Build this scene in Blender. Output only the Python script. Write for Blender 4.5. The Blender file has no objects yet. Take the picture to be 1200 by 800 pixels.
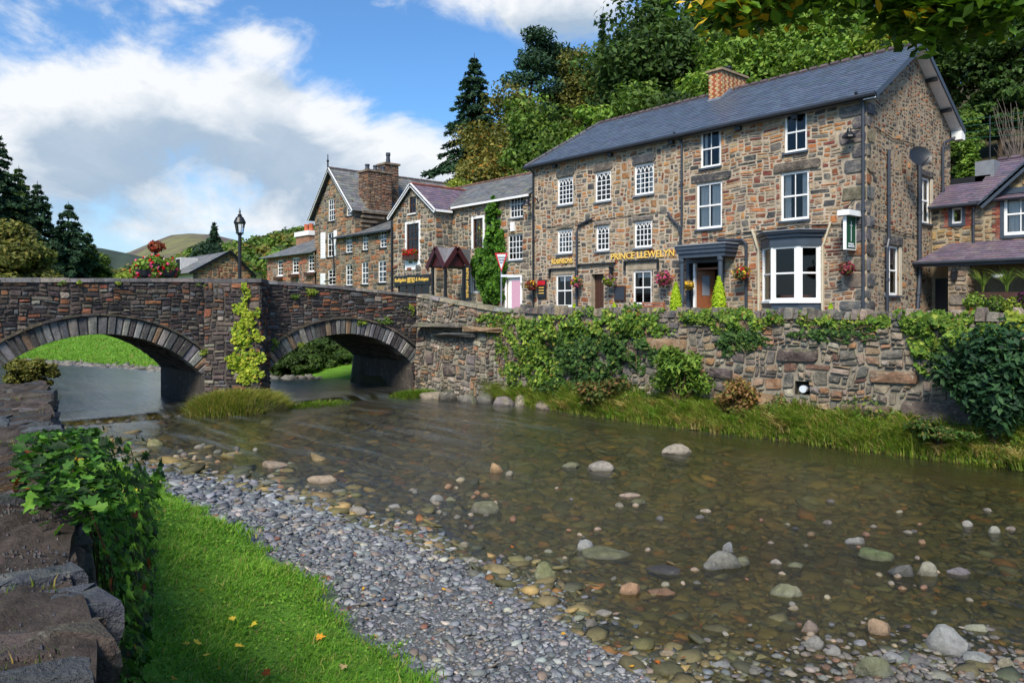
import bpy, math, random
import numpy as np
from mathutils import Vector, Matrix

R = math.radians
sc = bpy.context.scene
COL = sc.collection

# ------------------------------------------------------------------ camera
EYE = 3.4                       # metres above the river
FPX, HOR = 880.0, 362.0         # focal length and horizon on a 1200 x 800 sheet
YAW = math.atan2(0.756, 0.655)
RX, RY = 0.655, 0.756           # camera right = (RX, RY), forward = (-RY, RX)
cam_d = bpy.data.cameras.new("camera")
cam_d.sensor_width = 36.0
cam_d.lens = 36.0 * FPX / 1200.0
cam_d.shift_y = -(400.0 - HOR) / 1200.0
cam_d.clip_start, cam_d.clip_end = 0.05, 9000.0
cam = bpy.data.objects.new("camera", cam_d)
COL.objects.link(cam)
cam.location = (0, 0, EYE)
cam.rotation_euler = (R(90), 0, YAW)
sc.camera = cam

# ------------------------------------------------------------------ sun, sky, exposure
SUN_C = Vector((-0.20, -0.75, 0.0))          # towards the sun, in camera right / forward terms
SUN_AZ = Vector((RX * SUN_C.x - RY * SUN_C.y, RY * SUN_C.x + RX * SUN_C.y, 0)).normalized()
SUN_EL = R(46)
to_sun = Vector((SUN_AZ.x * math.cos(SUN_EL), SUN_AZ.y * math.cos(SUN_EL), math.sin(SUN_EL)))
sun_d = bpy.data.lights.new("sun", 'SUN')
sun_d.energy = 2.75
sun_d.angle = R(18)
sun_d.color = (1.0, 0.91, 0.78)
sun = bpy.data.objects.new("sun", sun_d)
COL.objects.link(sun)
sun.rotation_euler = to_sun.to_track_quat('Z', 'Y').to_euler()
sun.location = (0, 0, 60)

vs = sc.view_settings
vs.view_transform = 'Standard'
vs.look = 'None'
vs.gamma = 1.0
vs.use_curve_mapping = False
vs.exposure = 1.08
sc.cycles.use_denoising = True
sc.cycles.max_bounces = 7
sc.cycles.diffuse_bounces = 3
sc.cycles.glossy_bounces = 3
sc.cycles.transparent_max_bounces = 12
sc.cycles.transmission_bounces = 4
sc.cycles.caustics_reflective = False
sc.cycles.caustics_refractive = False
sc.cycles.sample_clamp_indirect = 6.0


class NT:
    """short hand for wiring shader nodes"""
    def __init__(self, tree):
        self.t = tree
    def n(self, typ, **kw):
        nd = self.t.nodes.new(typ)
        for k, v in kw.items():
            if k.startswith('i_'):
                nd.inputs[k[2:].replace('_', ' ')].default_value = v
            else:
                setattr(nd, k, v)
        return nd
    def put(self, sock, v):
        if hasattr(v, 'is_linked') or isinstance(v, bpy.types.NodeSocket):
            self.t.links.new(v, sock)
        else:
            sock.default_value = v
    def m(self, op, a, b=None, c=None, clamp=False):
        nd = self.t.nodes.new('ShaderNodeMath')
        nd.operation = op
        nd.use_clamp = clamp
        for i, v in enumerate((a, b, c)):
            if v is not None:
                self.put(nd.inputs[i], v)
        return nd.outputs[0]
    def noise(self, vec, scale, detail=4.0, rough=0.55, dist=0.0):
        nd = self.t.nodes.new('ShaderNodeTexNoise')
        if vec is not None:
            self.t.links.new(vec, nd.inputs['Vector'])
        nd.inputs['Scale'].default_value = scale
        nd.inputs['Detail'].default_value = detail
        nd.inputs['Roughness'].default_value = rough
        nd.inputs['Distortion'].default_value = dist
        return nd.outputs['Fac']
    def ramp(self, fac, stops):
        nd = self.t.nodes.new('ShaderNodeValToRGB')
        el = nd.color_ramp.elements
        while len(el) < len(stops):
            el.new(0.5)
        for e, (p, c) in zip(el, stops):
            e.position = p
            e.color = (c, c, c, 1) if isinstance(c, (int, float)) else (*c[:3], 1)
        self.t.links.new(fac, nd.inputs[0])
        return nd.outputs[0]
    def mix(self, fac, a, b, blend='MIX'):
        nd = self.t.nodes.new('ShaderNodeMix')
        nd.data_type = 'RGBA'
        nd.blend_type = blend
        self.put(nd.inputs[0], fac)
        for i, v in ((6, a), (7, b)):
            if isinstance(v, tuple):
                v = (*v[:3], 1)
            self.put(nd.inputs[i], v)
        return nd.outputs[2]
    def mapping(self, vec, scale=(1, 1, 1), loc=(0, 0, 0)):
        nd = self.t.nodes.new('ShaderNodeMapping')
        self.t.links.new(vec, nd.inputs[0])
        nd.inputs['Scale'].default_value = scale
        nd.inputs['Location'].default_value = loc
        return nd.outputs[0]


def S(r, g, b):
    f = lambda c: (c / 255) / 12.92 if c <= 10 else ((c / 255 + 0.055) / 1.055) ** 2.4
    return (f(r), f(g), f(b))


def build_world():
    w = bpy.data.worlds.new("World")
    sc.world = w
    w.use_nodes = True
    t = w.node_tree
    t.nodes.clear()
    N = NT(t)
    geo = N.n('ShaderNodeTexCoord')
    sep = N.n('ShaderNodeSeparateXYZ')
    t.links.new(geo.outputs['Generated'], sep.inputs[0])
    X, Y, Z = sep.outputs
    az = N.m('ARCTAN2', Y, X)                   # world azimuth
    el = N.m('ARCSINE', Z)                      # elevation
    az0 = math.atan2(RX, -RY)
    # density of cloud at an azimuth and an elevation
    grp = bpy.data.node_groups.new('cloud_density', 'ShaderNodeTree')
    for nm in ('az', 'el'):
        grp.interface.new_socket(nm, in_out='INPUT', socket_type='NodeSocketFloat')
    grp.interface.new_socket('d', in_out='OUTPUT', socket_type='NodeSocketFloat')
    G = NT(grp)
    gi = G.n('NodeGroupInput')
    go = G.n('NodeGroupOutput')
    cv = G.n('ShaderNodeCombineXYZ')
    grp.links.new(gi.outputs[0], cv.inputs[0])
    grp.links.new(G.m('MULTIPLY', gi.outputs[1], 1.6), cv.inputs[1])
    n1 = G.noise(cv.outputs[0], 6.5, 8, 0.6, 0.5)
    n2 = G.noise(G.mapping(cv.outputs[0], (1, 1, 1), (3.1, 7.7, 0)), 17.0, 7, 0.62, 0.4)
    nn = G.m('ADD', G.m('MULTIPLY', n1, 0.75), G.m('MULTIPLY', n2, 0.25))
    tot = G.m('SUBTRACT', G.m('MULTIPLY', G.m('SUBTRACT', nn, 0.5), 3.1), 0.06)
    # cumulus heaps: azimuth (degrees, + to the left of the view axis), elevation, half sizes, weight
    heaps = [(25, 14.2, 7.5, 2.7, 1.0), (31.5, 12.4, 6, 2.4, 0.85), (18, 13.6, 6, 2.2, 0.75), (12, 11.0, 6, 2.6, 0.75), (32, 8.6, 7, 1.5, 0.8),
             (15, 7.6, 13, 2.0, 0.6), (6.5, 9.5, 6, 3.2, 0.9), (19, 18.6, 2.4, 1.0, 0.6), (-2, 22.5, 6.5, 2.2, 0.95), (13, 19, 7, 3.5, -0.25), (3, 16.5, 5, 3.2, -0.7), (21, 10.6, 9, 1.6, 0.45), (30, 21, 9, 1.2, 0.3), (24, 5.6, 16, 1.3, 0.4)]
    for (a, e, ra, re, wt) in heaps:
        da = G.m('DIVIDE', G.m('SUBTRACT', gi.outputs[0], az0 + R(a)), R(ra))
        de = G.m('DIVIDE', G.m('SUBTRACT', gi.outputs[1], R(e)), R(re))
        q = G.m('ADD', G.m('MULTIPLY', da, da), G.m('MULTIPLY', de, de))
        tot = G.m('ADD', tot, G.m('MULTIPLY', G.m('EXPONENT', G.m('MULTIPLY', q, -1.0)), wt))
    grp.links.new(tot, go.inputs[0])

    def dens(a, e):
        nd = t.nodes.new('ShaderNodeGroup')
        nd.node_tree = grp
        N.put(nd.inputs[0], a)
        N.put(nd.inputs[1], e)
        return nd.outputs[0]
    d0 = dens(az, el)
    d_up = dens(N.m('ADD', az, 0.02), N.m('ADD', el, 0.045))
    cover = N.m('MULTIPLY', N.m('ADD', d0, 0.10), 1.35, clamp=True)
    cover = N.m('MULTIPLY', N.m('MULTIPLY', cover, cover), N.m('SUBTRACT', 3.0, N.m('MULTIPLY', cover, 2.0)), clamp=True)
    # cloud above the point shades it: bases grey, tops white
    under = N.m('MULTIPLY', N.m('SUBTRACT', d_up, 0.22), 1.25, clamp=True)
    under = N.m('MULTIPLY', under, N.m('SUBTRACT', 1.15, N.m('MULTIPLY', d0, 0.25)), clamp=True)
    sky = N.n('ShaderNodeTexSky', sky_type='NISHITA')
    sky.sun_disc = False
    sky.sun_elevation = SUN_EL
    sky.sun_rotation = math.atan2(SUN_AZ.x, SUN_AZ.y)
    sky.altitude = 50
    sky.air_density = 1.0
    sky.dust_density = 0.6
    sky.ozone_density = 2.5
    skyc = N.mix(1.0, sky.outputs[0], (0.48, 0.72, 0.90), 'MULTIPLY')
    cloud = N.mix(under, (4.6, 4.7, 4.8), (2.0, 2.55, 3.2))
    pale = N.m('MULTIPLY', N.m('SUBTRACT', 0.20, el), 5.0, clamp=True)
    skyc = N.mix(N.m('MULTIPLY', pale, 0.92), skyc, (2.9, 3.5, 4.0))
    col = N.mix(N.m('MULTIPLY', cover, 0.97), skyc, cloud)
    # below the horizon: dull ground tone
    low = N.m('MULTIPLY', Z, -30.0, clamp=True)
    col = N.mix(low, col, (0.8, 0.9, 0.8))
    bg = N.n('ShaderNodeBackground')
    bg.inputs['Strength'].default_value = 0.1
    t.links.new(col, bg.inputs[0])
    out = N.n('ShaderNodeOutputWorld')
    t.links.new(bg.outputs[0], out.inputs[0])


build_world()


# ------------------------------------------------------------------ a pixel of the 1200 x 800 sheet to a point of the place
def ray(px, py):
    xc, zc = (px - 600) / FPX, (HOR - py) / FPX
    return Vector((RX * xc - RY, RY * xc + RX, zc))
def at_d(px, py, d):
    r = ray(px, py)
    return Vector((r.x * d, r.y * d, EYE + r.z * d))
def at_y(px, py, y):
    r = ray(px, py)
    return at_d(px, py, y / r.y)
def at_x(px, py, x):
    r = ray(px, py)
    return at_d(px, py, x / r.x)
def at_z(px, py, z):
    r = ray(px, py)
    return at_d(px, py, (z - EYE) / r.z)
def depth(p):
    return -RY * p[0] + RX * p[1]


# ------------------------------------------------------------------ mesh and object helpers
BASE = {}


def children_fix(o, parent):
    o.parent = parent
    o.matrix_parent_inverse = Matrix.Translation(-BASE.get(parent.name, Vector((0, 0, 0))))


def thing(name, label, cat, loc=(0, 0, 0), group=None, kind=None):
    o = bpy.data.objects.new(name, None)
    o.empty_display_size = 0.2
    COL.objects.link(o)
    o.location = loc
    BASE[o.name] = Vector(loc)
    tag(o, label, cat, group, kind)
    return o


def tag(o, label=None, cat=None, group=None, kind=None):
    if label: o['label'] = label
    if cat: o['category'] = cat
    if group: o['group'] = group
    if kind: o['kind'] = kind
    return o


def np_mesh(name, v, f, cols=None, smooth=False):
    """v (n,3), f (m,k) one face size, cols per vertex (n,3)"""
    me = bpy.data.meshes.new(name)
    v = np.asarray(v, dtype=np.float32)
    f = np.asarray(f, dtype=np.int32)
    k = f.shape[1]
    me.vertices.add(len(v))
    me.vertices.foreach_set('co', v.ravel())
    me.loops.add(f.size)
    me.loops.foreach_set('vertex_index', f.ravel())
    me.polygons.add(len(f))
    me.polygons.foreach_set('loop_start', np.arange(0, f.size, k, dtype=np.int32))
    me.polygons.foreach_set('use_smooth', np.full(len(f), smooth, dtype=bool))
    me.update(calc_edges=True)
    if cols is not None:
        at = me.attributes.new('Col', 'FLOAT_COLOR', 'POINT')
        c4 = np.ones((len(v), 4), dtype=np.float32)
        c4[:, :3] = cols
        at.data.foreach_set('color', c4.ravel())
    return me


def link(name, me, mat, parent=None, kind=None):
    o = bpy.data.objects.new(name, me)
    COL.objects.link(o)
    if mat is not None and not me.materials:
        me.materials.append(mat)
    if parent is not None:
        children_fix(o, parent)
    if kind:
        o['kind'] = kind
    return o


class Frame:
    """a vertical wall plane: s along it, z up, d out of it"""
    def __init__(self, o, ux, n):
        self.o, self.u, self.n = Vector((o[0], o[1], 0)), Vector(ux).normalized(), Vector(n).normalized()
    def p(self, s, z, d=0.0):
        q = self.o + self.u * s + self.n * d
        return (q.x, q.y, z)
    def s(self, p):
        return (Vector((p[0], p[1], 0)) - self.o).dot(self.u)


class MB:
    def __init__(self):
        self.v, self.f, self.c = [], [], []
        self.col = (0.5, 0.5, 0.5)
    def add(self, vs_, fs, col=None):
        b = len(self.v)
        self.v.extend(vs_)
        self.f.extend([tuple(i + b for i in f) for f in fs])
        self.c.extend([col or self.col] * len(vs_))
    def hexa(self, p, col=None):
        self.add(p, [(0, 3, 2, 1), (4, 5, 6, 7), (0, 1, 5, 4), (1, 2, 6, 5), (2, 3, 7, 6), (3, 0, 4, 7)], col)
    def box(self, x0, x1, y0, y1, z0, z1, col=None):
        self.hexa([(x0, y0, z0), (x1, y0, z0), (x1, y1, z0), (x0, y1, z0), (x0, y0, z1), (x1, y0, z1), (x1, y1, z1), (x0, y1, z1)], col)
    def fbox(self, F, s0, s1, z0, z1, d0, d1, col=None):
        self.hexa([F.p(s0, z0, d0), F.p(s1, z0, d0), F.p(s1, z0, d1), F.p(s0, z0, d1), F.p(s0, z1, d0), F.p(s1, z1, d0), F.p(s1, z1, d1), F.p(s0, z1, d1)], col)
    def fbar(self, F, a, b, w, d0, d1, col=None):
        """a bar in the wall plane from a to b (s,z), width w"""
        ax, az = a; bx, bz = b
        L = math.hypot(bx - ax, bz - az) or 1e-6
        nx, nz = -(bz - az) / L * w / 2, (bx - ax) / L * w / 2
        q = [(ax - nx, az - nz), (bx - nx, bz - nz), (bx + nx, bz + nz), (ax + nx, az + nz)]
        self.hexa([F.p(*k, d0) for k in q] + [F.p(*k, d1) for k in q], col)
    def bar(self, a, b, w, h=None, up=(0, 0, 1), col=None):
        a, b = Vector(a), Vector(b)
        d = (b - a).normalized()
        u = Vector(up)
        if abs(d.dot(u)) > 0.98: u = Vector((1, 0, 0))
        s = d.cross(u).normalized() * w / 2
        t = s.cross(d).normalized() * (h or w) / 2
        self.hexa([tuple(p) for p in (a - s - t, a + s - t, b + s - t, b - s - t, a - s + t, a + s + t, b + s + t, b - s + t)], col)
    def tube(self, pts, r, n=8, col=None, cap=True):
        pts = [Vector(p) for p in pts]
        rs = r if isinstance(r, (list, tuple)) else [r] * len(pts)
        vs_, fs = [], []
        for i, p in enumerate(pts):
            d = (pts[min(i + 1, len(pts) - 1)] - pts[max(i - 1, 0)]).normalized()
            u = Vector((0, 0, 1)) if abs(d.z) < 0.9 else Vector((1, 0, 0))
            s = d.cross(u).normalized()
            t = s.cross(d)
            for k in range(n):
                a = 2 * math.pi * k / n
                vs_.append(tuple(p + (s * math.cos(a) + t * math.sin(a)) * rs[i]))
        for i in range(len(pts) - 1):
            for k in range(n):
                a, b = i * n + k, i * n + (k + 1) % n
                fs.append((a, b, b + n, a + n))
        if cap:
            fs.append(tuple(range(n - 1, -1, -1)))
            fs.append(tuple((len(pts) - 1) * n + k for k in range(n)))
        self.add(vs_, fs, col)
    def lathe(self, c, prof, n=12, col=None, cap=True):
        vs_, fs = [], []
        for (r, z) in prof:
            for k in range(n):
                a = 2 * math.pi * k / n
                vs_.append((c[0] + r * math.cos(a), c[1] + r * math.sin(a), c[2] + z))
        for i in range(len(prof) - 1):
            for k in range(n):
                a, b = i * n + k, i * n + (k + 1) % n
                fs.append((a, b, b + n, a + n))
        if cap:
            fs.append(tuple(range(n - 1, -1, -1)))
            fs.append(tuple((len(prof) - 1) * n + k for k in range(n)))
        self.add(vs_, fs, col)
    def prism(self, poly, d, col=None):
        """3-D polygon pushed along vector d"""
        n = len(poly)
        a = [tuple(p) for p in poly]
        b = [(p[0] + d[0], p[1] + d[1], p[2] + d[2]) for p in poly]
        self.add(a + b, [tuple(range(n - 1, -1, -1)), tuple(range(n, 2 * n))] + [(i, (i + 1) % n, (i + 1) % n + n, i + n) for i in range(n)], col)
    def mesh(self, name, smooth=False):
        me = bpy.data.meshes.new(name)
        me.from_pydata(self.v, [], self.f)
        at = me.attributes.new('Col', 'FLOAT_COLOR', 'POINT')
        c4 = np.ones((len(self.v), 4), dtype=np.float32)
        if self.c:
            c4[:, :3] = np.array(self.c)
        at.data.foreach_set('color', c4.ravel())
        if smooth:
            me.polygons.foreach_set('use_smooth', np.full(len(me.polygons), True))
        return me
    def build(self, name, mat, parent=None, smooth=False, kind=None):
        return link(name, self.mesh(name, smooth), mat, parent, kind)


# ------------------------------------------------------------------ materials
def mat_base(name):
    m = bpy.data.materials.new(name)
    m.use_nodes = True
    t = m.node_tree
    t.nodes.clear()
    N = NT(t)
    out = N.n('ShaderNodeOutputMaterial')
    b = N.n('ShaderNodeBsdfPrincipled')
    t.links.new(b.outputs[0], out.inputs[0])
    return m, N, b, out


def geo_pos(N):
    return N.n('ShaderNodeNewGeometry').outputs['Position']


def bump(N, b, h, strength, dist):
    bp = N.n('ShaderNodeBump')
    bp.inputs['Strength'].default_value = strength
    bp.inputs['Distance'].default_value = dist
    N.t.links.new(h, bp.inputs['Height'])
    N.t.links.new(bp.outputs[0], b.inputs['Normal'])


def m_plain(name, col, rough=0.6, var=0.25, scale=6.0, metal=0.0, bmp=0.0, spec=0.5):
    m, N, b, o = mat_base(name)
    p = geo_pos(N)
    n = N.noise(p, scale, 5, 0.6)
    c = N.mix(1.0, tuple(col), N.ramp(n, [(0.25, 1 - var), (0.75, 1 + var * 0.6)]), 'MULTIPLY')
    N.put(b.inputs['Base Color'], c)
    N.put(b.inputs['Roughness'], N.m('ADD', N.m('MULTIPLY', n, 0.15), rough - 0.07))
    b.inputs['Metallic'].default_value = metal
    b.inputs['Specular IOR Level'].default_value = spec
    if bmp:
        bump(N, b, N.noise(p, scale * 4, 5, 0.65), 0.6, bmp)
    return m


def m_col(name, rough=0.8, var=0.4, scale=9.0, bmp=0.02, bscale=30.0, spec=0.35, lichen=0.0, moss=0.0, streak=0.0, smear=0.0):
    """colour from the mesh's own Col, broken up by grain, lichen and moss"""
    m, N, b, o = mat_base(name)
    p = geo_pos(N)
    at = N.n('ShaderNodeAttribute', attribute_name='Col').outputs['Color']
    n = N.noise(p, scale, 6, 0.65)
    c = N.mix(1.0, at, N.ramp(n, [(0.22, 1 - var), (0.5, 1.0), (0.8, 1 + var * 0.8)]), 'MULTIPLY')
    fine = N.noise(p, scale * 6, 4, 0.7)
    c = N.mix(1.0, c, N.ramp(fine, [(0.25, 0.72), (0.75, 1.22)]), 'MULTIPLY')
    if streak:
        st = N.noise(N.mapping(p, (1.3, 1.3, 0.12)), 3.0, 5, 0.6)
        c = N.mix(1.0, c, N.ramp(st, [(0.3, 1 - streak), (0.62, 1.06)]), 'MULTIPLY')
    if smear:
        l = N.noise(N.mapping(p, (1, 1, 1.4), (2, 5, 1)), 2.6, 8, 0.75)
        c = N.mix(N.m('MULTIPLY', N.ramp(l, [(0.50, 0.0), (0.66, 1.0)]), smear), c, S(168, 154, 134))
    if lichen:
        l = N.noise(p, 5.5, 7, 0.72)
        c = N.mix(N.m('MULTIPLY', N.ramp(l, [(0.58, 0.0), (0.66, 1.0)]), lichen), c, S(168, 166, 150))
    if moss:
        l = N.noise(N.mapping(p, (1, 1, 1), (9, 4, 2)), 2.2, 7, 0.7)
        nz = N.n('ShaderNodeSeparateXYZ')
        N.t.links.new(N.n('ShaderNodeNewGeometry').outputs['Normal'], nz.inputs[0])
        k = N.m('ADD', N.m('MULTIPLY', nz.outputs[2], 0.16), l)
        c = N.mix(N.m('MULTIPLY', N.ramp(k, [(0.60, 0.0), (0.72, 1.0)]), moss), c, S(78, 92, 40))
    N.put(b.inputs['Base Color'], c)
    N.put(b.inputs['Roughness'], N.m('ADD', N.m('MULTIPLY', fine, 0.25), rough - 0.12))
    b.inputs['Specular IOR Level'].default_value = spec
    if bmp:
        bump(N, b, N.m('ADD', N.noise(p, bscale, 6, 0.7), N.m('MULTIPLY', n, 0.8)), 0.75, bmp)
    return m


def m_leaf(name, trans=0.35, rough=0.55, spec=0.3):
    m = bpy.data.materials.new(name)
    m.use_nodes = True
    t = m.node_tree
    t.nodes.clear()
    N = NT(t)
    out = N.n('ShaderNodeOutputMaterial')
    at = N.n('ShaderNodeAttribute', attribute_name='Col').outputs['Color']
    b = N.n('ShaderNodeBsdfPrincipled')
    N.put(b.inputs['Base Color'], at)
    b.inputs['Roughness'].default_value = rough
    b.inputs['Specular IOR Level'].default_value = spec
    tr = N.n('ShaderNodeBsdfTranslucent')
    N.put(tr.inputs[0], N.mix(1.0, at, (1.15, 1.25, 0.6), 'MULTIPLY'))
    mx = N.n('ShaderNodeMixShader')
    mx.inputs[0].default_value = trans
    t.links.new(b.outputs[0], mx.inputs[1])
    t.links.new(tr.outputs[0], mx.inputs[2])
    t.links.new(mx.outputs[0], out.inputs[0])
    return m


def m_glass(name):
    m = bpy.data.materials.new(name)
    m.use_nodes = True
    t = m.node_tree
    t.nodes.clear()
    N = NT(t)
    out = N.n('ShaderNodeOutputMaterial')
    fr = N.n('ShaderNodeFresnel')
    fr.inputs[0].default_value = 1.52
    gl = N.n('ShaderNodeBsdfGlossy')
    gl.inputs['Roughness'].default_value = 0.015
    gl.inputs['Color'].default_value = (0.95, 0.97, 1, 1)
    nz = N.noise(geo_pos(N), 1.6, 2, 0.5)
    bp = N.n('ShaderNodeBump')
    bp.inputs['Strength'].default_value = 0.10
    bp.inputs['Distance'].default_value = 0.02
    t.links.new(nz, bp.inputs['Height'])
    t.links.new(bp.outputs[0], gl.inputs['Normal'])
    tr = N.n('ShaderNodeBsdfTransparent')
    tr.inputs[0].default_value = (0.90, 0.92, 0.93, 1)
    mx = N.n('ShaderNodeMixShader')
    N.put(mx.inputs[0], N.m('MULTIPLY', fr.outputs[0], 0.95, clamp=True))
    t.links.new(tr.outputs[0], mx.inputs[1])
    t.links.new(gl.outputs[0], mx.inputs[2])
    t.links.new(mx.outputs[0], out.inputs[0])
    return m


M = {}
M['stone'] = m_col('rubble_stone', 0.88, 0.5, 5.0, 0.035, 20.0, lichen=0.3, streak=0.22, smear=0.6)
M['stone_wall'] = m_col('bank_wall_stone', 0.9, 0.55, 4.0, 0.05, 15.0, lichen=0.5, moss=0.4, streak=0.3, smear=0.5)
M['stone_bridge'] = m_col('bridge_stone', 0.86, 0.5, 6.0, 0.035, 20.0, lichen=0.35, moss=0.25, streak=0.35)
M['mortar'] = m_col('lime_mortar', 0.95, 0.35, 3.0, 0.02, 40.0, spec=0.15, streak=0.2)
M['slate'] = m_col('roof_slate', 0.40, 0.16, 5.0, 0.004, 30.0, spec=0.6)
M['slate_old'] = m_col('old_roof_slate', 0.62, 0.3, 5.0, 0.01, 30.0, lichen=0.35)
M['rock'] = m_col('river_rock', 0.7, 0.6, 9.0, 0.03, 22.0, spec=0.4, lichen=0.25)
M['pebble'] = m_col('pebble', 0.62, 0.3, 14.0, 0.008, 40.0, spec=0.4)
M['bed'] = m_col('bed_cobble', 0.7, 0.45, 7.0, 0.01, 30.0, spec=0.3)
M['white'] = m_plain('white_paint', S(236, 236, 234), 0.45, 0.10, 4.0)
M['cream'] = m_plain('cream_render', S(196, 184, 160), 0.8, 0.15, 3.0)
M['bluegrey'] = m_plain('slate_blue_paint', S(62, 72, 84), 0.42, 0.18, 4.0)
M['blackpaint'] = m_plain('black_paint', S(30, 33, 38), 0.4, 0.25, 8.0)
M['gutter'] = m_plain('gutter_grey', S(48, 54, 64), 0.45, 0.2, 5.0)
M['glass'] = m_glass('window_glass')
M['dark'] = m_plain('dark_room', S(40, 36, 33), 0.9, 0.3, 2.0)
M['curtain'] = m_plain('net_curtain', S(236, 234, 228), 0.9, 0.12, 12.0)
M['brownwood'] = m_plain('brown_wood', S(70, 44, 32), 0.5, 0.3, 9.0)
M['doorwood'] = m_plain('varnished_door', S(124, 70, 34), 0.4, 0.3, 9.0)
M['gold'] = m_plain('gold_letter', S(232, 192, 92), 0.4, 0.1, 9.0)
M['lead'] = m_plain('lead_flashing', S(120, 126, 134), 0.55, 0.2, 6.0)
M['iron'] = m_plain('cast_iron', S(22, 25, 30), 0.42, 0.25, 8.0)
M['red'] = m_plain('sign_red', S(186, 30, 40), 0.4, 0.08, 5.0)
M['signwhite'] = m_plain('sign_white', S(205, 212, 220), 0.4, 0.05, 5.0)
M['green'] = m_plain('sign_green', S(22, 78, 52), 0.45, 0.15, 9.0)
M['bark'] = m_col('bark', 0.95, 0.4, 4.0, 0.05, 14.0, spec=0.1)
M['leaf'] = m_leaf('leaf', 0.3, 0.6, 0.2)
M['needle'] = m_leaf('needle', 0.12, 0.7, 0.15)
M['grass'] = m_leaf('grass_blade', 0.35, 0.5, 0.25)
M['petal'] = m_leaf('petal', 0.3, 0.7, 0.1)
M['timber'] = m_plain('bench_timber', S(150, 92, 62), 0.6, 0.25, 9.0)
M['terracotta'] = m_plain('terracotta', S(178, 92, 58), 0.8, 0.2, 9.0)
M['plum'] = m_plain('plum_paint', S(62, 24, 30), 0.5, 0.2, 9.0)
M['pink'] = m_plain('pink_poster', S(204, 158, 178), 0.5, 0.1, 9.0)

# ------------------------------------------------------------------ lettering, made before the scene fills up
WORDS = ["PRINCE LLEWELYN", "ROBINSONS", "Beddgelert", "BISTRO", "& Antiques", "GIVE", "WAY", "ILDIWCH", "BISTRO ANTIQUES", "PRINCE", "LLEWELYN", "MENU"]
TXT = {}
for w_ in WORDS:
    cu = bpy.data.curves.new('lettering', 'FONT')
    cu.body = w_
    cu.size = 1.0
    cu.extrude = 0.04
    cu.offset = 0.012
    cu.resolution_u = 2
    cu.align_x = 'CENTER'
    cu.align_y = 'CENTER'
    o_ = bpy.data.objects.new('lettering', cu)
    COL.objects.link(o_)
    TXT[w_] = o_
bpy.context.view_layer.update()
dg_ = bpy.context.evaluated_depsgraph_get()
for w_ in WORDS:
    o_ = TXT[w_]
    me_ = bpy.data.meshes.new_from_object(o_.evaluated_get(dg_))
    me_.materials.clear()
    TXT[w_] = me_
    cu = o_.data
    bpy.data.objects.remove(o_)
    bpy.data.curves.remove(cu)


def lettering(th, word, F, s, z, d, width, height, mat, vertical=False, name='lettering'):
    me = TXT[word].copy()
    co = np.array([v.co for v in me.vertices])
    lo, hi = co.min(0), co.max(0)
    sx, sy = width / (hi[0] - lo[0]), height / (hi[1] - lo[1])
    mid = (lo + hi) / 2
    out = []
    for c in co:
        a, b = (c[0] - mid[0]) * sx, (c[1] - mid[1]) * sy
        if vertical:
            a, b = b, -a
        out.append(F.p(s + a, z + b, d + c[2] * 0.3))
    me.vertices.foreach_set('co', np.array(out, dtype=np.float32).ravel())
    me.update()
    me.name = name
    return link(name, me, mat, th)


# ------------------------------------------------------------------ rubble masonry
def clip(poly, hps):
    for (a, b, c) in hps:
        out = []
        n = len(poly)
        for i in range(n):
            p, q = poly[i], poly[(i + 1) % n]
            dp, dq = a * p[0] + b * p[1] - c, a * q[0] + b * q[1] - c
            if dp <= 0: out.append(p)
            if dp * dq < 0:
                t = dp / (dp - dq)
                out.append((p[0] + t * (q[0] - p[0]), p[1] + t * (q[1] - p[1])))
        poly = out
        if len(poly) < 3: return []
    return poly


def area(poly):
    return abs(sum(poly[i][0] * poly[(i + 1) % len(poly)][1] - poly[(i + 1) % len(poly)][0] * poly[i][1] for i in range(len(poly)))) / 2


def pack(s0, s1, z0, z1, wm, hm, rng, big=0.06):
    """random rubble: always lay the next stone in the lowest gap"""
    segs = [[s0, s1, z0]]
    out = []
    guard = 0
    while guard < 30000:
        guard += 1
        i = min(range(len(segs)), key=lambda k: segs[k][2])
        a, b, z = segs[i]
        if z >= z1 - 0.01: break
        h = rng.uniform(*hm) if rng.random() > big else hm[1] * rng.uniform(1.1, 1.7)
        w = min(wm[1], max(wm[0], rng.lognormvariate(math.log((wm[0] + wm[1]) * 0.42), 0.45)))
        w = max(w, h * rng.uniform(0.9, 1.5))
        if rng.random() < 0.12: w, h = w * 0.6, h * 0.7
        rest = (b - a) - w
        if rest < wm[0] * 0.75: w = b - a
        tops = [segs[k][2] for k in (i - 1, i + 1) if 0 <= k < len(segs)]
        for t in tops:
            if abs(z + h - t) < hm[0] * 0.55: h = t - z
        if z + h > z1 - hm[0] * 0.5: h = max(z1 - z, 0.02)
        side = rng.random() < 0.5
        sa, sb = (a, a + w) if side else (b - w, b)
        out.append((sa, sb, z, z + h))
        new = []
        if sa - a > 1e-4: new.append([a, sa, z])
        new.append([sa, sb, z + h])
        if b - sb > 1e-4: new.append([sb, b, z])
        segs[i:i + 1] = new
        m = [segs[0]]
        for q in segs[1:]:
            if abs(q[2] - m[-1][2]) < 0.004: m[-1][1] = q[1]
            else: m.append(q)
        segs = m
    return out


def pick(pal, rng, lo=0.75, hi=1.22):
    t = rng.random() * sum(p[0] for p in pal)
    for w, c in pal:
        t -= w
        if t <= 0: break
    k = rng.uniform(lo, hi)
    return tuple(max(0.004, min(0.85, v * k * rng.uniform(0.93, 1.07))) for v in c)


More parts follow.
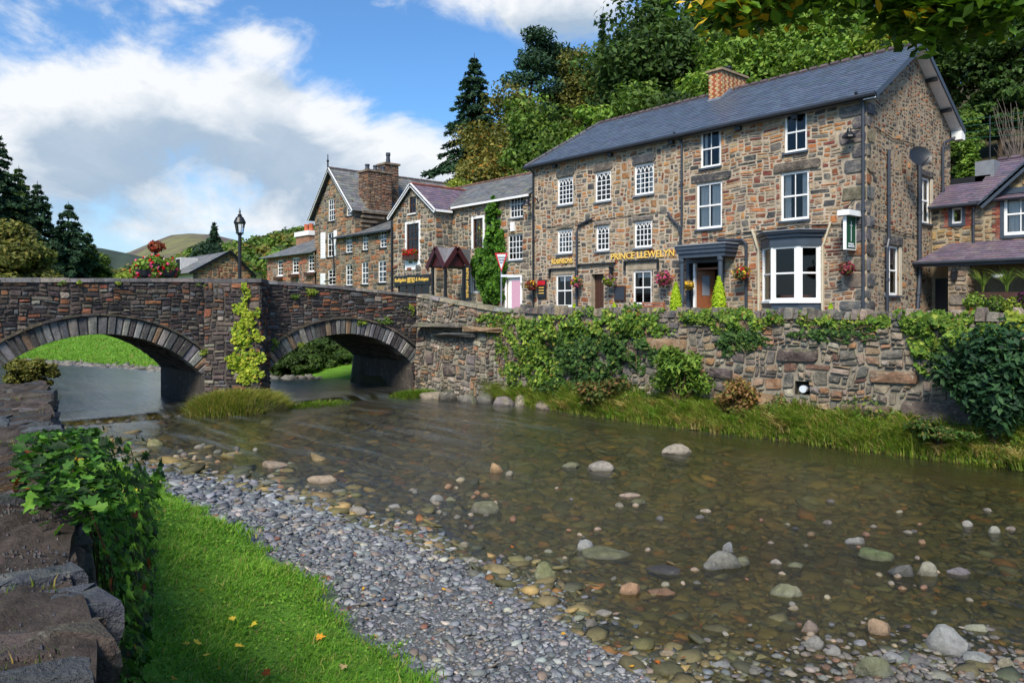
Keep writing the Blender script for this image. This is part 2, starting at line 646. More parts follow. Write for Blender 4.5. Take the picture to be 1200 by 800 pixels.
def stone_solid(poly, dep, rng, F, jit=0.3):
    """one stone: outline on the mortar, a smaller worked face in front"""
    n = len(poly)
    cx, cz = sum(p[0] for p in poly) / n, sum(p[1] for p in poly) / n
    ext = math.sqrt(max(area(poly), 1e-5))
    ins = min(0.22, max(0.05, 0.014 / ext))
    vs_ = [F.p(p[0], p[1], -0.03) for p in poly]
    tilt_s, tilt_z = rng.uniform(-0.25, 0.25), rng.uniform(-0.25, 0.25)
    for p in poly:
        k = 1 - ins * rng.uniform(0.6, 1.5)
        q = (cx + (p[0] - cx) * k, cz + (p[1] - cz) * k)
        vs_.append(F.p(q[0], q[1], dep * (rng.uniform(0.75, 1.15) + tilt_s * (q[0] - cx) / ext + tilt_z * (q[1] - cz) / ext)))
    vs_.append(F.p(cx + rng.uniform(-.1, .1) * ext, cz + rng.uniform(-.1, .1) * ext, dep * rng.uniform(1.0, 1.45)))
    fs = [(i, (i + 1) % n, (i + 1) % n + n, i + n) for i in range(n)] + [(n + i, n + (i + 1) % n, 2 * n) for i in range(n)]
    return vs_, fs


def warp(po, k):
    return [(s + k * (math.sin(z * 3.7 + 1.3 * math.sin(s * 1.1)) + .6 * math.sin(z * 8.3 + s * 2.1)), z + k * (math.sin(s * 2.9 + .7 * math.sin(z * 2.0)) + .6 * math.sin(s * 6.7 + z * 1.7))) for s, z in po]


def outline(r, gap, rng, rough=0.13):
    a, b, z, t = r
    g = gap / 2 * rng.uniform(0.6, 1.5)
    a, b, z, t = a + g, b - g, z + g, t - g
    w, h = b - a, t - z
    if w < 0.03 or h < 0.025: return []
    m = min(w, h)
    cs = [rng.uniform(0.06, 0.30) * m for _ in range(4)]
    j = lambda: rng.uniform(-rough, rough) * m * 0.55
    ptl = [(a + cs[0], z + abs(j())), (b - cs[1], z + abs(j())), (b - abs(j()), z + cs[1]), (b - abs(j()), t - cs[2]),
           (b - cs[2], t - abs(j())), (a + cs[3], t - abs(j())), (a + abs(j()), t - cs[3]), (a + abs(j()), z + cs[0])]
    return ptl


def gather(F, rect, wm, hm, pal, rng, openings=(), hps=(), dep=0.035, gap=0.03, reject=None, tang=None, big=0.06, rough=0.13, wp=0.02):
    out = []
    for r in pack(*rect, wm, hm, rng, big):
        rs = [r]
        for (o0, o1, oz0, oz1) in openings:
            nxt = []
            for q in rs:
                a, b, z, t = q
                if b <= o0 or a >= o1 or t <= oz0 or z >= oz1:
                    nxt.append(q); continue
                opts = [(a, o0, z, t), (o1, b, z, t), (a, b, z, oz0), (a, b, oz1, t)]
                opts = [k for k in opts if k[1] - k[0] > 0.06 and k[3] - k[2] > 0.045]
                if opts:
                    nxt.append(max(opts, key=lambda k: (k[1] - k[0]) * (k[3] - k[2])))
            rs = nxt
        for q in rs:
            po = outline(q, gap, rng, rough)
            if not po: continue
            c = ((q[0] + q[1]) / 2, (q[2] + q[3]) / 2)
            if reject and reject(*c): continue
            if wp: po = warp(po, wp)
            if hps: po = clip(po, hps)
            if po and tang: po = clip(po, tang(*c))
            if len(po) < 3 or area(po) < 0.003: continue
            v, f = stone_solid(po, dep * rng.uniform(0.6, 1.4), rng, F)
            out.append((v, f, pick(pal, rng)))
    return out


def lay_stones(th, stones, mat, n_obj=300, name='stone', rest='small_stones'):
    def app(st):
        p = st[0][-1]
        d = depth(p)
        if d < 0.5: return 0
        xc = RX * p[0] + RY * p[1]
        px, py = 600 + FPX * xc / d, HOR - FPX * (p[2] - EYE) / d
        vis = 1 if (-20 < px < 1220 and -20 < py < 820) else 0.001
        q = np.array(st[0])
        e = q.max(0) - q.min(0)
        return vis * math.hypot(e[0], e[1]) * e[2] / d / d
    order = sorted(stones, key=app, reverse=True)
    for (v, f, c) in order[:n_obj]:
        mb = MB()
        mb.add(v, f, c)
        mb.build(name, mat, th)
    if len(order) > n_obj:
        mb = MB()
        for (v, f, c) in order[n_obj:]:
            mb.add(v, f, c)
        mb.build(rest, mat, th, kind='stuff')


def backing(th, F, rect, openings, hps, mat, col, name='wall', reveal=0.24, rev_col=None):
    """the mortared wall with its openings cut out and their reveals"""
    s0, s1, z0, z1 = rect
    xs = sorted({s0, s1, *[min(max(o[i], s0), s1) for o in openings for i in (0, 1)]})
    zs = sorted({z0, z1, *[min(max(o[i], z0), z1) for o in openings for i in (2, 3)]})
    mb = MB()
    mb.col = col
    for a, b in zip(xs, xs[1:]):
        for c, d in zip(zs, zs[1:]):
            m, k = (a + b) / 2, (c + d) / 2
            if any(o[0] < m < o[1] and o[2] < k < o[3] for o in openings): continue
            po = clip([(a, c), (b, c), (b, d), (a, d)], hps)
            if len(po) > 2:
                mb.add([F.p(*p) for p in po], [tuple(range(len(po)))])
    for (a, b, c, d) in openings:
        for (p, q) in (((a, c), (b, c)), ((b, c), (b, d)), ((b, d), (a, d)), ((a, d), (a, c))):
            mb.add([F.p(*p, 0), F.p(*q, 0), F.p(*q, -reveal), F.p(*p, -reveal)], [(0, 1, 2, 3)], rev_col or col)
    return mb.build(name, mat, th)


def gable_hps(s0, s1, ze, za, sm=None):
    sm = (s0 + s1) / 2 if sm is None else sm
    k0, k1 = (za - ze) / (sm - s0), (za - ze) / (s1 - sm)
    return [(-k0, 1, ze - k0 * s0), (k1, 1, ze + k1 * s1)]


# ------------------------------------------------------------------ windows
def window(th, F, o, cols=2, rows=2, style='sash', col='white', rec=0.07, fr=0.07, bar=0.03, sill=None, curtain=0.0, panes=False, seed=0, open_sash=0, name='window'):
    s0, s1, z0, z1 = o
    rng = random.Random(seed * 7 + int(s0 * 100))
    m = M[col]
    mb = MB()
    d0, d1 = -rec - 0.03, -rec + 0.03
    mb.fbox(F, s0, s0 + fr, z0, z1, d0, d1)
    mb.fbox(F, s1 - fr, s1, z0, z1, d0, d1)
    mb.fbox(F, s0 + fr, s1 - fr, z1 - fr, z1, d0, d1)
    mb.fbox(F, s0 + fr, s1 - fr, z0, z0 + fr * 1.3, d0, d1)
    a0, a1, b0, b1 = s0 + fr, s1 - fr, z0 + fr * 1.3, z1 - fr
    zm = (b0 + b1) / 2
    e0, e1 = -rec - 0.018, -rec + 0.018
    rects = []
    if style == 'sash':
        mb.fbox(F, a0, a1, zm - 0.028, zm + 0.028, e0, d1 - 0.004)
        halves = [(b0, zm - 0.028), (zm + 0.028, b1)]
    else:
        halves = [(b0, b1)]
    if style == 'gothic':
        H = b1 - b0
        zh = b0 + H * 0.72
        halves = [(b0, zh)]
        W = a1 - a0
        n = cols - 1
        pw = W / cols
        for k in range(-1, cols):
            for sgn in (1, -1):
                pts = []
                for q in range(7):
                    th_ = q / 6 * math.pi / 2
                    x = (a0 + pw * (k + 1)) + sgn * (pw * 1.02) * (1 - math.cos(th_))
                    z = zh + (b1 - zh) * math.sin(th_)
                    if a0 - 0.001 <= x <= a1 + 0.001: pts.append((x, z))
                for p, r in zip(pts, pts[1:]):
                    mb.fbar(F, p, r, bar, e0, e1)
        mb.fbox(F, a0, a1, zh - 0.014, zh + 0.014, e0 - 0.003, e1 + 0.003)
        rects.append((a0, a1, zh, b1))
    nr = max(1, rows // len(halves))
    for (h0, h1) in halves:
        cw, rh = (a1 - a0) / cols, (h1 - h0) / nr
        for i in range(1, cols):
            mb.fbox(F, a0 + cw * i - bar / 2, a0 + cw * i + bar / 2, h0, h1, e0, e1)
        for k in range(1, nr):
            mb.fbox(F, a0, a1, h0 + rh * k - bar / 2, h0 + rh * k + bar / 2, e0 + 0.002, e1 - 0.002)
        if panes:
            for i in range(cols):
                for k in range(nr):
                    rects.append((a0 + cw * i, a0 + cw * (i + 1), h0 + rh * k, h0 + rh * (k + 1)))
        else:
            rects.append((a0, a1, h0, h1))
    w = mb.build(name, m, th)
    for (p, q, r, t) in rects:
        g = MB()
        dt = rng.uniform(-0.004, 0.004)
        g.add([F.p(p, r, -rec + dt), F.p(q, r, -rec - dt), F.p(q, t, -rec - dt), F.p(p, t, -rec + dt)], [(0, 1, 2, 3)])
        g.build('pane' if panes else 'glass', M['glass'], w)
    if sill:
        g = MB()
        g.fbox(F, s0 - 0.06, s1 + 0.06, z0 - 0.07, z0 - 0.002, -rec, 0.09)
        g.build('sill', M[sill], w)
    if curtain:
        for side in (0, 1):
            g = MB()
            cwid = (a1 - a0) * curtain * rng.uniform(0.8, 1.15)
            x0 = a0 if side == 0 else a1 - cwid
            nn = 10
            vs_, fs = [], []
            for k in range(nn + 1):
                x = x0 + cwid * k / nn
                dd = -rec - 0.10 + 0.018 * math.sin(k * 1.9 + seed)
                vs_ += [F.p(x, b0, dd), F.p(x, b1, dd)]
            for k in range(nn):
                fs.append((2 * k, 2 * k + 2, 2 * k + 3, 2 * k + 1))
            g.add(vs_, fs)
            g.build('curtain', M['curtain'], w)
    return w


def lintel(th, F, s0, s1, z0, z1, col, rng, mat='stone', dep=0.05, name='lintel'):
    po = outline((s0, s1, z0, z1), 0.012, rng, 0.10)
    v, f = stone_solid(po, dep, rng, F)
    mb = MB()
    mb.add(v, f, col)
    return mb.build(name, M[mat], th)


# ------------------------------------------------------------------ slated roofs
def slates(th, O, e, u, poly, pal, mat, rng, w=0.32, ex=0.23, deck=0.06, name='roof_slope', lift=0.016):
    """poly (s,t) convex, anticlockwise; s along the eave, t up the slope"""
    O, e, u = Vector(O), Vector(e).normalized(), Vector(u).normalized()
    n = e.cross(u).normalized()
    if n.z < 0: n = -n
    P = lambda s, t, h: tuple(O + e * s + u * t + n * h)
    db = MB()
    db.prism([P(s, t, -deck) for s, t in poly], tuple(n * deck))
    db.col = S(45, 48, 54)
    d = db.build(name, M['gutter'], th)
    hps = []
    m = len(poly)
    for i in range(m):
        p, q = poly[i], poly[(i + 1) % m]
        a, b = q[1] - p[1], -(q[0] - p[0])
        hps.append((a, b, a * p[0] + b * p[1]))
    if area(poly) > 0 and sum(poly[i][0] * poly[(i + 1) % m][1] - poly[(i + 1) % m][0] * poly[i][1] for i in range(m)) < 0:
        hps = [(-a, -b, -c) for a, b, c in hps]
    s0, s1 = min(p[0] for p in poly), max(p[0] for p in poly)
    t0, t1 = min(p[1] for p in poly), max(p[1] for p in poly)
    mb = MB()
    row = 0
    t = t0
    while t < t1:
        s = s0 - (w / 2 if row % 2 else 0) + rng.uniform(-0.02, 0.02)
        while s < s1:
            ww = w * rng.uniform(0.9, 1.1)
            po = clip([(s + 0.004, t), (s + ww - 0.004, t + rng.uniform(-.006, .006)), (s + ww - 0.004, t + ex + 0.02), (s + 0.004, t + ex + 0.02)], hps)
            if len(po) > 2:
                h0 = lift + rng.uniform(-0.004, 0.006)
                k = len(po)
                top = [P(a, b, h0 * (1 - (b - t) / (ex + 0.02)) + 0.006) for a, b in po]
                bot = [P(a, b, 0.001) for a, b in po]
                c = pick(pal, rng, .9, 1.08)
                mb.add(top + bot, [tuple(range(k))] + [(i, i + k, (i + 1) % k + k, (i + 1) % k) for i in range(k)], c)
            s += ww
        t += ex
        row += 1
    mb.build('slates', mat, d, kind='stuff')
    return d


def ridge(th, a, b, mat, rng, r=0.11, step=0.45, col=(0.06, 0.055, 0.06)):
    a, b = Vector(a), Vector(b)
    L = (b - a).length
    n = max(1, round(L / step))
    mb = MB()
    for i in range(n):
        p, q = a + (b - a) * (i / n + 0.004), a + (b - a) * ((i + 1) / n - 0.004)
        k = rng.uniform(0.8, 1.25)
        dz = Vector((0, 0, rng.uniform(-0.008, 0.008)))
        mb.tube([p + dz, q + dz], r, 8, tuple(c * k for c in col))
    return mb.build('ridge_tiles', mat, th, kind='stuff')


def downpipe(th, pts, r=0.045, mat='gutter', name='downpipe'):
    mb = MB()
    mb.tube(pts, r, 8)
    for p, q in zip(pts, pts[1:]):
        p, q = Vector(p), Vector(q)
        if (q - p).length > 1.2:
            m = (p + q) / 2
            d = (q - p).normalized() * 0.05
            mb.tube([m - d, m + d], r * 1.35, 8)
    return mb.build(name, M[mat], th, smooth=False)


# ------------------------------------------------------------------ terrain
def sst(a, b, x):
    t = min(1, max(0, (x - a) / (b - a)))
    return t * t * (3 - 2 * t)
def lerp(a, b, t): return a + (b - a) * t
def interp(x, pts):
    if x <= pts[0][0]: return pts[0][1]
    for (a, b), (c, d) in zip(pts, pts[1:]):
        if x <= c: return b + (d - b) * (x - a) / (c - a)
    return pts[-1][1]

WALL_A = (-25.9, 17.3)
WALL_K = 0.1075
def wall_y(x): return WALL_A[1] + WALL_K * (x - WALL_A[0])
def near_edge(x): return 0.531 - 0.15 * (x + 2.38)          # river side of the low wall the camera looks along
def bank_w(x): return interp(x, [(-22.5, 0.05), (-19, 0.5), (-14, 1.0), (-6, 1.15)])
def water_l(x): return interp(x, [(-40, 0.0), (-30, 2.0), (-26, 2.6), (-22, 3.4), (-18.3, 4.3), (-15, 5.2), (-12, 5.8), (-8, 6.1), (-5, 5.7), (-2.5, 5.2), (4, 5)])
def grass_l(x): return interp(x, [(-26, 2.2), (-18, 3.0), (-14.8, 3.7), (-9, 3.75), (-5, 3.35), (0, 3.0)])
def up_bank(x): return 17.2 + 0.36 * (x + 30.7)


def ground_z(x, y):
    rough = 0.03 * math.sin(x * 2.3 + y * 1.7) + 0.02 * math.sin(x * 5.1 - y * 4.3)
    # far land
    hill = 0.0
    if y > 33.5:
        hill = 0.56 * (y - 33.5) * sst(-82, -46, x)
        hill = 60 * (1 - math.exp(-hill / 60))
    if x > -30.6:
        yw = wall_y(x)
        if y > yw + 0.2:
            return 2.45 + 0.65 * sst(-22, -25.5, x) + hill, 'road' if y < 33.5 else 'hill'
        if y > yw - bank_w(x):
            t = (y - yw + bank_w(x)) / max(bank_w(x), 0.1)
            return lerp(-0.08, 0.85, min(1, t) ** 0.7) + rough, 'bank'
    else:
        yr = up_bank(x)
        if y > yr:
            if x < -75: hill *= 1
            return min(2.6, 0.1 + 0.20 * (y - yr)) + rough + hill, 'lawn' if y < 33.5 else 'hill'
    yl, yg, ye = water_l(x), grass_l(x), near_edge(x)
    if x < -11: ye = near_edge(-11)
    if y < ye - 0.3: return 1.65, 'road'
    if y < yg:
        t = (y - ye) / max(yg - ye, 0.1)
        zz = lerp(1.12, 0.44, min(1, max(0, t)) ** 0.8)
        return lerp(0.5, zz, sst(-24, -13, x)) + rough, 'lawn'
    if y < yl:
        t = (y - yg) / max(yl - yg, 0.1)
        return lerp(0.34, 0.0, t) + rough * 0.5, 'gravel'
    q = y - yl
    zz = -interp(q, [(0, 0.0), (1.2, 0.07), (3, 0.17), (6, 0.32), (9, 0.42), (14, 0.4)])
    shoal = sst(-5.5, -3.2, x) * sst(9.5, 7.8, y)
    zz = lerp(zz, max(zz, -0.045), shoal)
    if x < -28: zz -= 0.15
    return zz + rough * 0.6, 'bed'


def build_ground():
    def axis(lo, hi, a, b, step, fine=None):
        v = list(np.arange(a, b + 1e-6, step))
        g, s = b, step
        while g < hi:
            s *= 1.25
            g += s
            v.append(g)
        g, s = a, step
        while g > lo:
            s *= 1.25
            g -= s
            v.insert(0, g)
        return v
    xs = axis(-3500, 3500, -62, 4, 0.4)
    ys = axis(-3500, 3500, -2.4, 36, 0.3)
    vs_, cs = [], []
    colr = {'road': S(96, 94, 92), 'hill': S(62, 58, 40), 'bank': S(58, 58, 34), 'lawn': S(88, 128, 42), 'gravel': S(96, 98, 98), 'bed': S(74, 66, 46)}
    for y in ys:
        for x in xs:
            z, k = ground_z(x, y)
            r = math.hypot(x, y)
            if r > 260: z = lerp(z, 2.0, sst(260, 700, r))
            vs_.append((x, y, z))
            c = colr[k] if r < 90 else colr['hill'] if y > 33 else S(80, 100, 48)
            cs.append(c)
    nx = len(xs)
    f = [(j * nx + i, j * nx + i + 1, (j + 1) * nx + i + 1, (j + 1) * nx + i) for j in range(len(ys) - 1) for i in range(nx - 1)]
    me = np_mesh('ground', vs_, f, np.array(cs), True)
    return link('ground', me, m_col('ground', 0.95, 0.35, 2.5, 0.03, 25.0, spec=0.15), kind='structure')


def build_river():
    m = bpy.data.materials.new('river_water')
    m.use_nodes = True
    t = m.node_tree
    t.nodes.clear()
    N = NT(t)
    out = N.n('ShaderNodeOutputMaterial')
    p = geo_pos(N)
    h1 = N.noise(N.mapping(p, (0.35, 1.3, 1)), 1.1, 4, 0.5, 0.4)
    h2 = N.noise(N.mapping(p, (0.6, 2.2, 1)), 3.6, 3, 0.5, 0.3)
    h = N.m('ADD', N.m('MULTIPLY', h1, 0.75), N.m('MULTIPLY', h2, 0.25))
    bp = N.n('ShaderNodeBump')
    bp.inputs['Strength'].default_value = 0.7
    bp.inputs['Distance'].default_value = 0.09
    t.links.new(h, bp.inputs['Height'])
    fr = N.n('ShaderNodeFresnel')
    fr.inputs[0].default_value = 1.34
    t.links.new(bp.outputs[0], fr.inputs['Normal'])
    gl = N.n('ShaderNodeBsdfGlossy')
    gl.inputs['Roughness'].default_value = 0.24
    t.links.new(bp.outputs[0], gl.inputs['Normal'])
    tr = N.n('ShaderNodeBsdfTransparent')
    tr.inputs[0].default_value = (0.76, 0.73, 0.50, 1)
    # suspended silt, and milky streaks near the bridge that paint in pale sky reflections
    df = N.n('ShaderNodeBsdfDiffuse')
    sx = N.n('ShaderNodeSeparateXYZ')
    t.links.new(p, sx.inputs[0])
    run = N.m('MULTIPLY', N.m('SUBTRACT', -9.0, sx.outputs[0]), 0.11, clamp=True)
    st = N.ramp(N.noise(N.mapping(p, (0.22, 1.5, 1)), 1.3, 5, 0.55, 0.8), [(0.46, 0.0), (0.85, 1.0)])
    foam_sheen = N.m('MULTIPLY', st, run)
    N.put(df.inputs[0], N.mix(foam_sheen, S(98, 98, 58), S(150, 170, 192)))
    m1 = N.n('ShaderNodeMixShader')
    N.put(m1.inputs[0], N.m('ADD', N.m('MULTIPLY', foam_sheen, 0.38), N.m('MULTIPLY', N.noise(N.mapping(p, (0.2, 0.9, 1)), 0.9, 4, 0.5, 0.5), 0.15)))
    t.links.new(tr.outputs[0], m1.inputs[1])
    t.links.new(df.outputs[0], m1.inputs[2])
    mx = N.n('ShaderNodeMixShader')
    N.put(mx.inputs[0], N.m('ADD', N.m('MULTIPLY', fr.outputs[0], 1.1), 0.02, clamp=True))
    t.links.new(m1.outputs[0], mx.inputs[1])
    t.links.new(gl.outputs[0], mx.inputs[2])
    t.links.new(mx.outputs[0], out.inputs[0])
    xs = [-140, -100, -80, -60, -50, -45, -40, -36, -32, -29, -27, -26, -25.4, -25.15, -25.0, -24.85, -24.7, -24.4, -23, -20, -16, -12, -8, -4, 0, 6, 14, 40]
    ys = [-90, -40, -20, -10, -2.2, 0, 2, 4, 6, 8, 10, 12, 14, 16, 18, 20.2]
    vs_ = []
    for y in ys:
        for x in xs:
            z = 0.13 * sst(-24.75, -25.3, x)
            if 2 < y < 12 and -25.4 < x < -24.5: z += 0.012 * math.sin(y * 5)
            vs_.append((x, y, z))
    nx = len(xs)
    f = []
    for j in range(len(ys) - 1):
        for i in range(nx - 1):
            if ys[j + 1] <= -2.2 and xs[i] > -50: continue
            f.append((j * nx + i, j * nx + i + 1, (j + 1) * nx + i + 1, (j + 1) * nx + i))
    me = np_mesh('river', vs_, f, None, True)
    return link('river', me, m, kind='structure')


build_ground()
build_river()

# ------------------------------------------------------------------ the bridge
PAL_BRIDGE = [(5, S(66, 58, 58)), (5, S(84, 72, 68)), (3, S(104, 92, 84)), (2.2, S(122, 76, 58)), (1.6, S(136, 92, 66)), (3, S(98, 98, 100)), (1.2, S(134, 126, 114)), (2, S(52, 48, 52))]
PAL_WALL = [(4, S(118, 110, 100)), (4, S(140, 128, 112)), (2, S(148, 122, 98)), (.9, S(148, 108, 80)), (3, S(102, 98, 94)), (1.4, S(82, 78, 74)), (1.6, S(160, 152, 138)), (.5, S(106, 78, 68))]
PAL_HOTEL = [(3.4, S(166, 106, 64)), (2.4, S(180, 128, 80)), (2.6, S(136, 80, 56)), (1.6, S(116, 62, 50)), (3, S(150, 134, 114)), (3.0, S(100, 96, 92)), (2.0, S(68, 68, 70)), (2, S(172, 148, 118))]
PAL_COT = [(3, S(96, 96, 92)), (3, S(120, 114, 102)), (2.2, S(150, 126, 96)), (2, S(162, 110, 70)), (1.6, S(130, 82, 56)), (2, S(72, 72, 72)), (1, S(168, 156, 134))]
PAL_GABLE = [(3, S(140, 90, 60)), (2, S(112, 64, 50)), (3, S(100, 92, 84)), (3, S(72, 66, 62)), (2, S(158, 134, 104)), (1, S(176, 122, 76))]
SL_BLUE = [(3, S(78, 88, 103)), (3, S(83, 93, 108)), (1, S(74, 84, 98))]
SL_OLD = [(3, S(104, 106, 108)), (2, S(114, 116, 116)), (2, S(94, 96, 98)), (1, S(120, 118, 110))]
SL_PURPLE = [(3, S(104, 92, 106)), (2, S(112, 98, 108)), (1.5, S(94, 86, 100))]

BX0, BX1 = -30.6, -26.0            # far and near face of the bridge
ARCHES = [(5.58, 3.10, 1.20, 1.43), (14.0, 3.02, 1.22, 1.24)]      # centre y, half span, springing z, rise
TOP = [(-14, 3.3), (-8, 3.9), (-3, 4.12), (3, 4.27), (8, 4.41), (10.4, 4.42), (13, 4.32), (17.3, 4.02)]
VT = 0.56


def arch_r(a, h): return (a * a + h * h) / (2 * h)


def build_bridge():
    rng = random.Random(11)
    th = thing('stone_bridge', 'old two-arched stone bridge of dark rubble spanning the river', 'bridge', (BX1, 10.3, 0))
    Fn = Frame((BX1, -14), (0, 1, 0), (1, 0, 0))
    # cutwater: nose of the middle pier, goes right up to the parapet
    hps = []
    tp = [(y + 14, z - 0.12) for y, z in TOP]
    for (a, b), (c, d) in zip(tp, tp[1:]):
        k = (d - b) / (c - a)
        hps.append((-k, 1, b - k * a))
    stones = []

    def inside(s, z, m=0.0):
        y = s - 14
        for (yc, a, zs, h) in ARCHES:
            r = arch_r(a, h)
            zc = zs + h - r
            if z <= zs:
                if abs(y - yc) < a + 0.05 + m: return True
            elif math.hypot(y - yc, z - zc) < r + VT + m: return True
        return False

    def tang(s, z):
        y = s - 14
        out = []
        for (yc, a, zs, h) in ARCHES:
            r = arch_r(a, h)
            zc = zs + h - r
            if z > zs - 0.1 and abs(y - yc) < a + 1.6:
                dx, dz = y - yc, z - zc
                L = math.hypot(dx, dz)
                nx, nz = dx / L, dz / L
                out.append((-nx, -nz, -(nx * (yc + 14) + nz * zc + r + VT + 0.04)))
            elif z <= zs:
                sg = 1 if y > yc else -1
                if abs(y - yc) < a + 1.5: out.append((-sg, 0, -(sg * (yc + 14 + sg * (a + 0.02)))))
        return out
    stones += gather(Fn, (0, 31.3, -0.3, 4.4), (0.16, 0.62), (0.07, 0.17), PAL_BRIDGE, rng, openings=[(22.75, 25.0, -0.3, 4.4)], hps=hps, dep=0.04, gap=0.022, reject=lambda s, z: inside(s, z) , tang=tang, rough=0.2)
    # pier nose: two facets
    A, Bp, Cp = (BX1, 8.75), (BX1 + 1.05, 10.25), (BX1, 11.05)
    for (p, q, n_) in ((A, Bp, (1, -0.7, 0)), (Bp, Cp, (0.8, 1.05, 0))):
        u = Vector((q[0] - p[0], q[1] - p[1], 0))
        L = u.length
        nn = Vector((u.y, -u.x, 0)).normalized()
        Fp = Frame(p, u, nn)
        stones += gather(Fp, (0, L, -0.3, 4.28), (0.16, 0.6), (0.08, 0.2), PAL_BRIDGE, rng, dep=0.04, gap=0.022, openings=[(0.75, 0.93, 1.62, 1.83)] if n_[1] < 0 else [], rough=0.2)
        backing(th, Fp, (0, L, -0.6, 4.3), [(0.75, 0.93, 1.62, 1.83)] if n_[1] < 0 else [], [], M['mortar'], S(84, 78, 72), name='pier_facet')
    cap = MB()
    cap.col = S(92, 90, 92)
    cap.prism([(A[0] - 0.3, A[1] - 0.12, 4.30), (Bp[0] + 0.14, Bp[1], 4.30), (Cp[0] - 0.3, Cp[1] + 0.12, 4.30)], (0, 0, 0.13))
    cap.build('pier_cap', M['stone_bridge'], th)
    lay_stones(th, stones, M['stone_bridge'], 300)
    # mortar faces (both sides), vault soffits and piers
    for (x, n_) in ((BX1, 1), (BX0, -1)):
        mb = MB()
        mb.col = S(88, 82, 76)
        N_ = 120
        prev = None
        ys = sorted({-14.0, 17.3, *np.linspace(-14, 17.3, N_), *[yc + sg * a for yc, a, _, _ in ARCHES for sg in (-1, 1)]})
        def low(y):
            for (yc, a, zs, h) in ARCHES:
                if abs(y - yc) < a - 1e-6:
                    r = arch_r(a, h)
                    return zs + h - r + math.sqrt(r * r - (y - yc) ** 2)
            return -0.6
        for y0, y1 in zip(ys, ys[1:]):
            m_ = (y0 + y1) / 2
            eps = 1e-4
            if low(m_) > -0.5:
                l0, l1 = low(y0 + eps), low(y1 - eps)
            else:
                l0 = l1 = -0.6
            mb.add([(x, y0, l0), (x, y1, l1), (x, y1, interp(y1, TOP) - 0.1), (x, y0, interp(y0, TOP) - 0.1)], [(0, 1, 2, 3)])
        mb.build('spandrel', M['mortar'], th)
    for (yc, a, zs, h) in ARCHES:
        r = arch_r(a, h)
        zc = zs + h - r
        half = math.asin(a / r)
        # ring stones
        k = 34
        for face, sg in ((BX1, 1),):
            ang = -half - 0.03
            edges = [ang]
            while ang < half + 0.03:
                ang += 2 * half / k * rng.uniform(0.75, 1.3)
                edges.append(min(ang, half + 0.03))
            for e0, e1 in zip(edges, edges[1:]):
                if e1 - e0 < 0.012: continue
                g = 0.004
                rr = r + VT * rng.uniform(0.9, 1.02)
                ri = r - 0.012
                po = [(ri, e0 + g), (ri, e1 - g), (rr, e1 - g * 0.8), (rr, e0 + g * 0.8)]
                pr = 0.05 * rng.uniform(0.5, 1.5)
                P = lambda q, x: (x, yc + q[0] * math.sin(q[1]), zc + q[0] * math.cos(q[1]))
                mb = MB()
                fr_ = [P((ri + (0.012 if q[0] == ri else -0.02), q[1] + (0.006 if q[1] < (e0 + e1) / 2 else -0.006)), face + pr * rng.uniform(0.7, 1.2)) if q[0] == ri else P((rr - 0.02, q[1] + (0.005 if q[1] < (e0 + e1) / 2 else -0.005)), face + pr * rng.uniform(0.7, 1.2)) for q in po]
                bk = [P(q, face - 0.45) for q in po]
                md = [P(q, face + 0.012) for q in po]
                mb.add(bk + md + fr_, [(0, 1, 5, 4), (1, 2, 6, 5), (2, 3, 7, 6), (3, 0, 4, 7), (4, 5, 9, 8), (5, 6, 10, 9), (6, 7, 11, 10), (7, 4, 8, 11), (8, 9, 10, 11)],
                       pick([(3, S(112, 112, 112)), (3, S(92, 92, 92)), (2, S(134, 132, 126)), (1.4, S(70, 66, 66)), (0.8, S(128, 106, 84))], rng))
                mb.build('voussoir', M['stone_bridge'], th)
        # thin hood course over the ring
        n_ = 16
        for i in range(n_):
            e0, e1 = -half - 0.02 + (2 * half + 0.04) * i / n_ + 0.003, -half - 0.02 + (2 * half + 0.04) * (i + 1) / n_ - 0.003
            mb = MB()
            P = lambda rr, e, x: (x, yc + rr * math.sin(e), zc + rr * math.cos(e))
            ra, rb = r + VT + 0.012, r + VT + 0.075 * rng.uniform(0.8, 1.3)
            xo = BX1 + rng.uniform(0.09, 0.13)
            mb.hexa([P(ra, e0, BX1 - 0.1), P(ra, e1, BX1 - 0.1), P(ra, e1, xo), P(ra, e0, xo), P(rb, e0, BX1 - 0.1), P(rb, e1, BX1 - 0.1), P(rb, e1, xo), P(rb, e0, xo)], pick([(1, S(80, 74, 68)), (1, S(98, 88, 74))], rng))
            mb.build('hood_stone', M['stone_bridge'], th)
        # soffit laid in thin courses
        n_ = 46
        mb = MB()
        for i in range(n_):
            e0, e1 = -half + 2 * half * i / n_, -half + 2 * half * (i + 1) / n_
            for (xa, xb) in zip(np.linspace(BX0, BX1 - 0.4, 9), np.linspace(BX0, BX1 - 0.4, 9)[1:]):
                dr = rng.uniform(-0.02, 0.015)
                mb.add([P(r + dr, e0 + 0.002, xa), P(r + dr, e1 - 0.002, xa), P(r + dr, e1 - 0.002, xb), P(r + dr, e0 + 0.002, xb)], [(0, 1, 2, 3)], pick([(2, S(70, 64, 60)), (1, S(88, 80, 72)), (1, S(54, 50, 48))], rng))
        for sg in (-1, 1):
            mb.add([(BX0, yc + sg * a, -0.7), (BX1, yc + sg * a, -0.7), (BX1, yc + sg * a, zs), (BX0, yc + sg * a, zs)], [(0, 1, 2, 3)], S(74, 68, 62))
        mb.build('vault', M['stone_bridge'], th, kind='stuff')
    # parapet: near and far, road between, coping slabs laid end to end
    road = MB()
    road.col = S(98, 96, 94)
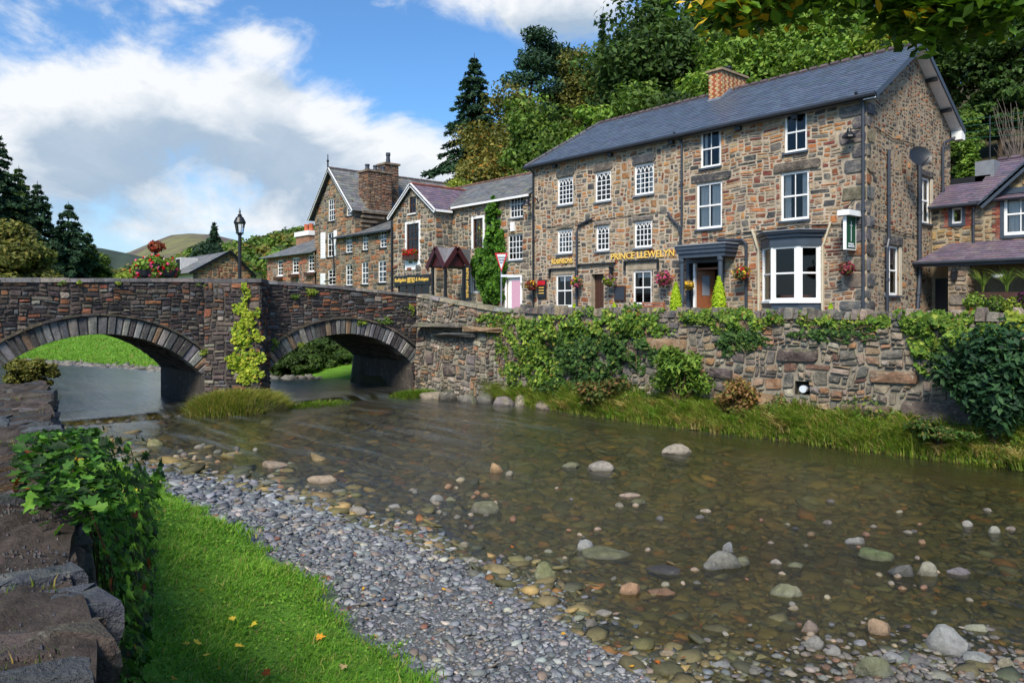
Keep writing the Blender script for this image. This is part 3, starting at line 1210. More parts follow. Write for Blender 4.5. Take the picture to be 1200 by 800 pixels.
    for (y0, z0), (y1, z1) in zip(TOP, TOP[1:]):
        road.add([(BX0 + 0.4, y0, z0 - 0.95), (BX1 - 0.4, y0, z0 - 0.95), (BX1 - 0.4, y1, z1 - 0.95), (BX0 + 0.4, y1, z1 - 0.95)], [(0, 1, 2, 3)])
    road.build('roadway', M['mortar'], th)
    inner = MB()
    inner.col = S(96, 88, 80)
    for (y0, z0), (y1, z1) in zip(TOP, TOP[1:]):
        for x in (BX1 - 0.4, BX0 + 0.4):
            inner.add([(x, y0, z0 - 1.0), (x, y1, z1 - 1.0), (x, y1, z1 - 0.1), (x, y0, z0 - 0.1)], [(0, 1, 2, 3)])
    inner.build('parapet_inside', M['mortar'], th)
    for (xa, xb) in ((BX1 - 0.46, BX1 + 0.07), (BX0 - 0.07, BX0 + 0.46)):
        y = -13.9
        while y < 17.2:
            L = rng.uniform(0.65, 1.35)
            y1 = min(y + L, 17.35)
            za, zb = interp(y, TOP) - 0.11, interp(y1, TOP) - 0.11
            tt = rng.uniform(0.10, 0.14)
            j = lambda: rng.uniform(-0.02, 0.02)
            mb = MB()
            mb.hexa([(xa, y + .008, za), (xb + j(), y + .008, za), (xb + j(), y1 - .008, zb), (xa, y1 - .008, zb),
                     (xa + .03, y + .02, za + tt + j() * .4), (xb - .035 + j(), y + .02, za + tt + j() * .4), (xb - .035 + j(), y1 - .02, zb + tt + j() * .4), (xa + .03, y1 - .02, zb + tt + j() * .4)],
                    pick([(2, S(112, 112, 112)), (2, S(96, 94, 96)), (1, S(128, 124, 116))], rng))
            mb.build('coping_stone', M['stone_bridge'], th)
            y = y1
    return th


build_bridge()


# ------------------------------------------------------------------ the wall of the far bank
WL = 30.5
uW = Vector((1, WALL_K, 0)).normalized()
nW = Vector((WALL_K, -1, 0)).normalized()


class BatterFrame(Frame):
    def p(self, s, z, d=0.0):
        q = self.o + self.u * s + self.n * (d + (3.3 - z) * 0.05)
        return (q.x, q.y, z)


FW = BatterFrame(WALL_A, uW, nW)
WTOP = [(0, 3.90), (2, 3.62), (4.8, 3.28), (9, 3.16), (WL, 3.08)]


def build_wall():
    rng = random.Random(5)
    th = thing('river_wall', 'rough rubble retaining wall along the far bank, partly hidden by ivy', 'wall', FW.p(14, 0))
    hps = []
    for (a, b), (c, d) in zip(WTOP, WTOP[1:]):
        k = (d - b) / (c - a)
        # the top line sags, so each piece of it only bounds its own stretch: handled by reject below
    big = []
    slabs = [(0.2, 3.0, 2.62, 2.86, 0.42), (1.1, 3.6, 2.28, 2.52, 0.30), (2.9, 5.0, 2.50, 2.76, 0.26),
             (14.1, 15.3, 0.55, 1.15, 0.16), (11.0, 12.5, 2.1, 2.55, 0.10), (18.3, 20.0, 0.62, 1.25, 0.14), (16.9, 18.2, 0.65, 1.05, 0.12), (15.2, 16.4, 1.95, 2.38, 0.12), (17.6, 18.8, 1.55, 1.92, 0.10), (8.6, 9.4, 1.0, 1.5, 0.1), (1.7, 2.5, 0.75, 1.3, 0.10), (20.2, 21.0, 1.5, 1.9, 0.1), (13.2, 14.0, 1.4, 1.75, 0.12), (0.6, 1.15, 1.15, 1.75, 0.08)]
    niche = (15.75, 16.15, 1.12, 1.48)
    for (a, b, z0, z1, dp) in slabs:
        po = outline((a, b, z0, z1), 0.03, rng, 0.25)
        v, f = stone_solid(po, dp, rng, FW)
        big.append((v, f, pick([(2, S(118, 98, 82)), (2, S(92, 82, 78)), (1.4, S(140, 112, 86)), (1, S(100, 98, 96))], rng)))
    opn = [(a, b, z0, z1) for a, b, z0, z1, _ in slabs] + [niche]
    st = gather(FW, (0, WL, -0.4, 3.9), (0.13, 0.55), (0.07, 0.24), PAL_WALL, rng, openings=opn, wp=.04, dep=0.06, gap=0.02, reject=lambda s, z: z > interp(s, WTOP) - 0.06, big=0.12, rough=0.3)
    lay_stones(th, big + st, M['stone_wall'], 300)
    mb = MB()
    mb.col = S(138, 130, 116)
    ss = sorted({*np.arange(0, WL + 0.1, 0.5), niche[0], niche[1]})
    for a, b in zip(ss, ss[1:]):
        spans = [(-0.6, None)]
        if niche[0] - 1e-6 <= a and b <= niche[1] + 1e-6:
            spans = [(-0.6, niche[2]), (niche[3], None)]
        for lo, hi in spans:
            h0, h1 = (interp(a, WTOP) if hi is None else hi), (interp(b, WTOP) if hi is None else hi)
            mb.add([FW.p(a, lo, 0), FW.p(b, lo, 0), FW.p(b, h1, 0), FW.p(a, h0, 0)], [(0, 1, 2, 3)])
        mb.add([FW.p(a, interp(a, WTOP), 0), FW.p(b, interp(b, WTOP), 0), FW.p(b, interp(b, WTOP), -0.5), FW.p(a, interp(a, WTOP), -0.5)], [(0, 1, 2, 3)])
        mb.add([FW.p(a, interp(a, WTOP), -0.5), FW.p(b, interp(b, WTOP), -0.5), FW.p(b, 1.8, -0.55), FW.p(a, 1.8, -0.55)], [(0, 1, 2, 3)])
    mb.build('wall_core', M['mortar'], th)
    g = MB()
    a, b, c, d = niche
    for (p, q) in (((a, c), (b, c)), ((b, c), (b, d)), ((b, d), (a, d)), ((a, d), (a, c))):
        g.add([FW.p(*p, 0), FW.p(*q, 0), FW.p(*q, -0.45), FW.p(*p, -0.45)], [(0, 1, 2, 3)], S(70, 66, 60))
    g.add([FW.p(a, c, -0.45), FW.p(b, c, -0.45), FW.p(b, d, -0.45), FW.p(a, d, -0.45)], [(0, 1, 2, 3)], S(40, 38, 36))
    g.build('drain_niche', M['mortar'], th)
    g = MB()
    g.tube([FW.p(15.95, 1.27, -0.4), FW.p(15.95, 1.27, -0.02)], 0.10, 10)
    g.build('drain_pipe', M['signwhite'], th)
    # patched mortar: pale smear beside the niche
    # coping: flat slabs by the bridge, stones on edge further along
    s = 0.0
    while s < WL:
        z = interp(s, WTOP)
        if s < 5.2:
            w = rng.uniform(0.6, 1.15)
            z1 = interp(s + w, WTOP)
            t = rng.uniform(0.11, 0.16)
            j = lambda: rng.uniform(-0.03, 0.03)
            mb = MB()
            mb.hexa([FW.p(s + .01, z, -.52), FW.p(s + w - .01, z1, -.52), FW.p(s + w - .01, z1, .09 + j()), FW.p(s + .01, z, .09 + j()),
                     FW.p(s + .03, z + t + j() * .4, -.48), FW.p(s + w - .03, z1 + t + j() * .4, -.48), FW.p(s + w - .03, z1 + t + j() * .4, .04 + j()), FW.p(s + .03, z + t + j() * .4, .04 + j())],
                    pick([(2, S(122, 120, 116)), (1, S(104, 100, 98)), (1, S(138, 128, 112))], rng))
            mb.build('coping_stone', M['stone_wall'], th)
        else:
            w = rng.uniform(0.12, 0.32)
            h = rng.uniform(0.18, 0.34)
            n = 7
            cx, hw = s + w / 2, w / 2 - 0.008
            lean = rng.uniform(-0.04, 0.04)
            prof = [(-hw, 0), (hw, 0), (hw * rng.uniform(.85, 1), h * .55), (hw * rng.uniform(.4, .8) + lean, h * rng.uniform(.86, 1)), (-hw * rng.uniform(.3, .8) + lean, h), (-hw * rng.uniform(.85, 1), h * .5)]
            mb = MB()
            k = len(prof)
            d0, d1 = -0.46 + rng.uniform(-.04, .04), 0.05 + rng.uniform(-.06, .05)
            fr_ = [FW.p(cx + p[0], z - 0.01 + p[1], d1) for p in prof]
            bk = [FW.p(cx + p[0], z - 0.01 + p[1], d0) for p in prof]
            md = [FW.p(cx + p[0] * .75, z - 0.01 + p[1] * .88 + .01, d1 + 0.035) for p in prof]
            mb.add(md + fr_ + bk, [tuple(range(k))] + [(i, i + k, (i + 1) % k + k, (i + 1) % k) for i in range(k)] + [(i + k, i + 2 * k, (i + 1) % k + 2 * k, (i + 1) % k + k) for i in range(k)] + [tuple(range(3 * k - 1, 2 * k - 1, -1))],
                   pick([(3, S(120, 112, 104)), (2, S(96, 92, 90)), (2, S(142, 128, 110)), (1, S(80, 76, 76))], rng))
            mb.build('coping_stone', M['stone_wall'], th)
        s += w
    return th


build_wall()


# ------------------------------------------------------------------ the low wall beside the camera
def blob_stone(cx, cy, cz, sx, sy, sz, rng, ang=0.0, n=9, m=5, rough=0.16, flat=0.0):
    """an irregular boulder as a lathe of jittered rings; flat > 0 squares the top"""
    vs_, fs = [], []
    ca, sa = math.cos(ang), math.sin(ang)
    ph = [rng.uniform(0, 6.28) for _ in range(4)]
    for i in range(m + 1):
        v = i / m
        t = v * math.pi / 2
        rr = math.cos(t) ** (0.55 if flat == 0 else 0.55 - 0.35 * flat)
        zz = math.sin(t) ** (1.0 if flat == 0 else 1 - 0.5 * flat)
        if i == m: rr = 0
        for k in range(n):
            a = 2 * math.pi * k / n
            q = 1 + rough * (math.sin(2 * a + ph[0]) * 0.7 + math.sin(3 * a + ph[1] + v) * 0.6 + math.sin(5 * a + ph[2]) * 0.35) + rng.uniform(-rough, rough) * 0.45
            x, y = sx * rr * q * math.cos(a), sy * rr * q * math.sin(a)
            z = sz * zz * (1 + rough * 0.8 * math.sin(a + ph[3])) + rng.uniform(-1, 1) * rough * 0.25 * sz
            vs_.append((cx + x * ca - y * sa, cy + x * sa + y * ca, cz + z))
            if i == m: break
    for i in range(m - 1):
        for k in range(n):
            a, b = i * n + k, i * n + (k + 1) % n
            fs.append((a, b, b + n, a + n))
    top = m * n
    for k in range(n):
        fs.append(((m - 1) * n + k, (m - 1) * n + (k + 1) % n, top))
    return vs_, fs


def build_near_wall():
    rng = random.Random(21)
    p0 = Vector((0.6, near_edge(0.6), 0))
    p1 = Vector((-10.2, near_edge(-10.2), 0))
    th = thing('parapet_wall', 'low dark stone wall with broken flat top in the near corner, ivy over it', 'wall', ((p0 + p1) / 2 + Vector((0, -.4, 1.0))))
    u = (p1 - p0).normalized()
    n = Vector((-u.y, u.x, 0))
    if n.y < 0: n = -n
    L = (p1 - p0).length
    ZT = 2.6
    # core with lumpy mortar top
    ns, nt = 120, 16
    vs_, cs = [], []
    for i in range(ns + 1):
        for k in range(nt + 1):
            s, t = L * i / ns, -0.75 + 0.75 * k / nt
            q = p0 + u * s + n * (t - 0.06 + 0.02 * math.sin(s * 5))
            z = ZT - 0.050 + 0.014 * math.sin(s * 7 + t * 9) + 0.012 * math.sin(s * 17 + 3 * math.sin(t * 13)) + rng.uniform(-0.010, 0.010)
            vs_.append((q.x, q.y, z))
            k_ = rng.uniform(0.7, 1.1)
            cs.append(tuple(c * k_ for c in S(74, 66, 60)))
    f = [(i * (nt + 1) + k, i * (nt + 1) + k + 1, (i + 1) * (nt + 1) + k + 1, (i + 1) * (nt + 1) + k) for i in range(ns) for k in range(nt)]
    b0 = len(vs_)
    for i in range(ns + 1):
        s = L * i / ns
        q = p0 + u * s + n * (-0.06 + 0.02 * math.sin(s * 5))
        vs_.append((q.x, q.y, 0.7)); cs.append(S(70, 64, 58))
    for i in range(ns):
        f.append((i * (nt + 1) + nt, b0 + i, b0 + i + 1, (i + 1) * (nt + 1) + nt))
    b1 = len(vs_)
    for k in range(nt + 1):
        q = p0 + u * L + n * (-0.79 + 0.75 * k / nt)
        vs_.append((q.x, q.y, 0.7)); cs.append(S(70, 64, 58))
    for k in range(nt):
        f.append((ns * (nt + 1) + k, ns * (nt + 1) + k + 1, b1 + k + 1, b1 + k))
    me = np_mesh('mortar_core', vs_, f, np.array(cs), False)
    link('mortar_core', me, m_col('near_mortar', 0.95, 0.55, 14.0, 0.03, 60.0, spec=0.2), th)
    mat = m_col('near_wall_stone', 0.7, 0.6, 8.0, 0.05, 16.0, spec=0.4, lichen=0.22, moss=0.2)
    pal = [(3, S(72, 74, 80)), (2, S(84, 80, 76)), (2, S(56, 56, 62)), (1.5, S(92, 82, 74)), (1, S(76, 62, 58))]
    # flags set in the top, the outermost row overhanging a little
    for row, (t0, t1, pr) in enumerate(((-0.80, -0.54, .45), (-0.54, -0.31, .45), (-0.33, -0.03, 1.1))):
        s = rng.uniform(0, 0.3)
        while s < L:
            w = rng.uniform(0.2, 0.7) if row < 2 else rng.uniform(.16, .42)
            if rng.random() < pr:
                po = outline((s, s + w, t0 + rng.uniform(-.12, .05), t1 + (rng.uniform(-.08, .06) if row < 2 else rng.uniform(-.05, .07))), 0.02, rng, 0.4)
                if po:
                    po = warp(po, .018)
                    z = ZT - 0.048 + (rng.uniform(-0.010, 0.010) if row < 2 else rng.uniform(-.025, .018))
                    tl = rng.uniform(-0.03, 0.03)
                    c = pick(pal, rng)
                    kk = len(po)
                    P = lambda a, b, z_: tuple(p0 + u * a + n * b + Vector((0, 0, z_)))
                    cx, cy = sum(p[0] for p in po) / kk, sum(p[1] for p in po) / kk
                    vs2 = []
                    for (sc_, dz, jt) in ((.86, -.16, .0), (1.02, -.075, .014), (1.0, -.028, .014), (.93, .0, .009), (.5, .006, .010)):
                        vs2 += [P(cx + (a - cx) * (sc_ + rng.uniform(-.04, .04)), cy + (b - cy) * (sc_ + rng.uniform(-.04, .04)), z + dz + rng.uniform(-jt, jt) + tl * (a - cx)) for a, b in po]
                    vs2.append(P(cx, cy, z + .018 + rng.uniform(-.01, .01)))
                    fs2 = [(r_ * kk + i, r_ * kk + (i + 1) % kk, (r_ + 1) * kk + (i + 1) % kk, (r_ + 1) * kk + i) for r_ in range(4) for i in range(kk)] + [(4 * kk + i, 4 * kk + (i + 1) % kk, 5 * kk) for i in range(kk)]
                    mb = MB()
                    mb.add(vs2, fs2, c)
                    mb.build('flagstone', mat, th)
            s += w
    # river side face
    Fr = Frame(p1 if False else (p0.x, p0.y), u, n)
    st = gather(Frame((p0.x, p0.y - 0.03), u, n), (0, L, 0.7, 2.42), (0.15, 0.5), (0.08, 0.2), pal, rng, dep=0.05, gap=0.03, rough=0.25)
    lay_stones(th, st, mat, 40)
    # a little loose grit on the top
    v_, f_, c_ = [], [], []
    for i in range(5200):
        a, b = rng.uniform(0, L * 0.55) ** 1.0, rng.uniform(-0.74, -0.08)
        q = p0 + u * a + n * b
        r = rng.uniform(0.003, 0.010)
        bb = len(v_)
        z = ZT - 0.055 + rng.uniform(-0.006, 0.012)
        col = pick(pal, rng)
        v_ += [(q.x + r, q.y, z), (q.x - r * .7, q.y + r * .8, z), (q.x - r * .6, q.y - r * .9, z), (q.x, q.y, z + r * 1.1)]
        c_ += [col] * 4
        f_ += [(bb, bb + 1, bb + 3), (bb + 1, bb + 2, bb + 3), (bb + 2, bb, bb + 3)]
    link('grit', np_mesh('grit', v_, f_, np.array(c_)), mat, th, 'stuff')
    return th


build_near_wall()

# ------------------------------------------------------------------ the hotel
def fx(px, Y): return at_y(px, HOR, Y).x
def fz(px, py, Y): return at_y(px, py, Y).z
def op(b, Y, X0):
    """a box on the sheet (left, right, top, bottom) to an opening (s0, s1, z0, z1) of the wall y = Y"""
    m = (b[0] + b[1]) / 2
    return (fx(b[0], Y) - X0, fx(b[1], Y) - X0, fz(m, b[3], Y), fz(m, b[2], Y))


HX0, HX1, HY0, HY1 = -26.5, -10.7, 24.25, 31.4
HEV, HRG, HRY = 10.22, 12.62, 27.8
GZ = 2.3


def brick_stack(th, x0, x1, y0, y1, z0, z1, rng, pal, bw=0.23, bh=0.075, mortar=S(170, 158, 138), name='chimney_stack', pot=None):
    core = MB()
    core.col = mortar
    core.box(x0 + .01, x1 - .01, y0 + .01, y1 - .01, z0, z1 - 0.004)
    c = core.build(name, M['mortar'], th)
    mb = MB()
    z, row = z0, 0
    while z + bh <= z1 + 1e-6:
        for (L, P) in ((x1 - x0, lambda a, b, d: (x0 + a, x0 + b, y0 - .004, y0 + .02)), (y1 - y0, lambda a, b, d: (x1 - .02, x1 + .004, y0 + a, y0 + b))):
            a = -(bw / 2 if row % 2 else 0)
            k = 0
            while a < L - 0.01:
                q, r = max(a, 0) + .006, min(a + bw, L) - .006
                if r - q > 0.03:
                    mb.box(*P(q, r, 0), z + .006, z + bh - .004, pal((row + k) % 2, rng))
                a += bw
                k += 1
        z += bh
        row += 1
    mb.build('bricks', M['stone'], c, kind='stuff')
    return c


def build_hotel():
    rng = random.Random(3)
    th = thing('stone_hotel', 'three-storey stone hotel with blue slate roof, bay window and pillared porch', 'hotel', ((HX0 + HX1) / 2, HY0, GZ))
    F = Frame((HX0, HY0), (1, 0, 0), (0, -1, 0))
    Y = HY0
    o = lambda *b: op(b, Y, HX0)
    W = {
        't1': o(653.5, 671.5, 208, 240), 't2': o(697.5, 715.8, 201, 236), 't3': o(743.5, 766, 192, 228), 't4': o(821, 844.5, 152, 196), 't5': o(919.5, 945.5, 131, 178),
        'm1': o(653.5, 670.5, 269, 297), 'm2': o(698.5, 713.8, 264.5, 294), 'm3': o(743.5, 763.8, 259, 290), 'm4': o(816.5, 846, 214, 268), 'm5': o(915, 948, 201, 258),
        'g1': o(651.5, 670.5, 322, 359.5), 'g2': o(742, 763.5, 317, 357)}
    D1 = o(693, 707.5, 321, 361)
    D1 = (D1[0], D1[1], GZ - .2, D1[3])
    P1 = o(806, 849, 303, 361)
    P1 = (P1[0], P1[1], GZ - .2, P1[3])
    bay_a, bay_d = fx(893.5, Y) - HX0, fx(962.5, Y) - HX0
    BAY = (bay_a + 0.08, bay_d - 0.08, GZ - .2, fz(930, 283, Y))
    opens = list(W.values()) + [D1, P1, BAY]
    lint = []
    for k in ('t1', 't2', 't3'):
        a, b, c, d = W[k]
        lint.append((k, (a - .12, b + .14, d + .02, d + .36)))
    for k in ('m4', 'm5', 't4'):
        a, b, c, d = W[k]
        lint.append((k, (a - .3, b + .45, d + .02, d + (.36 if k != 't4' else .16))))
    for k in ('m1', 'm2', 'm3'):
        a, b, c, d = W[k]
        lint.append((k, (a - .12, b + .12, d + .02, d + .20)))
    band = []
    for k in ('g1', 'g2'):
        a, b, c, d = W[k]
        band.append((a - .35, b + .35, d + .02, d + .40))
    Lf = HX1 - HX0
    quo = []
    z = GZ - .2
    i = 0
    while z < HEV - .2:
        h = rng.uniform(.34, .52)
        w = rng.uniform(.6, .95) if i % 2 else rng.uniform(.35, .5)
        quo.append((Lf - w, Lf + .03, z, min(z + h, HEV - .02)))
        z += h
        i += 1
    rest = opens + [l[1] for l in lint] + band + quo
    # the left part is squarer and greyer, the right part thin rust-brown courses
    sp = fx(801, Y) - HX0
    pal_l = [(3, S(150, 108, 70)), (1.6, S(178, 124, 76)), (1.6, S(128, 76, 52)), (3, S(142, 130, 112)), (3.2, S(94, 92, 90)), (2.4, S(64, 64, 66)), (2, S(168, 146, 116))]
    st = gather(F, (0, sp, GZ - .2, HEV), (0.15, 0.52), (0.09, 0.25), pal_l, rng, rest, wp=.025, dep=0.016, gap=0.045, big=0.08, rough=0.3)
    st += gather(F, (sp, Lf, GZ - .2, HEV), (0.15, 0.72), (0.07, 0.18), PAL_HOTEL, rng, rest, wp=.025, dep=0.016, gap=0.034, big=0.10, rough=0.25)
    pal_q = [(3, S(92, 92, 94)), (2, S(72, 72, 74)), (1.4, S(120, 108, 92)), (1, S(140, 100, 66))]
    for (a, b, c, d) in quo:
        po = outline((a, b, c, d), .04, rng, .12)
        v, f = stone_solid(po, .05, rng, F)
        st.append((v, f, pick(pal_q, rng)))
    for (k, (a, b, c, d)) in lint:
        lintel(th, F, a, b, c, d, pick([(2, S(72, 72, 74)), (1, S(96, 88, 82))], rng) if k[0] == 't' or k in ('m4', 'm5') else pick([(1, S(140, 100, 70)), (1, S(110, 104, 96))], rng), rng, dep=.055)
    for (a, b, c, d) in band:
        lintel(th, F, a, b, c, d, S(160, 148, 128), rng, 'mortar', .02)
    # gable end
    G = Frame((HX1, HY0), (0, 1, 0), (1, 0, 0))
    gw = HY1 - HY0
    def og(b):
        p0, p1 = at_x(b[0], 300, HX1), at_x(b[1], 300, HX1)
        m = (b[0] + b[1]) / 2
        return (p0.y - HY0, p1.y - HY0, at_x(m, b[3], HX1).z, at_x(m, b[2], HX1).z)
    GW1, GW2 = og((1078, 1090, 208, 262)), og((1036.5, 1053, 288, 346))
    hps = gable_hps(0, gw, HEV, HRG - .05)
    gq = [(-.03, .25 + .3 * (k % 2), q[2], q[3]) for k, q in enumerate(quo)]
    gl = [(GW1[0] - .1, GW1[1] + .25, GW1[3] + .02, GW1[3] + .26), (GW2[0] - .15, GW2[1] + .3, GW2[3] + .02, GW2[3] + .34)]
    st2 = gather(G, (0, gw, GZ - .2, HRG), (0.08, 0.42), (0.06, 0.19), PAL_GABLE, rng, [GW1, GW2] + gq + gl, hps, wp=.04, dep=0.016, gap=0.05, rough=0.45)
    for q in gq:
        po = outline(q, .04, rng, .12)
        v, f = stone_solid(po, .05, rng, G)
        st2.append((v, f, pick(pal_q, rng)))
    for q in gl:
        lintel(th, G, *q, S(76, 74, 74), rng, dep=.06)
    lay_stones(th, st + st2, M['stone'], 300)
    mort = S(174, 160, 140)
    backing(th, F, (0, Lf, GZ - .3, HEV), opens, [], M['mortar'], mort, 'wall')
    backing(th, G, (0, gw, GZ - .3, HRG), [GW1, GW2], hps, M['mortar'], S(156, 142, 121), 'gable_wall')
    Gl = Frame((HX0, HY1), (0, -1, 0), (-1, 0, 0))
    backing(th, Gl, (0, gw, GZ - .3, HEV), [], [], M['mortar'], mort, 'end_wall')
    Bk = Frame((HX1, HY1), (-1, 0, 0), (0, 1, 0))
    backing(th, Bk, (0, Lf, GZ - .3, HEV), [], [], M['mortar'], mort, 'back_wall')
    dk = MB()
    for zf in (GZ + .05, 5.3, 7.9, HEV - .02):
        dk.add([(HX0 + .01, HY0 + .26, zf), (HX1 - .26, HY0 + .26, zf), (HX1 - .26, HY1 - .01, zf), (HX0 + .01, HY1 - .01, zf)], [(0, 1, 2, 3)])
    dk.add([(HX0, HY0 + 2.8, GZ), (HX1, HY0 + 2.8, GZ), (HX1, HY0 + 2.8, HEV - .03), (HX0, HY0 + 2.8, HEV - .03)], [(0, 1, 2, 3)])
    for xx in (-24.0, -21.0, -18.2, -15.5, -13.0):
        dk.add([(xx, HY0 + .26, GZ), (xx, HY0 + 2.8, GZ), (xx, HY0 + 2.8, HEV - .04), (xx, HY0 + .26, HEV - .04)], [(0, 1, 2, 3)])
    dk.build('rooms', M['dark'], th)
    # windows
    for k in ('t1', 't2', 't3', 'm1', 'm2', 'm3'):
        window(th, F, W[k], 4 if k not in ('t2', 'm2') else 3, 4 if k[0] == 't' else 3, 'gothic', sill='lead', curtain=0.28 if k in ('m1', 't3') else 0, seed=len(k) + ord(k[1]))
    window(th, F, W['t4'], 2, 2, 'sash', sill='bluegrey', panes=True, curtain=.2, seed=4)
    window(th, F, W['t5'], 2, 2, 'sash', sill='bluegrey', panes=True, seed=5)
    window(th, F, W['m4'], 2, 2, 'sash', sill='bluegrey', panes=True, curtain=.47, seed=6, fr=.075)
    window(th, F, W['m5'], 2, 2, 'sash', sill='bluegrey', panes=True, curtain=.3, seed=7, fr=.075)
    for k in ('g1', 'g2'):
        w = window(th, F, W[k], 2, 2, 'sash', sill='lead', panes=True, seed=8, fr=.07)
        bl = MB()
        a, b, c, d = W[k]
        bl.fbox(F, a + .08, b - .08, d - .28, d - .08, -.22, -.2)
        bl.build('roller_blind', M['curtain'], w)
    window(th, G, GW1, 2, 2, 'sash', sill='bluegrey', curtain=.3, seed=9, rec=.08)
    window(th, G, GW2, 2, 2, 'sash', sill='bluegrey', seed=10, rec=.08)
    for q, nm in ((GW1, 1), (GW2, 2)):
        g = MB()
        g.fbox(G, q[1], q[1] + .22, q[2], q[3], -.02, .025)
        g.build('render_patch', M['cream'], th)
    # roof
    ov, ovg = 0.28, 0.42
    e0 = Vector((HX0 - .25, HY0 - ov, HEV - .06))
    sl = Vector((0, HRY - (HY0 - ov), HRG - (HEV - .06)))
    T = sl.length
    Lr = HX1 + ovg - e0.x
    rx = fx(702, HRY) - e0.x
    slates(th, e0, (1, 0, 0), sl, [(0, 0), (Lr, 0), (Lr, T), (rx, T)], SL_BLUE, M['slate'], rng, .30, .22)
    back_o = Vector((HX1 + ovg, HY1 + ov, HEV - .06))
    bs = Vector((0, HRY - (HY1 + ov), HRG - (HEV - .06)))
    slates(th, back_o, (-1, 0, 0), bs, [(0, 0), (Lr, 0), (Lr - rx, bs.length), (0, bs.length)], SL_BLUE, M['slate'], rng, .6, .45)
    hip = MB()
    hip.col = S(74, 82, 94)
    hip.add([tuple(e0), (e0.x + rx, HRY, HRG), (e0.x, HY1 + ov, HEV - .06)], [(0, 1, 2)])
    hip.build('hip_slope', M['slate'], th)
    ridge(th, (e0.x + rx, HRY, HRG + .03), (HX1 + ovg, HRY, HRG + .03), M['slate_old'], rng, .10, .42, S(86, 74, 76))
    ridge(th, (e0.x, e0.y, HEV - .02), (e0.x + rx, HRY, HRG + .03), M['slate_old'], rng, .08, .42, S(80, 78, 84))
    # eaves: fascia, gutter, brackets
    g = MB()
    g.box(e0.x, HX1 + ovg - .06, HY0 - ov + .10, HY0 + .02, HEV - .17, HEV - .09)
    g.build('soffit', M['lead'], th)
    g = MB()
    g.tube([(e0.x, HY0 - ov - .05, HEV - .08), (HX1 + ovg - .02, HY0 - ov - .05, HEV - .08)], .075, 8)
    g.box(e0.x, HX1 + ovg - .03, HY0 - ov + .02, HY0 - ov + .06, HEV - .17, HEV - .04)
    g.build('gutter', M['gutter'], th)
    for xx in (-25.0, -21.6, -18.4, -15.4, -13.2):
        g = MB()
        g.box(xx, xx + .22, HY0 - .16, HY0 + .02, HEV - .32, HEV - .175)
        g.build('eaves_lamp', M['blackpaint'], th)
    # verge: barge boards with pale soffit
    for (ya, yb, sg) in ((HY0 - ov, HRY, 1), (HY1 + ov, HRY, -1)):
        a, b = Vector((HX1 + ovg, ya, HEV - .08)), Vector((HX1 + ovg, yb, HRG - .02))
        g = MB()
        g.bar(a + Vector((0, 0, -.03)), b + Vector((0, 0, -.03)), .035, .17, (0, 0, 1))
        g.build('barge_board', M['bluegrey'], th)
        g = MB()
        g.prism([a + Vector((-.03, 0, -.10)), b + Vector((-.03, 0, -.10)), b + Vector((-ovg + .01, 0, -.10)), a + Vector((-ovg + .01, 0, -.10))], (0, 0, -.03))
        g.build('verge_soffit', M['white'], th)
        for t in (.33, .68):
            p = a.lerp(b, t)
            g = MB()
            g.bar(p + Vector((-.05, 0, -.2)), p + Vector((-ovg, 0, -.2)), .13, .12)
            g.build('purlin_end', M['blackpaint'], th)
    g = MB()
    g.box(HX1 + .06, HX1 + ovg - .01, HY1 + ov - .36, HY1 + ov + .02, HEV - .42, HEV - .10)
    g.build('boxed_eave', M['white'], th)
    # chimney of chequered red and buff brick
    pal = lambda k, r: tuple(v * r.uniform(.85, 1.15) for v in (S(168, 88, 54) if k else S(206, 176, 126)))
    cx0, cx1, cy0, cy1 = fx(830.5, 27.1), fx(845.5, 27.1), 27.1, 28.95
    ct = fz(838, 84, 27.1)
    c = brick_stack(th, cx0, cx1, cy0, cy1, 11.6, ct, rng, pal, .15, .1, name='chimney_stack')
    g = MB()
    g.col = S(150, 130, 104)
    g.box(cx0 - .09, cx1 + .09, cy0 - .09, cy1 + .09, ct, ct + .09)
    g.build('chimney_cap', M['stone'], c)
    g = MB()
    g.lathe((cx1 - .25, cy0 + .9, ct + .09), [(.11, 0), (.11, .2), (.15, .22), (.15, .27), (.1, .3)], 10)
    g.build('chimney_pot', M['blackpaint'], c)
    g = MB()
    g.bar((cx0 - .03, cy0 - .02, 12.14), (cx1 + .06, cy0 - .02, 12.14), .03, .22)
    g.bar((cx1 + .03, cy0 - .02, 12.14), (cx1 + .03, HRY, HRG + .05), .03, .2)
    g.build('flashing', M['lead'], c)
    sk = at_y(1034, 68, 26.6)
    # pipes on the front
    fp = lambda px, py, d=.09: F.p(fx(px, Y) - HX0, fz(px, py, Y), d)
    downpipe(th, [fp(795, 156, .3), fp(796.5, 163, .12), fp(800.5, 168), fp(800.5, 262), fp(798, 292)])
    downpipe(th, [fp(622, 196, .25), fp(626.5, 203), fp(626.5, 364)], .05, 'blackpaint')
    downpipe(th, [fp(695, 257), fp(690, 258.5), fp(679, 265), fp(677.5, 272), fp(677.5, 364)], .055)
    downpipe(th, [fp(784, 249), fp(789, 257), fp(797, 265), fp(798, 272)], .05)
    downpipe(th, [fp(842, 281.5), fp(872, 281.5), fp(876, 285), fp(876, 364)], .055)
    downpipe(th, [fp(1008, 110, .34), fp(1009, 117, .14), fp(1013, 123), fp(1013, 368)], .05)
    gp = lambda px, py, d=.09: G.p(at_x(px, py, HX1).y - HY0, at_x(px, py, HX1).z, d)
    downpipe(th, [gp(1038.5, 176), gp(1038.5, 280), gp(1036.5, 290), gp(1036.5, 366)], .055)
    downpipe(th, [gp(1074.5, 178), gp(1074.5, 322), gp(1072, 366)], .075, name='soil_pipe')
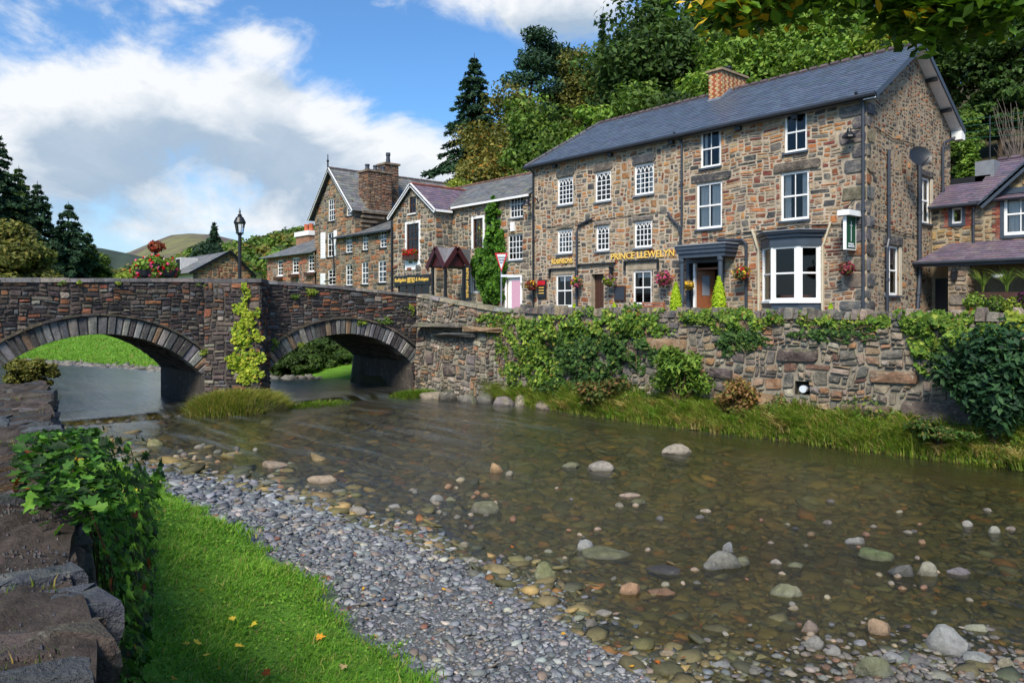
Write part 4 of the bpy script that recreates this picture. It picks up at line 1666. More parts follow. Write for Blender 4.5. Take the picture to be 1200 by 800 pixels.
    downpipe(th, [gp(1117, 160, .2), gp(1103, 168), gp(1102, 174), gp(1102, 272), gp(1107, 283)], .05)
    # cable draped across the front and round the corner
    g = MB()
    pts = []
    for px, py in ((640, 267), (700, 258), (745, 252), (775, 248.5)):
        pts.append(fp(px, py, .04))
    g.tube(pts, .014, 5)
    pts = [fp(px, py, .05) for px, py in ((802, 282), (840, 277.5), (880, 272), (940, 264), (985, 263), (1012, 263.5))] + [gp(px, py, .05) for px, py in ((1020, 264), (1035, 268), (1060, 274), (1074, 277))]
    g.tube(pts, .016, 5)
    g.build('wall_cable', M['blackpaint'], th)
    g = MB()
    g.tube([gp(1025, 150, .04), gp(1045, 163, .04), gp(1070, 169, .04), gp(1071, 180, .04)], .014, 5)
    g.build('wall_cable', M['blackpaint'], th)
    # dish on the gable
    c0 = Vector(gp(1057, 187, .55))
    g = MB()
    ax = Vector((.75, -.55, .25)).normalized()
    ux = ax.cross(Vector((0, 0, 1))).normalized()
    uz = ux.cross(ax)
    rows = 5
    vs_, fs = [], []
    for i in range(rows + 1):
        r = .40 * i / rows
        for k in range(18):
            a = 2 * math.pi * k / 18
            vs_.append(tuple(c0 + ux * r * math.cos(a) + uz * r * .9 * math.sin(a) + ax * (.55 * r * r)))
    for i in range(rows):
        for k in range(18):
            fs.append((i * 18 + k, i * 18 + (k + 1) % 18, (i + 1) * 18 + (k + 1) % 18, (i + 1) * 18 + k))
    g.add(vs_, fs)
    ds = g.build('satellite_dish', M['blackpaint'], th, smooth=True)
    g = MB()
    g.tube([c0 - ax * .02, c0 + Vector((-.2, .25, -.05)), gp(1072, 186, .1)], .025, 6)
    g.tube([c0 - uz * .34 + ax * .04, c0 - uz * .25 + ax * .48], .014, 6)
    g.build('dish_arm', M['blackpaint'], ds)
    # eyebrow mouldings over the ground windows
    for (pa, pb, py) in ((645, 676, 315.5), (676.5, 722, 310.5), (733, 772, 306.5)):
        g = MB()
        p, q = fp(pa, py, .06), fp(pb, py - (pb - pa) * .055, .06)
        g.bar(p, q, .12, .06)
        if pa != 676.5:
            g.bar(p, (p[0], p[1], p[2] - .38), .09, .07)
            g.bar(q, (q[0], q[1], q[2] - .38), .09, .07)
        g.build('drip_moulding', M['blackpaint'], th)
    # lettering
    s0, s1 = fx(717, Y) - HX0, fx(791, Y) - HX0
    lettering(th, "PRINCE LLEWELYN", F, (s0 + s1) / 2, fz(754, 298.5, Y), .05, s1 - s0, .28, M['gold'])
    s0, s1 = fx(647.5, Y) - HX0, fx(672, Y) - HX0
    lettering(th, "ROBINSONS", F, (s0 + s1) / 2, fz(660, 306, Y), .05, s1 - s0, .24, M['gold'])
    # side door
    a, b, c, d = D1
    g = MB()
    g.fbox(F, a, b, c, d, -.30, -.24)
    dr = g.build('side_door', M['brownwood'], th)
    g = MB()
    for k in range(4):
        g.fbox(F, a + .06 + (b - a - .1) * k / 4, a + .03 + (b - a - .1) * (k + 1) / 4, c + .1, d - .08, -.24, -.225)
    g.build('door_board', M['brownwood'], dr)
    # porch
    build_porch(th, F, P1, rng)
    build_bay(th, rng)
    return th


def build_porch(th, F, P1, rng):
    yf = HY0 - .85
    x0, x1 = fx(790.5, yf), fx(850, yf)
    zt, zb = fz(820, 285.5, yf), fz(820, 301, yf)
    g = MB()
    g.box(x0 + .10, x1 - .10, yf + .10, HY0 - .02, zb, zb + .16)
    g.box(x0 + .04, x1 - .04, yf + .04, HY0 - .02, zb + .16, zb + .30)
    g.box(x0, x1, yf, HY0 - .02, zb + .30, zt - .05)
    p = g.build('porch_canopy', M['bluegrey'], th)
    g = MB()
    g.box(x0 - .04, x1 + .04, yf - .04, HY0 - .02, zt - .05, zt)
    g.build('lead_roof', M['lead'], p)
    for px in (798.5, 843.5):
        xx = fx(px, yf + .16)
        g = MB()
        g.lathe((xx, yf + .2, GZ - .1), [(.13, 0), (.13, .12), (.085, .18), (.08, zb - GZ - .1), (.12, zb - GZ - .02), (.12, zb - GZ + .1)], 12)
        g.build('porch_column', M['bluegrey'], th, smooth=False)
    a, b, c, d = P1
    g = MB()
    g.fbox(F, a, a + .12, c, d, -.05, .10)
    g.fbox(F, b - .12, b, c, d, -.05, .10)
    g.fbox(F, a + .12, b - .12, d - .16, d, -.05, .10)
    g.build('door_surround', M['bluegrey'], th)
    sx = lambda px: fx(px, HY0) - HX0
    g = MB()
    g.fbox(F, sx(812.5), sx(815), c, d - .16, -.12, .02)
    g.build('door_post', M['white'], th)
    # leaf folded back with a long light
    g = MB()
    p0, p1 = Vector(F.p(sx(815.5), c, -.05)), Vector(F.p(sx(828), c, -.55))
    u = (p1 - p0).normalized()
    Fd = Frame(p0, u, (u.y, -u.x, 0))
    L = (p1 - p0).length
    zh = fz(820, 317, HY0)
    g.fbox(Fd, 0, L, c, zh, -.025, .025)
    dl = g.build('door_leaf', M['doorwood'], th)
    g = MB()
    g.fbox(Fd, L * .3, L * .7, zh - .95, zh - .2, .026, .034)
    g.build('door_light', M['lead'], dl)
    g = MB()
    g.lathe((*Fd.p(L * .85, 0, .05)[:2], zh - 1.1), [(.02, 0), (.035, .02), (.02, .05)], 8)
    g.build('handle', M['gold'], dl)
    # hall walls and lintel beam
    g = MB()
    g.fbox(F, sx(815), b - .12, zh + .02, zh + .10, -.10, .02)
    g.build('door_head', M['doorwood'], th)
    g = MB()
    g.fbox(F, sx(833), sx(847), c, d - .16, -.50, -.44)
    g.build('hall_screen', M['gutter'], th)


def build_bay(th, rng):
    yf = HY0 - .62
    xa, xb, xc_, xd = fx(893.5, HY0), fx(904, yf), fx(935.5, yf), fx(962, HY0)
    zt, zb = fz(925, 288, yf), fz(925, 355, yf)
    base = [(xa, HY0), (xb, yf), (xc_, yf), (xd, HY0)]
    bay = MB()
    bay.prism([(x, y, GZ - .2) for x, y in base], (0, 0, zb - GZ + .2))
    b = bay.build('bay_window', M['bluegrey'], th)
    def grow(k, dy):
        cx = (xa + xd) / 2
        return [(xa - k, HY0 - .02), (xb - k * .7, yf - dy), (xc_ + k * .7, yf - dy), (xd + k, HY0 - .02)]
    g = MB()
    g.prism([(x, y, zb) for x, y in grow(.05, .07)], (0, 0, .07))
    g.build('sill', M['white'], b)
    for (z0, z1, k, m) in ((zt, zt + .30, .05, 'bluegrey'), (zt + .30, zt + .42, .12, 'bluegrey'), (zt + .42, zt + .50, .20, 'gutter'), (zt + .50, zt + .53, .24, 'lead')):
        g = MB()
        g.prism([(x, y, z0) for x, y in grow(k, k)], (0, 0, z1 - z0))
        g.build('cornice', M[m], b)
    for i, (p, q) in enumerate(zip(base, base[1:])):
        u = Vector((q[0] - p[0], q[1] - p[1], 0))
        L = u.length
        Fb = Frame(p, u, (u.y, -u.x, 0))
        for (s0, s1) in ((0, .07), (L - .07, L)):
            g = MB()
            g.fbox(Fb, s0, s1, zb + .07, zt, -.1, .012)
            g.build('mullion', M['white'], b)
        window(th, Fb, (.07, L - .07, zb + .07, zt), 1, 2, 'sash', panes=True, rec=.04, fr=.08 if i else .05, seed=30 + i, name='bay_sash')
    cush = MB()
    cush.box(xb, xc_, HY0 + .0, HY0 + .3, zb + .05, zb + .28)
    cush.build('window_seat', M['terracotta'], b)
    for sg, xx in ((-1, xa), (1, xd)):
        g = MB()
        g.bar((xx + sg * .10, HY0 - .03, GZ - .1), (xx + sg * .10, HY0 - .03, zt), .16, .06)
        g.bar((xx + sg * .12, HY0 - .04, zt), (xx + sg * .38, HY0 - .04, zt + .75), .12, .06)
        g.build('render_margin', M['cream'], b)


build_hotel()


# ------------------------------------------------------------------ houses further along the street
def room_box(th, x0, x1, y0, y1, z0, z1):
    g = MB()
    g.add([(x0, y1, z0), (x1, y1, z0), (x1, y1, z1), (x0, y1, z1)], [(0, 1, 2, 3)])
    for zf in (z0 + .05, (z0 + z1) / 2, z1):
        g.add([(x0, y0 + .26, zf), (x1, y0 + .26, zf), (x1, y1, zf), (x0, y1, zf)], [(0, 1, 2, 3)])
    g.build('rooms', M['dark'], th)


def barge(th, F, s0, s1, sm, ze, za, d, w=.16, mat='white', over=.25):
    for (a, b) in ((s0, 1), (s1, -1)):
        k = (za - ze) / (sm - a)
        g = MB()
        aa = a - b * over
        g.fbar(F, (aa, ze - abs(k) * over), (sm, za), w, d - .05, d)
        g.build('barge_board', M[mat], th)


def build_cottage_row():
    """the house with the small cross gable and the bistro in its ground floor"""
    rng = random.Random(17)
    X0, X1, Y0, Y1 = -37.1, -26.52, 24.25, 30.8
    EV, RGZ, RGY = 8.92, 10.75, 27.5
    WX1, WY = -32.9, 23.1
    th = thing('bistro_house', 'stone house with white-edged cross gable, creeper and bistro shopfront', 'house', ((X0 + X1) / 2, Y0, GZ))
    F = Frame((WX1, Y0), (1, 0, 0), (0, -1, 0))
    o = lambda *b: op(b, Y0, WX1)
    w_a, w_b = o(597.5, 613, 231, 255), o(595.5, 612.5, 275, 304.5)
    w_c, w_d = o(555, 566.5, 256, 291), o(553, 565, 311, 343)
    d_a = o(594, 610.5, 325, 362)
    d_a = (d_a[0], d_a[1], GZ, d_a[3])
    ops = [w_a, w_b, w_c, w_d, d_a]
    L = X1 - WX1
    st = gather(F, (0, L, GZ - .2, EV), (.22, .7), (.14, .34), PAL_COT, rng, ops, dep=.035, gap=.06, rough=.2)
    Wf = Frame((X0, WY), (1, 0, 0), (0, -1, 0))
    ww = WX1 - X0
    ow = lambda *b: op(b, WY, X0)
    a1, a2 = ow(479.5, 487.5, 230.5, 250), ow(477, 491.5, 262, 298)
    shop = ow(466, 503.5, 333, 350)
    fascia = ow(463.5, 505.5, 322.5, 334)
    opw = [a1, a2, shop]
    WAP = 10.25
    hps = gable_hps(0, ww, 8.75, WAP)
    st += gather(Wf, (0, ww, GZ - .2, WAP), (.22, .6), (.16, .34), PAL_COT, rng, opw, hps, dep=.04, gap=.07, rough=.2)
    Sf = Frame((WX1, WY), (0, 1, 0), (1, 0, 0))
    st += gather(Sf, (0, Y0 - WY, GZ - .2, 8.8), (.25, .7), (.2, .4), PAL_COT, rng, dep=.04, gap=.06, rough=.2)
    lay_stones(th, st, M['stone'], 300)
    mort = S(170, 158, 138)
    backing(th, F, (0, L, GZ - .3, EV), ops, [], M['mortar'], mort, 'wall')
    backing(th, Wf, (0, ww, GZ - .3, WAP), opw, hps, M['mortar'], mort, 'gable_wall')
    backing(th, Sf, (0, Y0 - WY, GZ - .3, 8.8), [], [], M['mortar'], mort, 'return_wall')
    room_box(th, WX1 + .01, X1, Y0, Y0 + 2.5, GZ, EV - .05)
    room_box(th, X0, WX1 - .01, WY, WY + 2.5, GZ, 8.7)
    window(th, F, w_a, 4, 3, 'grid', sill='lead', seed=1, fr=.05)
    window(th, F, w_b, 4, 4, 'grid', sill='lead', seed=2, fr=.05)
    window(th, F, w_c, 3, 4, 'sash', 'brownwood', seed=3, rec=.06)
    window(th, F, w_d, 2, 2, 'sash', seed=4)
    window(th, Wf, a1, 2, 2, 'sash', 'brownwood', sill='white', seed=5)
    wv = window(th, Wf, a2, 3, 4, 'sash', 'brownwood', seed=6, rec=.05)
    for (Fr, q, k) in ((Wf, a2, .13), (F, w_c, .13), (F, w_d, .1), (F, d_a, .1)):
        g = MB()
        lo = q[2] - (.85 if q is a2 else 0)
        g.fbox(Fr, q[0] - k, q[0], lo, q[3] + k, -.02, .05)
        g.fbox(Fr, q[1], q[1] + k, lo, q[3] + k, -.02, .05)
        g.fbox(Fr, q[0], q[1], q[3], q[3] + k, -.02, .05)
        if q is a2: g.fbox(Fr, q[0], q[1], lo, q[2], -.02, .04)
        g.build('window_surround' if q is not d_a else 'door_frame', M['white'], th)
    # shop front
    g = MB()
    a, b, c, d = fascia
    g.fbox(Wf, a, b, c, d, -.02, .10)
    sg = g.build('shop_fascia', M['blackpaint'], th)
    zc, hh = (c + d) / 2, (d - c)
    w_ = b - a
    lettering(sg, "Beddgelert", Wf, a + w_ * .20, zc, .115, w_ * .33, hh * .5, M['gold'])
    lettering(sg, "BISTRO", Wf, a + w_ * .50, zc, .115, w_ * .20, hh * .55, M['gold'])
    lettering(sg, "& Antiques", Wf, a + w_ * .80, zc, .115, w_ * .34, hh * .5, M['gold'])
    window(th, Wf, shop, 4, 1, 'grid', 'brownwood', seed=7, rec=.06, fr=.07, bar=.06, panes=True)
    # the pink poster on the white door
    a, b, c, d = d_a
    g = MB()
    g.fbox(F, a, b, c, d, -.14, -.08)
    dr = g.build('shop_door', M['white'], th)
    g = MB()
    g.fbox(F, a + .28, b - .1, c + .5, d - .15, -.08, -.07)
    g.build('poster', M['pink'], dr)
    # roofs
    e0 = Vector((X0 - .1, Y0 - .22, EV - .05))
    sl = Vector((0, RGY - e0.y, RGZ - e0.z))
    slates(th, e0, (1, 0, 0), sl, [(0, 0), (X1 - e0.x - .02, 0), (X1 - e0.x - .02, sl.length), (0, sl.length)], SL_OLD, M['slate_old'], rng, .36, .26)
    e1 = Vector((X1 - .02, Y1 + .2, EV - .05))
    s2 = Vector((0, RGY - e1.y, RGZ - e1.z))
    slates(th, e1, (-1, 0, 0), s2, [(0, 0), (e1.x - e0.x, 0), (e1.x - e0.x, s2.length), (0, s2.length)], SL_OLD, M['slate_old'], rng, .7, .5)
    ridge(th, (X0 - .1, RGY, RGZ + .03), (X1, RGY, RGZ + .03), M['slate_old'], rng, .09, .45, S(110, 84, 72))
    xm = (X0 + WX1) / 2
    bk = RGY - .6
    for (xe, sgn) in ((X0 - .2, 1), (WX1 + .2, -1)):
        ze = 8.75 - .12
        upv = Vector((xm - xe, 0, WAP + .04 - ze))
        if sgn == 1:
            O, ev = Vector((xe, bk, ze)), (0, -1, 0)
        else:
            O, ev = Vector((xe, WY - .25, ze)), (0, 1, 0)
        D_ = bk - (WY - .25)
        slates(th, O, ev, upv, [(0, 0), (D_, 0), (D_, upv.length), (0, upv.length)], SL_PURPLE, M['slate_old'], rng, .34, .25)
    ridge(th, (xm, WY - .25, WAP + .08), (xm, bk, WAP + .08), M['slate_old'], rng, .08, .45, S(130, 78, 66))
    barge(th, Wf, 0, ww, ww / 2, 8.75, WAP + .02, .24, .2)
    g = MB()
    g.bar((WX1 + .22, WY - .2, 8.62), (WX1 + .22, Y0 - .2, 8.62), .07, .12)
    g.bar((WX1 + .2, Y0 - .26, EV - .1), (X1, Y0 - .26, EV - .1), .08, .10)
    g.build('gutter', M['white'], th)
    pp = lambda px, py, d=.08: F.p(fx(px, Y0) - WX1, fz(px, py, Y0), d)
    # meter box
    q = o(600, 604, 260.5, 271)
    g = MB()
    g.fbox(F, *q, 0, .12)
    g.build('meter_box', M['white'], th)
    # black pipe at the wing's outer corner
    downpipe(th, [Wf.p(.05, 8.5, .12), Wf.p(.05, GZ, .12)], .06, 'blackpaint')
    # porch with two little gables
    px0, px1, pd = fx(509, WY - 1.0), fx(525.5, WY - 1.0), 1.15
    zpe, zpa = fz(520, 313, WY - 1), fz(520, 290.5, WY - 1)
    x0, x1, y0, y1 = px0, px1, WY - 1.2, WY + .9
    pt = MB()
    for (xx, yy) in ((x0 + .06, y0 + .06), (x1 - .06, y0 + .06), (x1 - .06, y1 - .9)):
        pt = MB()
        pt.box(xx - .06, xx + .06, yy - .06, yy + .06, GZ, zpe + .05)
        pt.build('porch_post', M['blackpaint'], th)
    xm2, ym2 = (x0 + x1) / 2, (y0 + y1 - .84) / 2
    # roof: ridge back to the wall plus a ridge to the side
    def tri_roof(a, b, c, d, nm='porch_roof'):
        g = MB()
        g.col = S(112, 110, 114)
        g.prism([a, b, c, d] if d else [a, b, c], (0, 0, .04))
        g.build(nm, M['slate_old'], th)
    ov = .16
    tri_roof((x0 - ov, y0 - ov, zpe), (xm2, y0 - ov, zpa), (xm2, y1, zpa), (x0 - ov, y1, zpe))
    tri_roof((x1 + ov, y0 - ov, zpe), (xm2, y0 - ov, zpa), (xm2, ym2, zpa), None)
    tri_roof((x1 + ov, y0 - ov, zpe), (x1 + ov, ym2, zpa), (xm2, ym2, zpa), None)
    tri_roof((x1 + ov, y1 - .84 + ov, zpe), (x1 + ov, ym2, zpa), (xm2, ym2, zpa), (xm2, y1, zpa))
    Fa = Frame((x0, y0), (1, 0, 0), (0, -1, 0))
    Fb = Frame((x1, y0), (0, 1, 0), (1, 0, 0))
    for (Fr, wd) in ((Fa, x1 - x0), (Fb, y1 - .84 - y0)):
        for a, b in (((-ov, zpe - .06), (wd / 2, zpa)), ((wd + ov, zpe - .06), (wd / 2, zpa))):
            g = MB()
            g.fbar(Fr, a, b, .24, ov - .02, ov + .04)
            g.build('porch_barge', M['plum'], th)
        g = MB()
        g.add([Fr.p(0, zpe + .04, .02), Fr.p(wd, zpe + .04, .02), Fr.p(wd / 2, zpa - .1, .02)], [(0, 1, 2)])
        g.build('porch_gable', M['plum'], th)
    # upright black sign
    q = (fx(545.5, WY - .6), fx(551, WY - .6))
    g = MB()
    zt, zb = fz(548, 311, WY - .6), fz(548, 352, WY - .6)
    Fv = Frame((q[0], WY - .6), (1, 0, 0), (0, -1, 0))
    g.fbox(Fv, 0, q[1] - q[0], zb, zt, -.03, .03)
    vs2 = g.build('hanging_board', M['blackpaint'], th)
    lettering(vs2, "BISTRO ANTIQUES", Fv, (q[1] - q[0]) / 2, (zt + zb) / 2, .04, (zt - zb) * .85, (q[1] - q[0]) * .5, M['gold'], vertical=True)
    # window box with flowers is made with the plants
    return Wf, a2


def build_low_range():
    rng = random.Random(23)
    Y0 = 23.02
    X0, X1 = fx(394, Y0), -37.12
    EV = 7.98
    th = thing('low_stone_house', 'lower stone house with six white windows between two gables', 'house', ((X0 + X1) / 2, Y0, GZ))
    F = Frame((X0, Y0), (1, 0, 0), (0, -1, 0))
    o = lambda *b: op(b, Y0, X0)
    ws = [o(405.5, 413, 277.5, 296), o(425, 431.5, 274, 293), o(445.5, 453, 270.5, 290), o(405.5, 413, 310, 334.5), o(424, 431.5, 307, 333), o(443.5, 452.5, 305.5, 331)]
    L = X1 - X0
    st = gather(F, (0, L, GZ - .2, EV), (.25, .8), (.16, .34), [(3, S(150, 118, 88)), (2, S(130, 120, 104)), (2, S(158, 100, 66)), (2, S(96, 92, 86)), (1, S(76, 74, 72))], rng, ws, dep=.035, gap=.045, rough=.2)
    lay_stones(th, st, M['stone'], 200)
    backing(th, F, (0, L, GZ - .3, EV), ws, [], M['mortar'], S(146, 132, 110), 'wall')
    Fe = Frame((X0, Y0 + 4), (0, -1, 0), (-1, 0, 0))
    backing(th, Fe, (0, 4, GZ - .3, EV), [], [], M['mortar'], S(146, 132, 110), 'end_wall')
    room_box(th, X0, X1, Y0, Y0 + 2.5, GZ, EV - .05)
    for i, q in enumerate(ws):
        window(th, F, q, 2, 4, 'sash' if i < 5 else 'sash', sill='blackpaint', seed=i + 40, rec=.06, fr=.05, curtain=.25)
    e0 = Vector((X0 - .12, Y0 - .25, EV - .04))
    sl = Vector((0, 4.6, 1.75))
    slates(th, e0, (1, 0, 0), sl, [(0, 0), (X1 - e0.x - .02, 0), (X1 - e0.x - .02, sl.length), (0.0, sl.length)], SL_OLD, M['slate_old'], rng, .38, .28)
    g = MB()
    g.bar((e0.x, e0.y - .05, EV - .09), (X1, e0.y - .05, EV - .09), .1, .1)
    g.build('gutter', M['blackpaint'], th)
    downpipe(th, [F.p(-.05, EV - .15, .2), F.p(-.05, 5.6, .1), F.p(-.5, 5.25, .1), F.p(-1.4, 5.2, .1)], .05, 'blackpaint')


def build_tall_gable():
    rng = random.Random(29)
    Y0 = 23.2
    X0, X1 = fx(369, Y0), fx(415, Y0)
    Y1 = 32.5
    EV, AP = fz(414, 243, Y0) , fz(387, 200, Y0)
    th = thing('gabled_stone_house', 'tall stone house with white-edged gable, white shutters and big chimneys', 'house', ((X0 + X1) / 2, Y0, GZ))
    F = Frame((X0, Y0), (1, 0, 0), (0, -1, 0))
    wd = X1 - X0
    o = lambda *b: op(b, Y0, X0)
    sm = fx(387, Y0) - X0
    sm = wd * .48
    ws = [o(385, 392.5, 233, 259), o(406.5, 412, 235.5, 253), o(384, 391.5, 272.5, 301), o(384.5, 393, 316, 334)]
    hps = gable_hps(0, wd, EV, AP, sm)
    pal = [(3, S(150, 120, 92)), (2, S(126, 118, 104)), (2, S(156, 106, 72)), (2, S(98, 94, 88)), (1, S(78, 76, 74))]
    st = gather(F, (0, wd, GZ - .2, AP), (.25, .75), (.18, .36), pal, rng, ws, hps, dep=.035, gap=.045, rough=.2)
    Fs = Frame((X1, Y0), (0, 1, 0), (1, 0, 0))
    st += gather(Fs, (0, 9.3, 7.2, EV), (.3, .8), (.18, .34), pal, rng, dep=.035, gap=.045, rough=.2)
    lay_stones(th, st, M['stone'], 200)
    mort = S(150, 138, 116)
    backing(th, F, (0, wd, GZ - .3, AP), ws, hps, M['mortar'], mort, 'gable_wall')
    backing(th, Fs, (0, 9.3, GZ - .3, EV), [], [], M['mortar'], mort, 'side_wall')
    Fo = Frame((X0, Y1), (0, -1, 0), (-1, 0, 0))
    backing(th, Fo, (0, 9.3, GZ - .3, EV), [], [], M['mortar'], mort, 'far_wall')
    room_box(th, X0, X1, Y0, Y0 + 2.5, GZ, EV)
    for i, q in enumerate(ws):
        window(th, F, q, 2 if i != 0 else 3, 4, 'sash', sill='blackpaint', seed=i + 60, rec=.06, fr=.05)
    for b in ((376.8, 382, 272.5, 303), (392, 395.5, 270, 300), (376.5, 381.8, 320.5, 334)):
        q = o(*b)
        g = MB()
        g.fbox(F, *q, .02, .07)
        sh = g.build('shutter', M['white'], th)
        g = MB()
        n = 8
        for k in range(n):
            z0 = q[2] + .08 + (q[3] - q[2] - .16) * k / n
            g.fbox(F, q[0] + .05, q[1] - .05, z0, z0 + (q[3] - q[2] - .16) / n - .03, .07, .085)
        g.build('slat', M['white'], sh)
    xm = X0 + sm
    for (xe, sg) in ((X0 - .35, 1), (X1 + .3, -1)):
        k = (AP - EV) / (sm if sg == 1 else wd - sm)
        ze = EV - k * (.35 if sg == 1 else .3) + .04
        up = Vector((xm - xe, 0, AP + .06 - ze))
        D_ = Y1 - Y0 + .4
        O, ev = (Vector((xe, Y1, ze)), (0, -1, 0)) if sg == 1 else (Vector((xe, Y0 - .4, ze)), (0, 1, 0))
        slates(th, O, ev, up, [(0, 0), (D_, 0), (D_, up.length), (0, up.length)], SL_OLD, M['slate_old'], rng, .38, .28)
    ridge(th, (xm, Y0 - .4, AP + .1), (xm, Y1, AP + .1), M['slate_old'], rng, .09, .5, S(92, 84, 84))
    barge(th, F, 0, wd, sm, EV, AP + .04, .38, .18, over=.32)
    for (xe, b) in ((0, 1), (wd, -1)):
        g = MB()
        for t in (.25, .6):
            s = xe + (sm - xe) * t
            z = EV + (AP - EV) * t
            g.fbox(F, s - .07, s + .07, z - .16, z - .02, 0, .34)
        g.build('purlin_end', M['blackpaint'], th)
    g = MB()
    g.lathe((xm, Y0 - .36, AP + .1), [(.05, 0), (.05, .35), (.1, .42), (.03, .55), (.03, .85)], 8)
    g.build('finial', M['blackpaint'], th)
    # chimneys
    for (b, dx, yy, cap, pots, nm) in (((427.5, 452), .0, 26.2, (201, 246), 3, 0), ((449, 467.5), .0, 30.2, (193, 222), 1, 1)):
        x0, x1 = X1 - (1.0 if nm == 0 else 1.6), X1 + (.12 if nm == 0 else -.6)
        pa, pb = at_x(b[0], 300, x1), at_x(b[1], 300, x1)
        ya, yb = pa.y, max(pb.y, pa.y + .9)
        if nm == 1: ya = at_x(452, 300, x1).y; yb = at_x(467, 300, x1).y
        if nm == 0: ya, yb = at_x(431, 300, x1).y, at_x(459, 300, x1).y
        zt = at_x(b[0] + 8, cap[0], x1).z
        core = MB()
        core.col = S(120, 92, 74)
        core.box(x0, x1, ya, yb, EV - .4, zt)
        c = core.build('chimney_stack', M['mortar'], th)
        mb = MB()
        for (Fr, wdd) in ((Frame((x0, ya), (1, 0, 0), (0, -1, 0)), x1 - x0), (Frame((x1, ya), (0, 1, 0), (1, 0, 0)), yb - ya)):
            for v, f, cc in gather(Fr, (0, wdd, EV - .4, zt - .02), (.2, .45), (.12, .2), [(2, S(124, 92, 74)), (2, S(108, 92, 80)), (1, S(140, 118, 96)), (1, S(84, 76, 72))], rng, dep=.03, gap=.03):
                mb.add(v, f, cc)
        mb.build('small_stones', M['stone'], c, kind='stuff')
        g = MB()
        g.col = S(120, 104, 88)
        g.box(x0 - .1, x1 + .1, ya - .1, yb + .1, zt, zt + .12)
        g.build('chimney_cap', M['stone'], c)
        for k in range(pots):
            g = MB()
            yy = ya + (yb - ya) * (k + .5) / pots
            hh = .42 if nm == 0 else .75
            g.lathe(((x0 + x1) / 2, yy, zt + .12), [(.14, 0), (.16, .1), (.12, hh * .7), (.16, hh * .75), (.15, hh)], 10)
            g.build('chimney_pot', M['gutter'], c)
    # stepped corbels below the side eave
    for k in range(4):
        g = MB()
        g.col = S(110, 98, 86)
        z = EV - .35 - .28 * k
        g.box(X1, X1 + .5 - .1 * k, Y0 + .4 - .0, Y0 + 2.4 - .45 * k, z, z + .16)
        g.build('corbel', M['stone'], th)


def build_far_house():
    rng = random.Random(31)
    Y0 = 23.0
    X0, X1 = fx(313, Y0), fx(369, Y0) - .05
    EV = fz(340, 299, Y0)
    th = thing('far_stone_house', 'low stone house with pale chimney beyond the shuttered gable', 'house', ((X0 + X1) / 2, Y0, 1.5))
    F = Frame((X0, Y0), (1, 0, 0), (0, -1, 0))
    o = lambda *b: op(b, Y0, X0)
    ws = [o(325.5, 331.5, 305, 323), o(343, 350, 302, 320), o(361.5, 368, 299, 318)]
    L = X1 - X0
    st = gather(F, (0, L, 1.5, EV), (.3, .8), (.18, .36), [(3, S(150, 108, 82)), (2, S(134, 120, 106)), (2, S(156, 96, 70)), (1, S(96, 86, 82))], rng, ws, dep=.035, gap=.045, rough=.2)
    lay_stones(th, st, M['stone'], 120)
    backing(th, F, (0, L, 1.4, EV), ws, [], M['mortar'], S(150, 132, 112), 'wall')
    Fe = Frame((X0, Y0 + 6), (0, -1, 0), (-1, 0, 0))
    backing(th, Fe, (0, 6, 1.4, EV), [], [], M['mortar'], S(150, 132, 112), 'end_wall')
    room_box(th, X0, X1, Y0, Y0 + 2.5, 1.5, EV - .05)
    for i, q in enumerate(ws):
        w = window(th, F, q, 2, 4, 'sash', sill='white', seed=i + 80, rec=.06, fr=.06)
        g = MB()
        g.fbox(F, q[0] - .1, q[1] + .1, q[2] - .3, q[2] - .08, .02, .3)
        g.build('window_box', M['brownwood'], w)
    e0 = Vector((X0 - .7, Y0 - .35, EV - .04))
    up = Vector((0, 3.4, 1.55))
    slates(th, e0, (1, 0, 0), up, [(0, 0), (X1 - e0.x, 0), (X1 - e0.x, up.length), (2.4, up.length)], SL_OLD, M['slate_old'], rng, .4, .3)
    hip = MB()
    hip.col = S(100, 100, 104)
    hip.add([tuple(e0), tuple(e0 + Vector((2.4, 0, 0)) + up), (e0.x, Y0 + 6.3, e0.z)], [(0, 1, 2)])
    hip.build('hip_slope', M['slate_old'], th)
    c0, c1 = at_y(352.5, 285, Y0 + 3), at_y(368, 285, Y0 + 3)
    zt = at_y(360, 277, Y0 + 3).z
    g = MB()
    g.col = S(150, 110, 84)
    g.box(c0.x, c1.x, Y0 + 2.6, Y0 + 3.6, EV + .6, zt)
    c = g.build('chimney_stack', M['stone'], th)
    g = MB()
    g.box(c0.x - .1, c1.x + .1, Y0 + 2.5, Y0 + 3.7, zt, zt + .35)
    g.build('chimney_cap', M['white'], c)
    for k in (.35, .7):
        g = MB()
        g.lathe((lerp(c0.x, c1.x, k), Y0 + 3.1, zt + .35), [(.2, 0), (.17, .3), (.2, .6)], 8)
        g.build('chimney_pot', M['terracotta'], c)


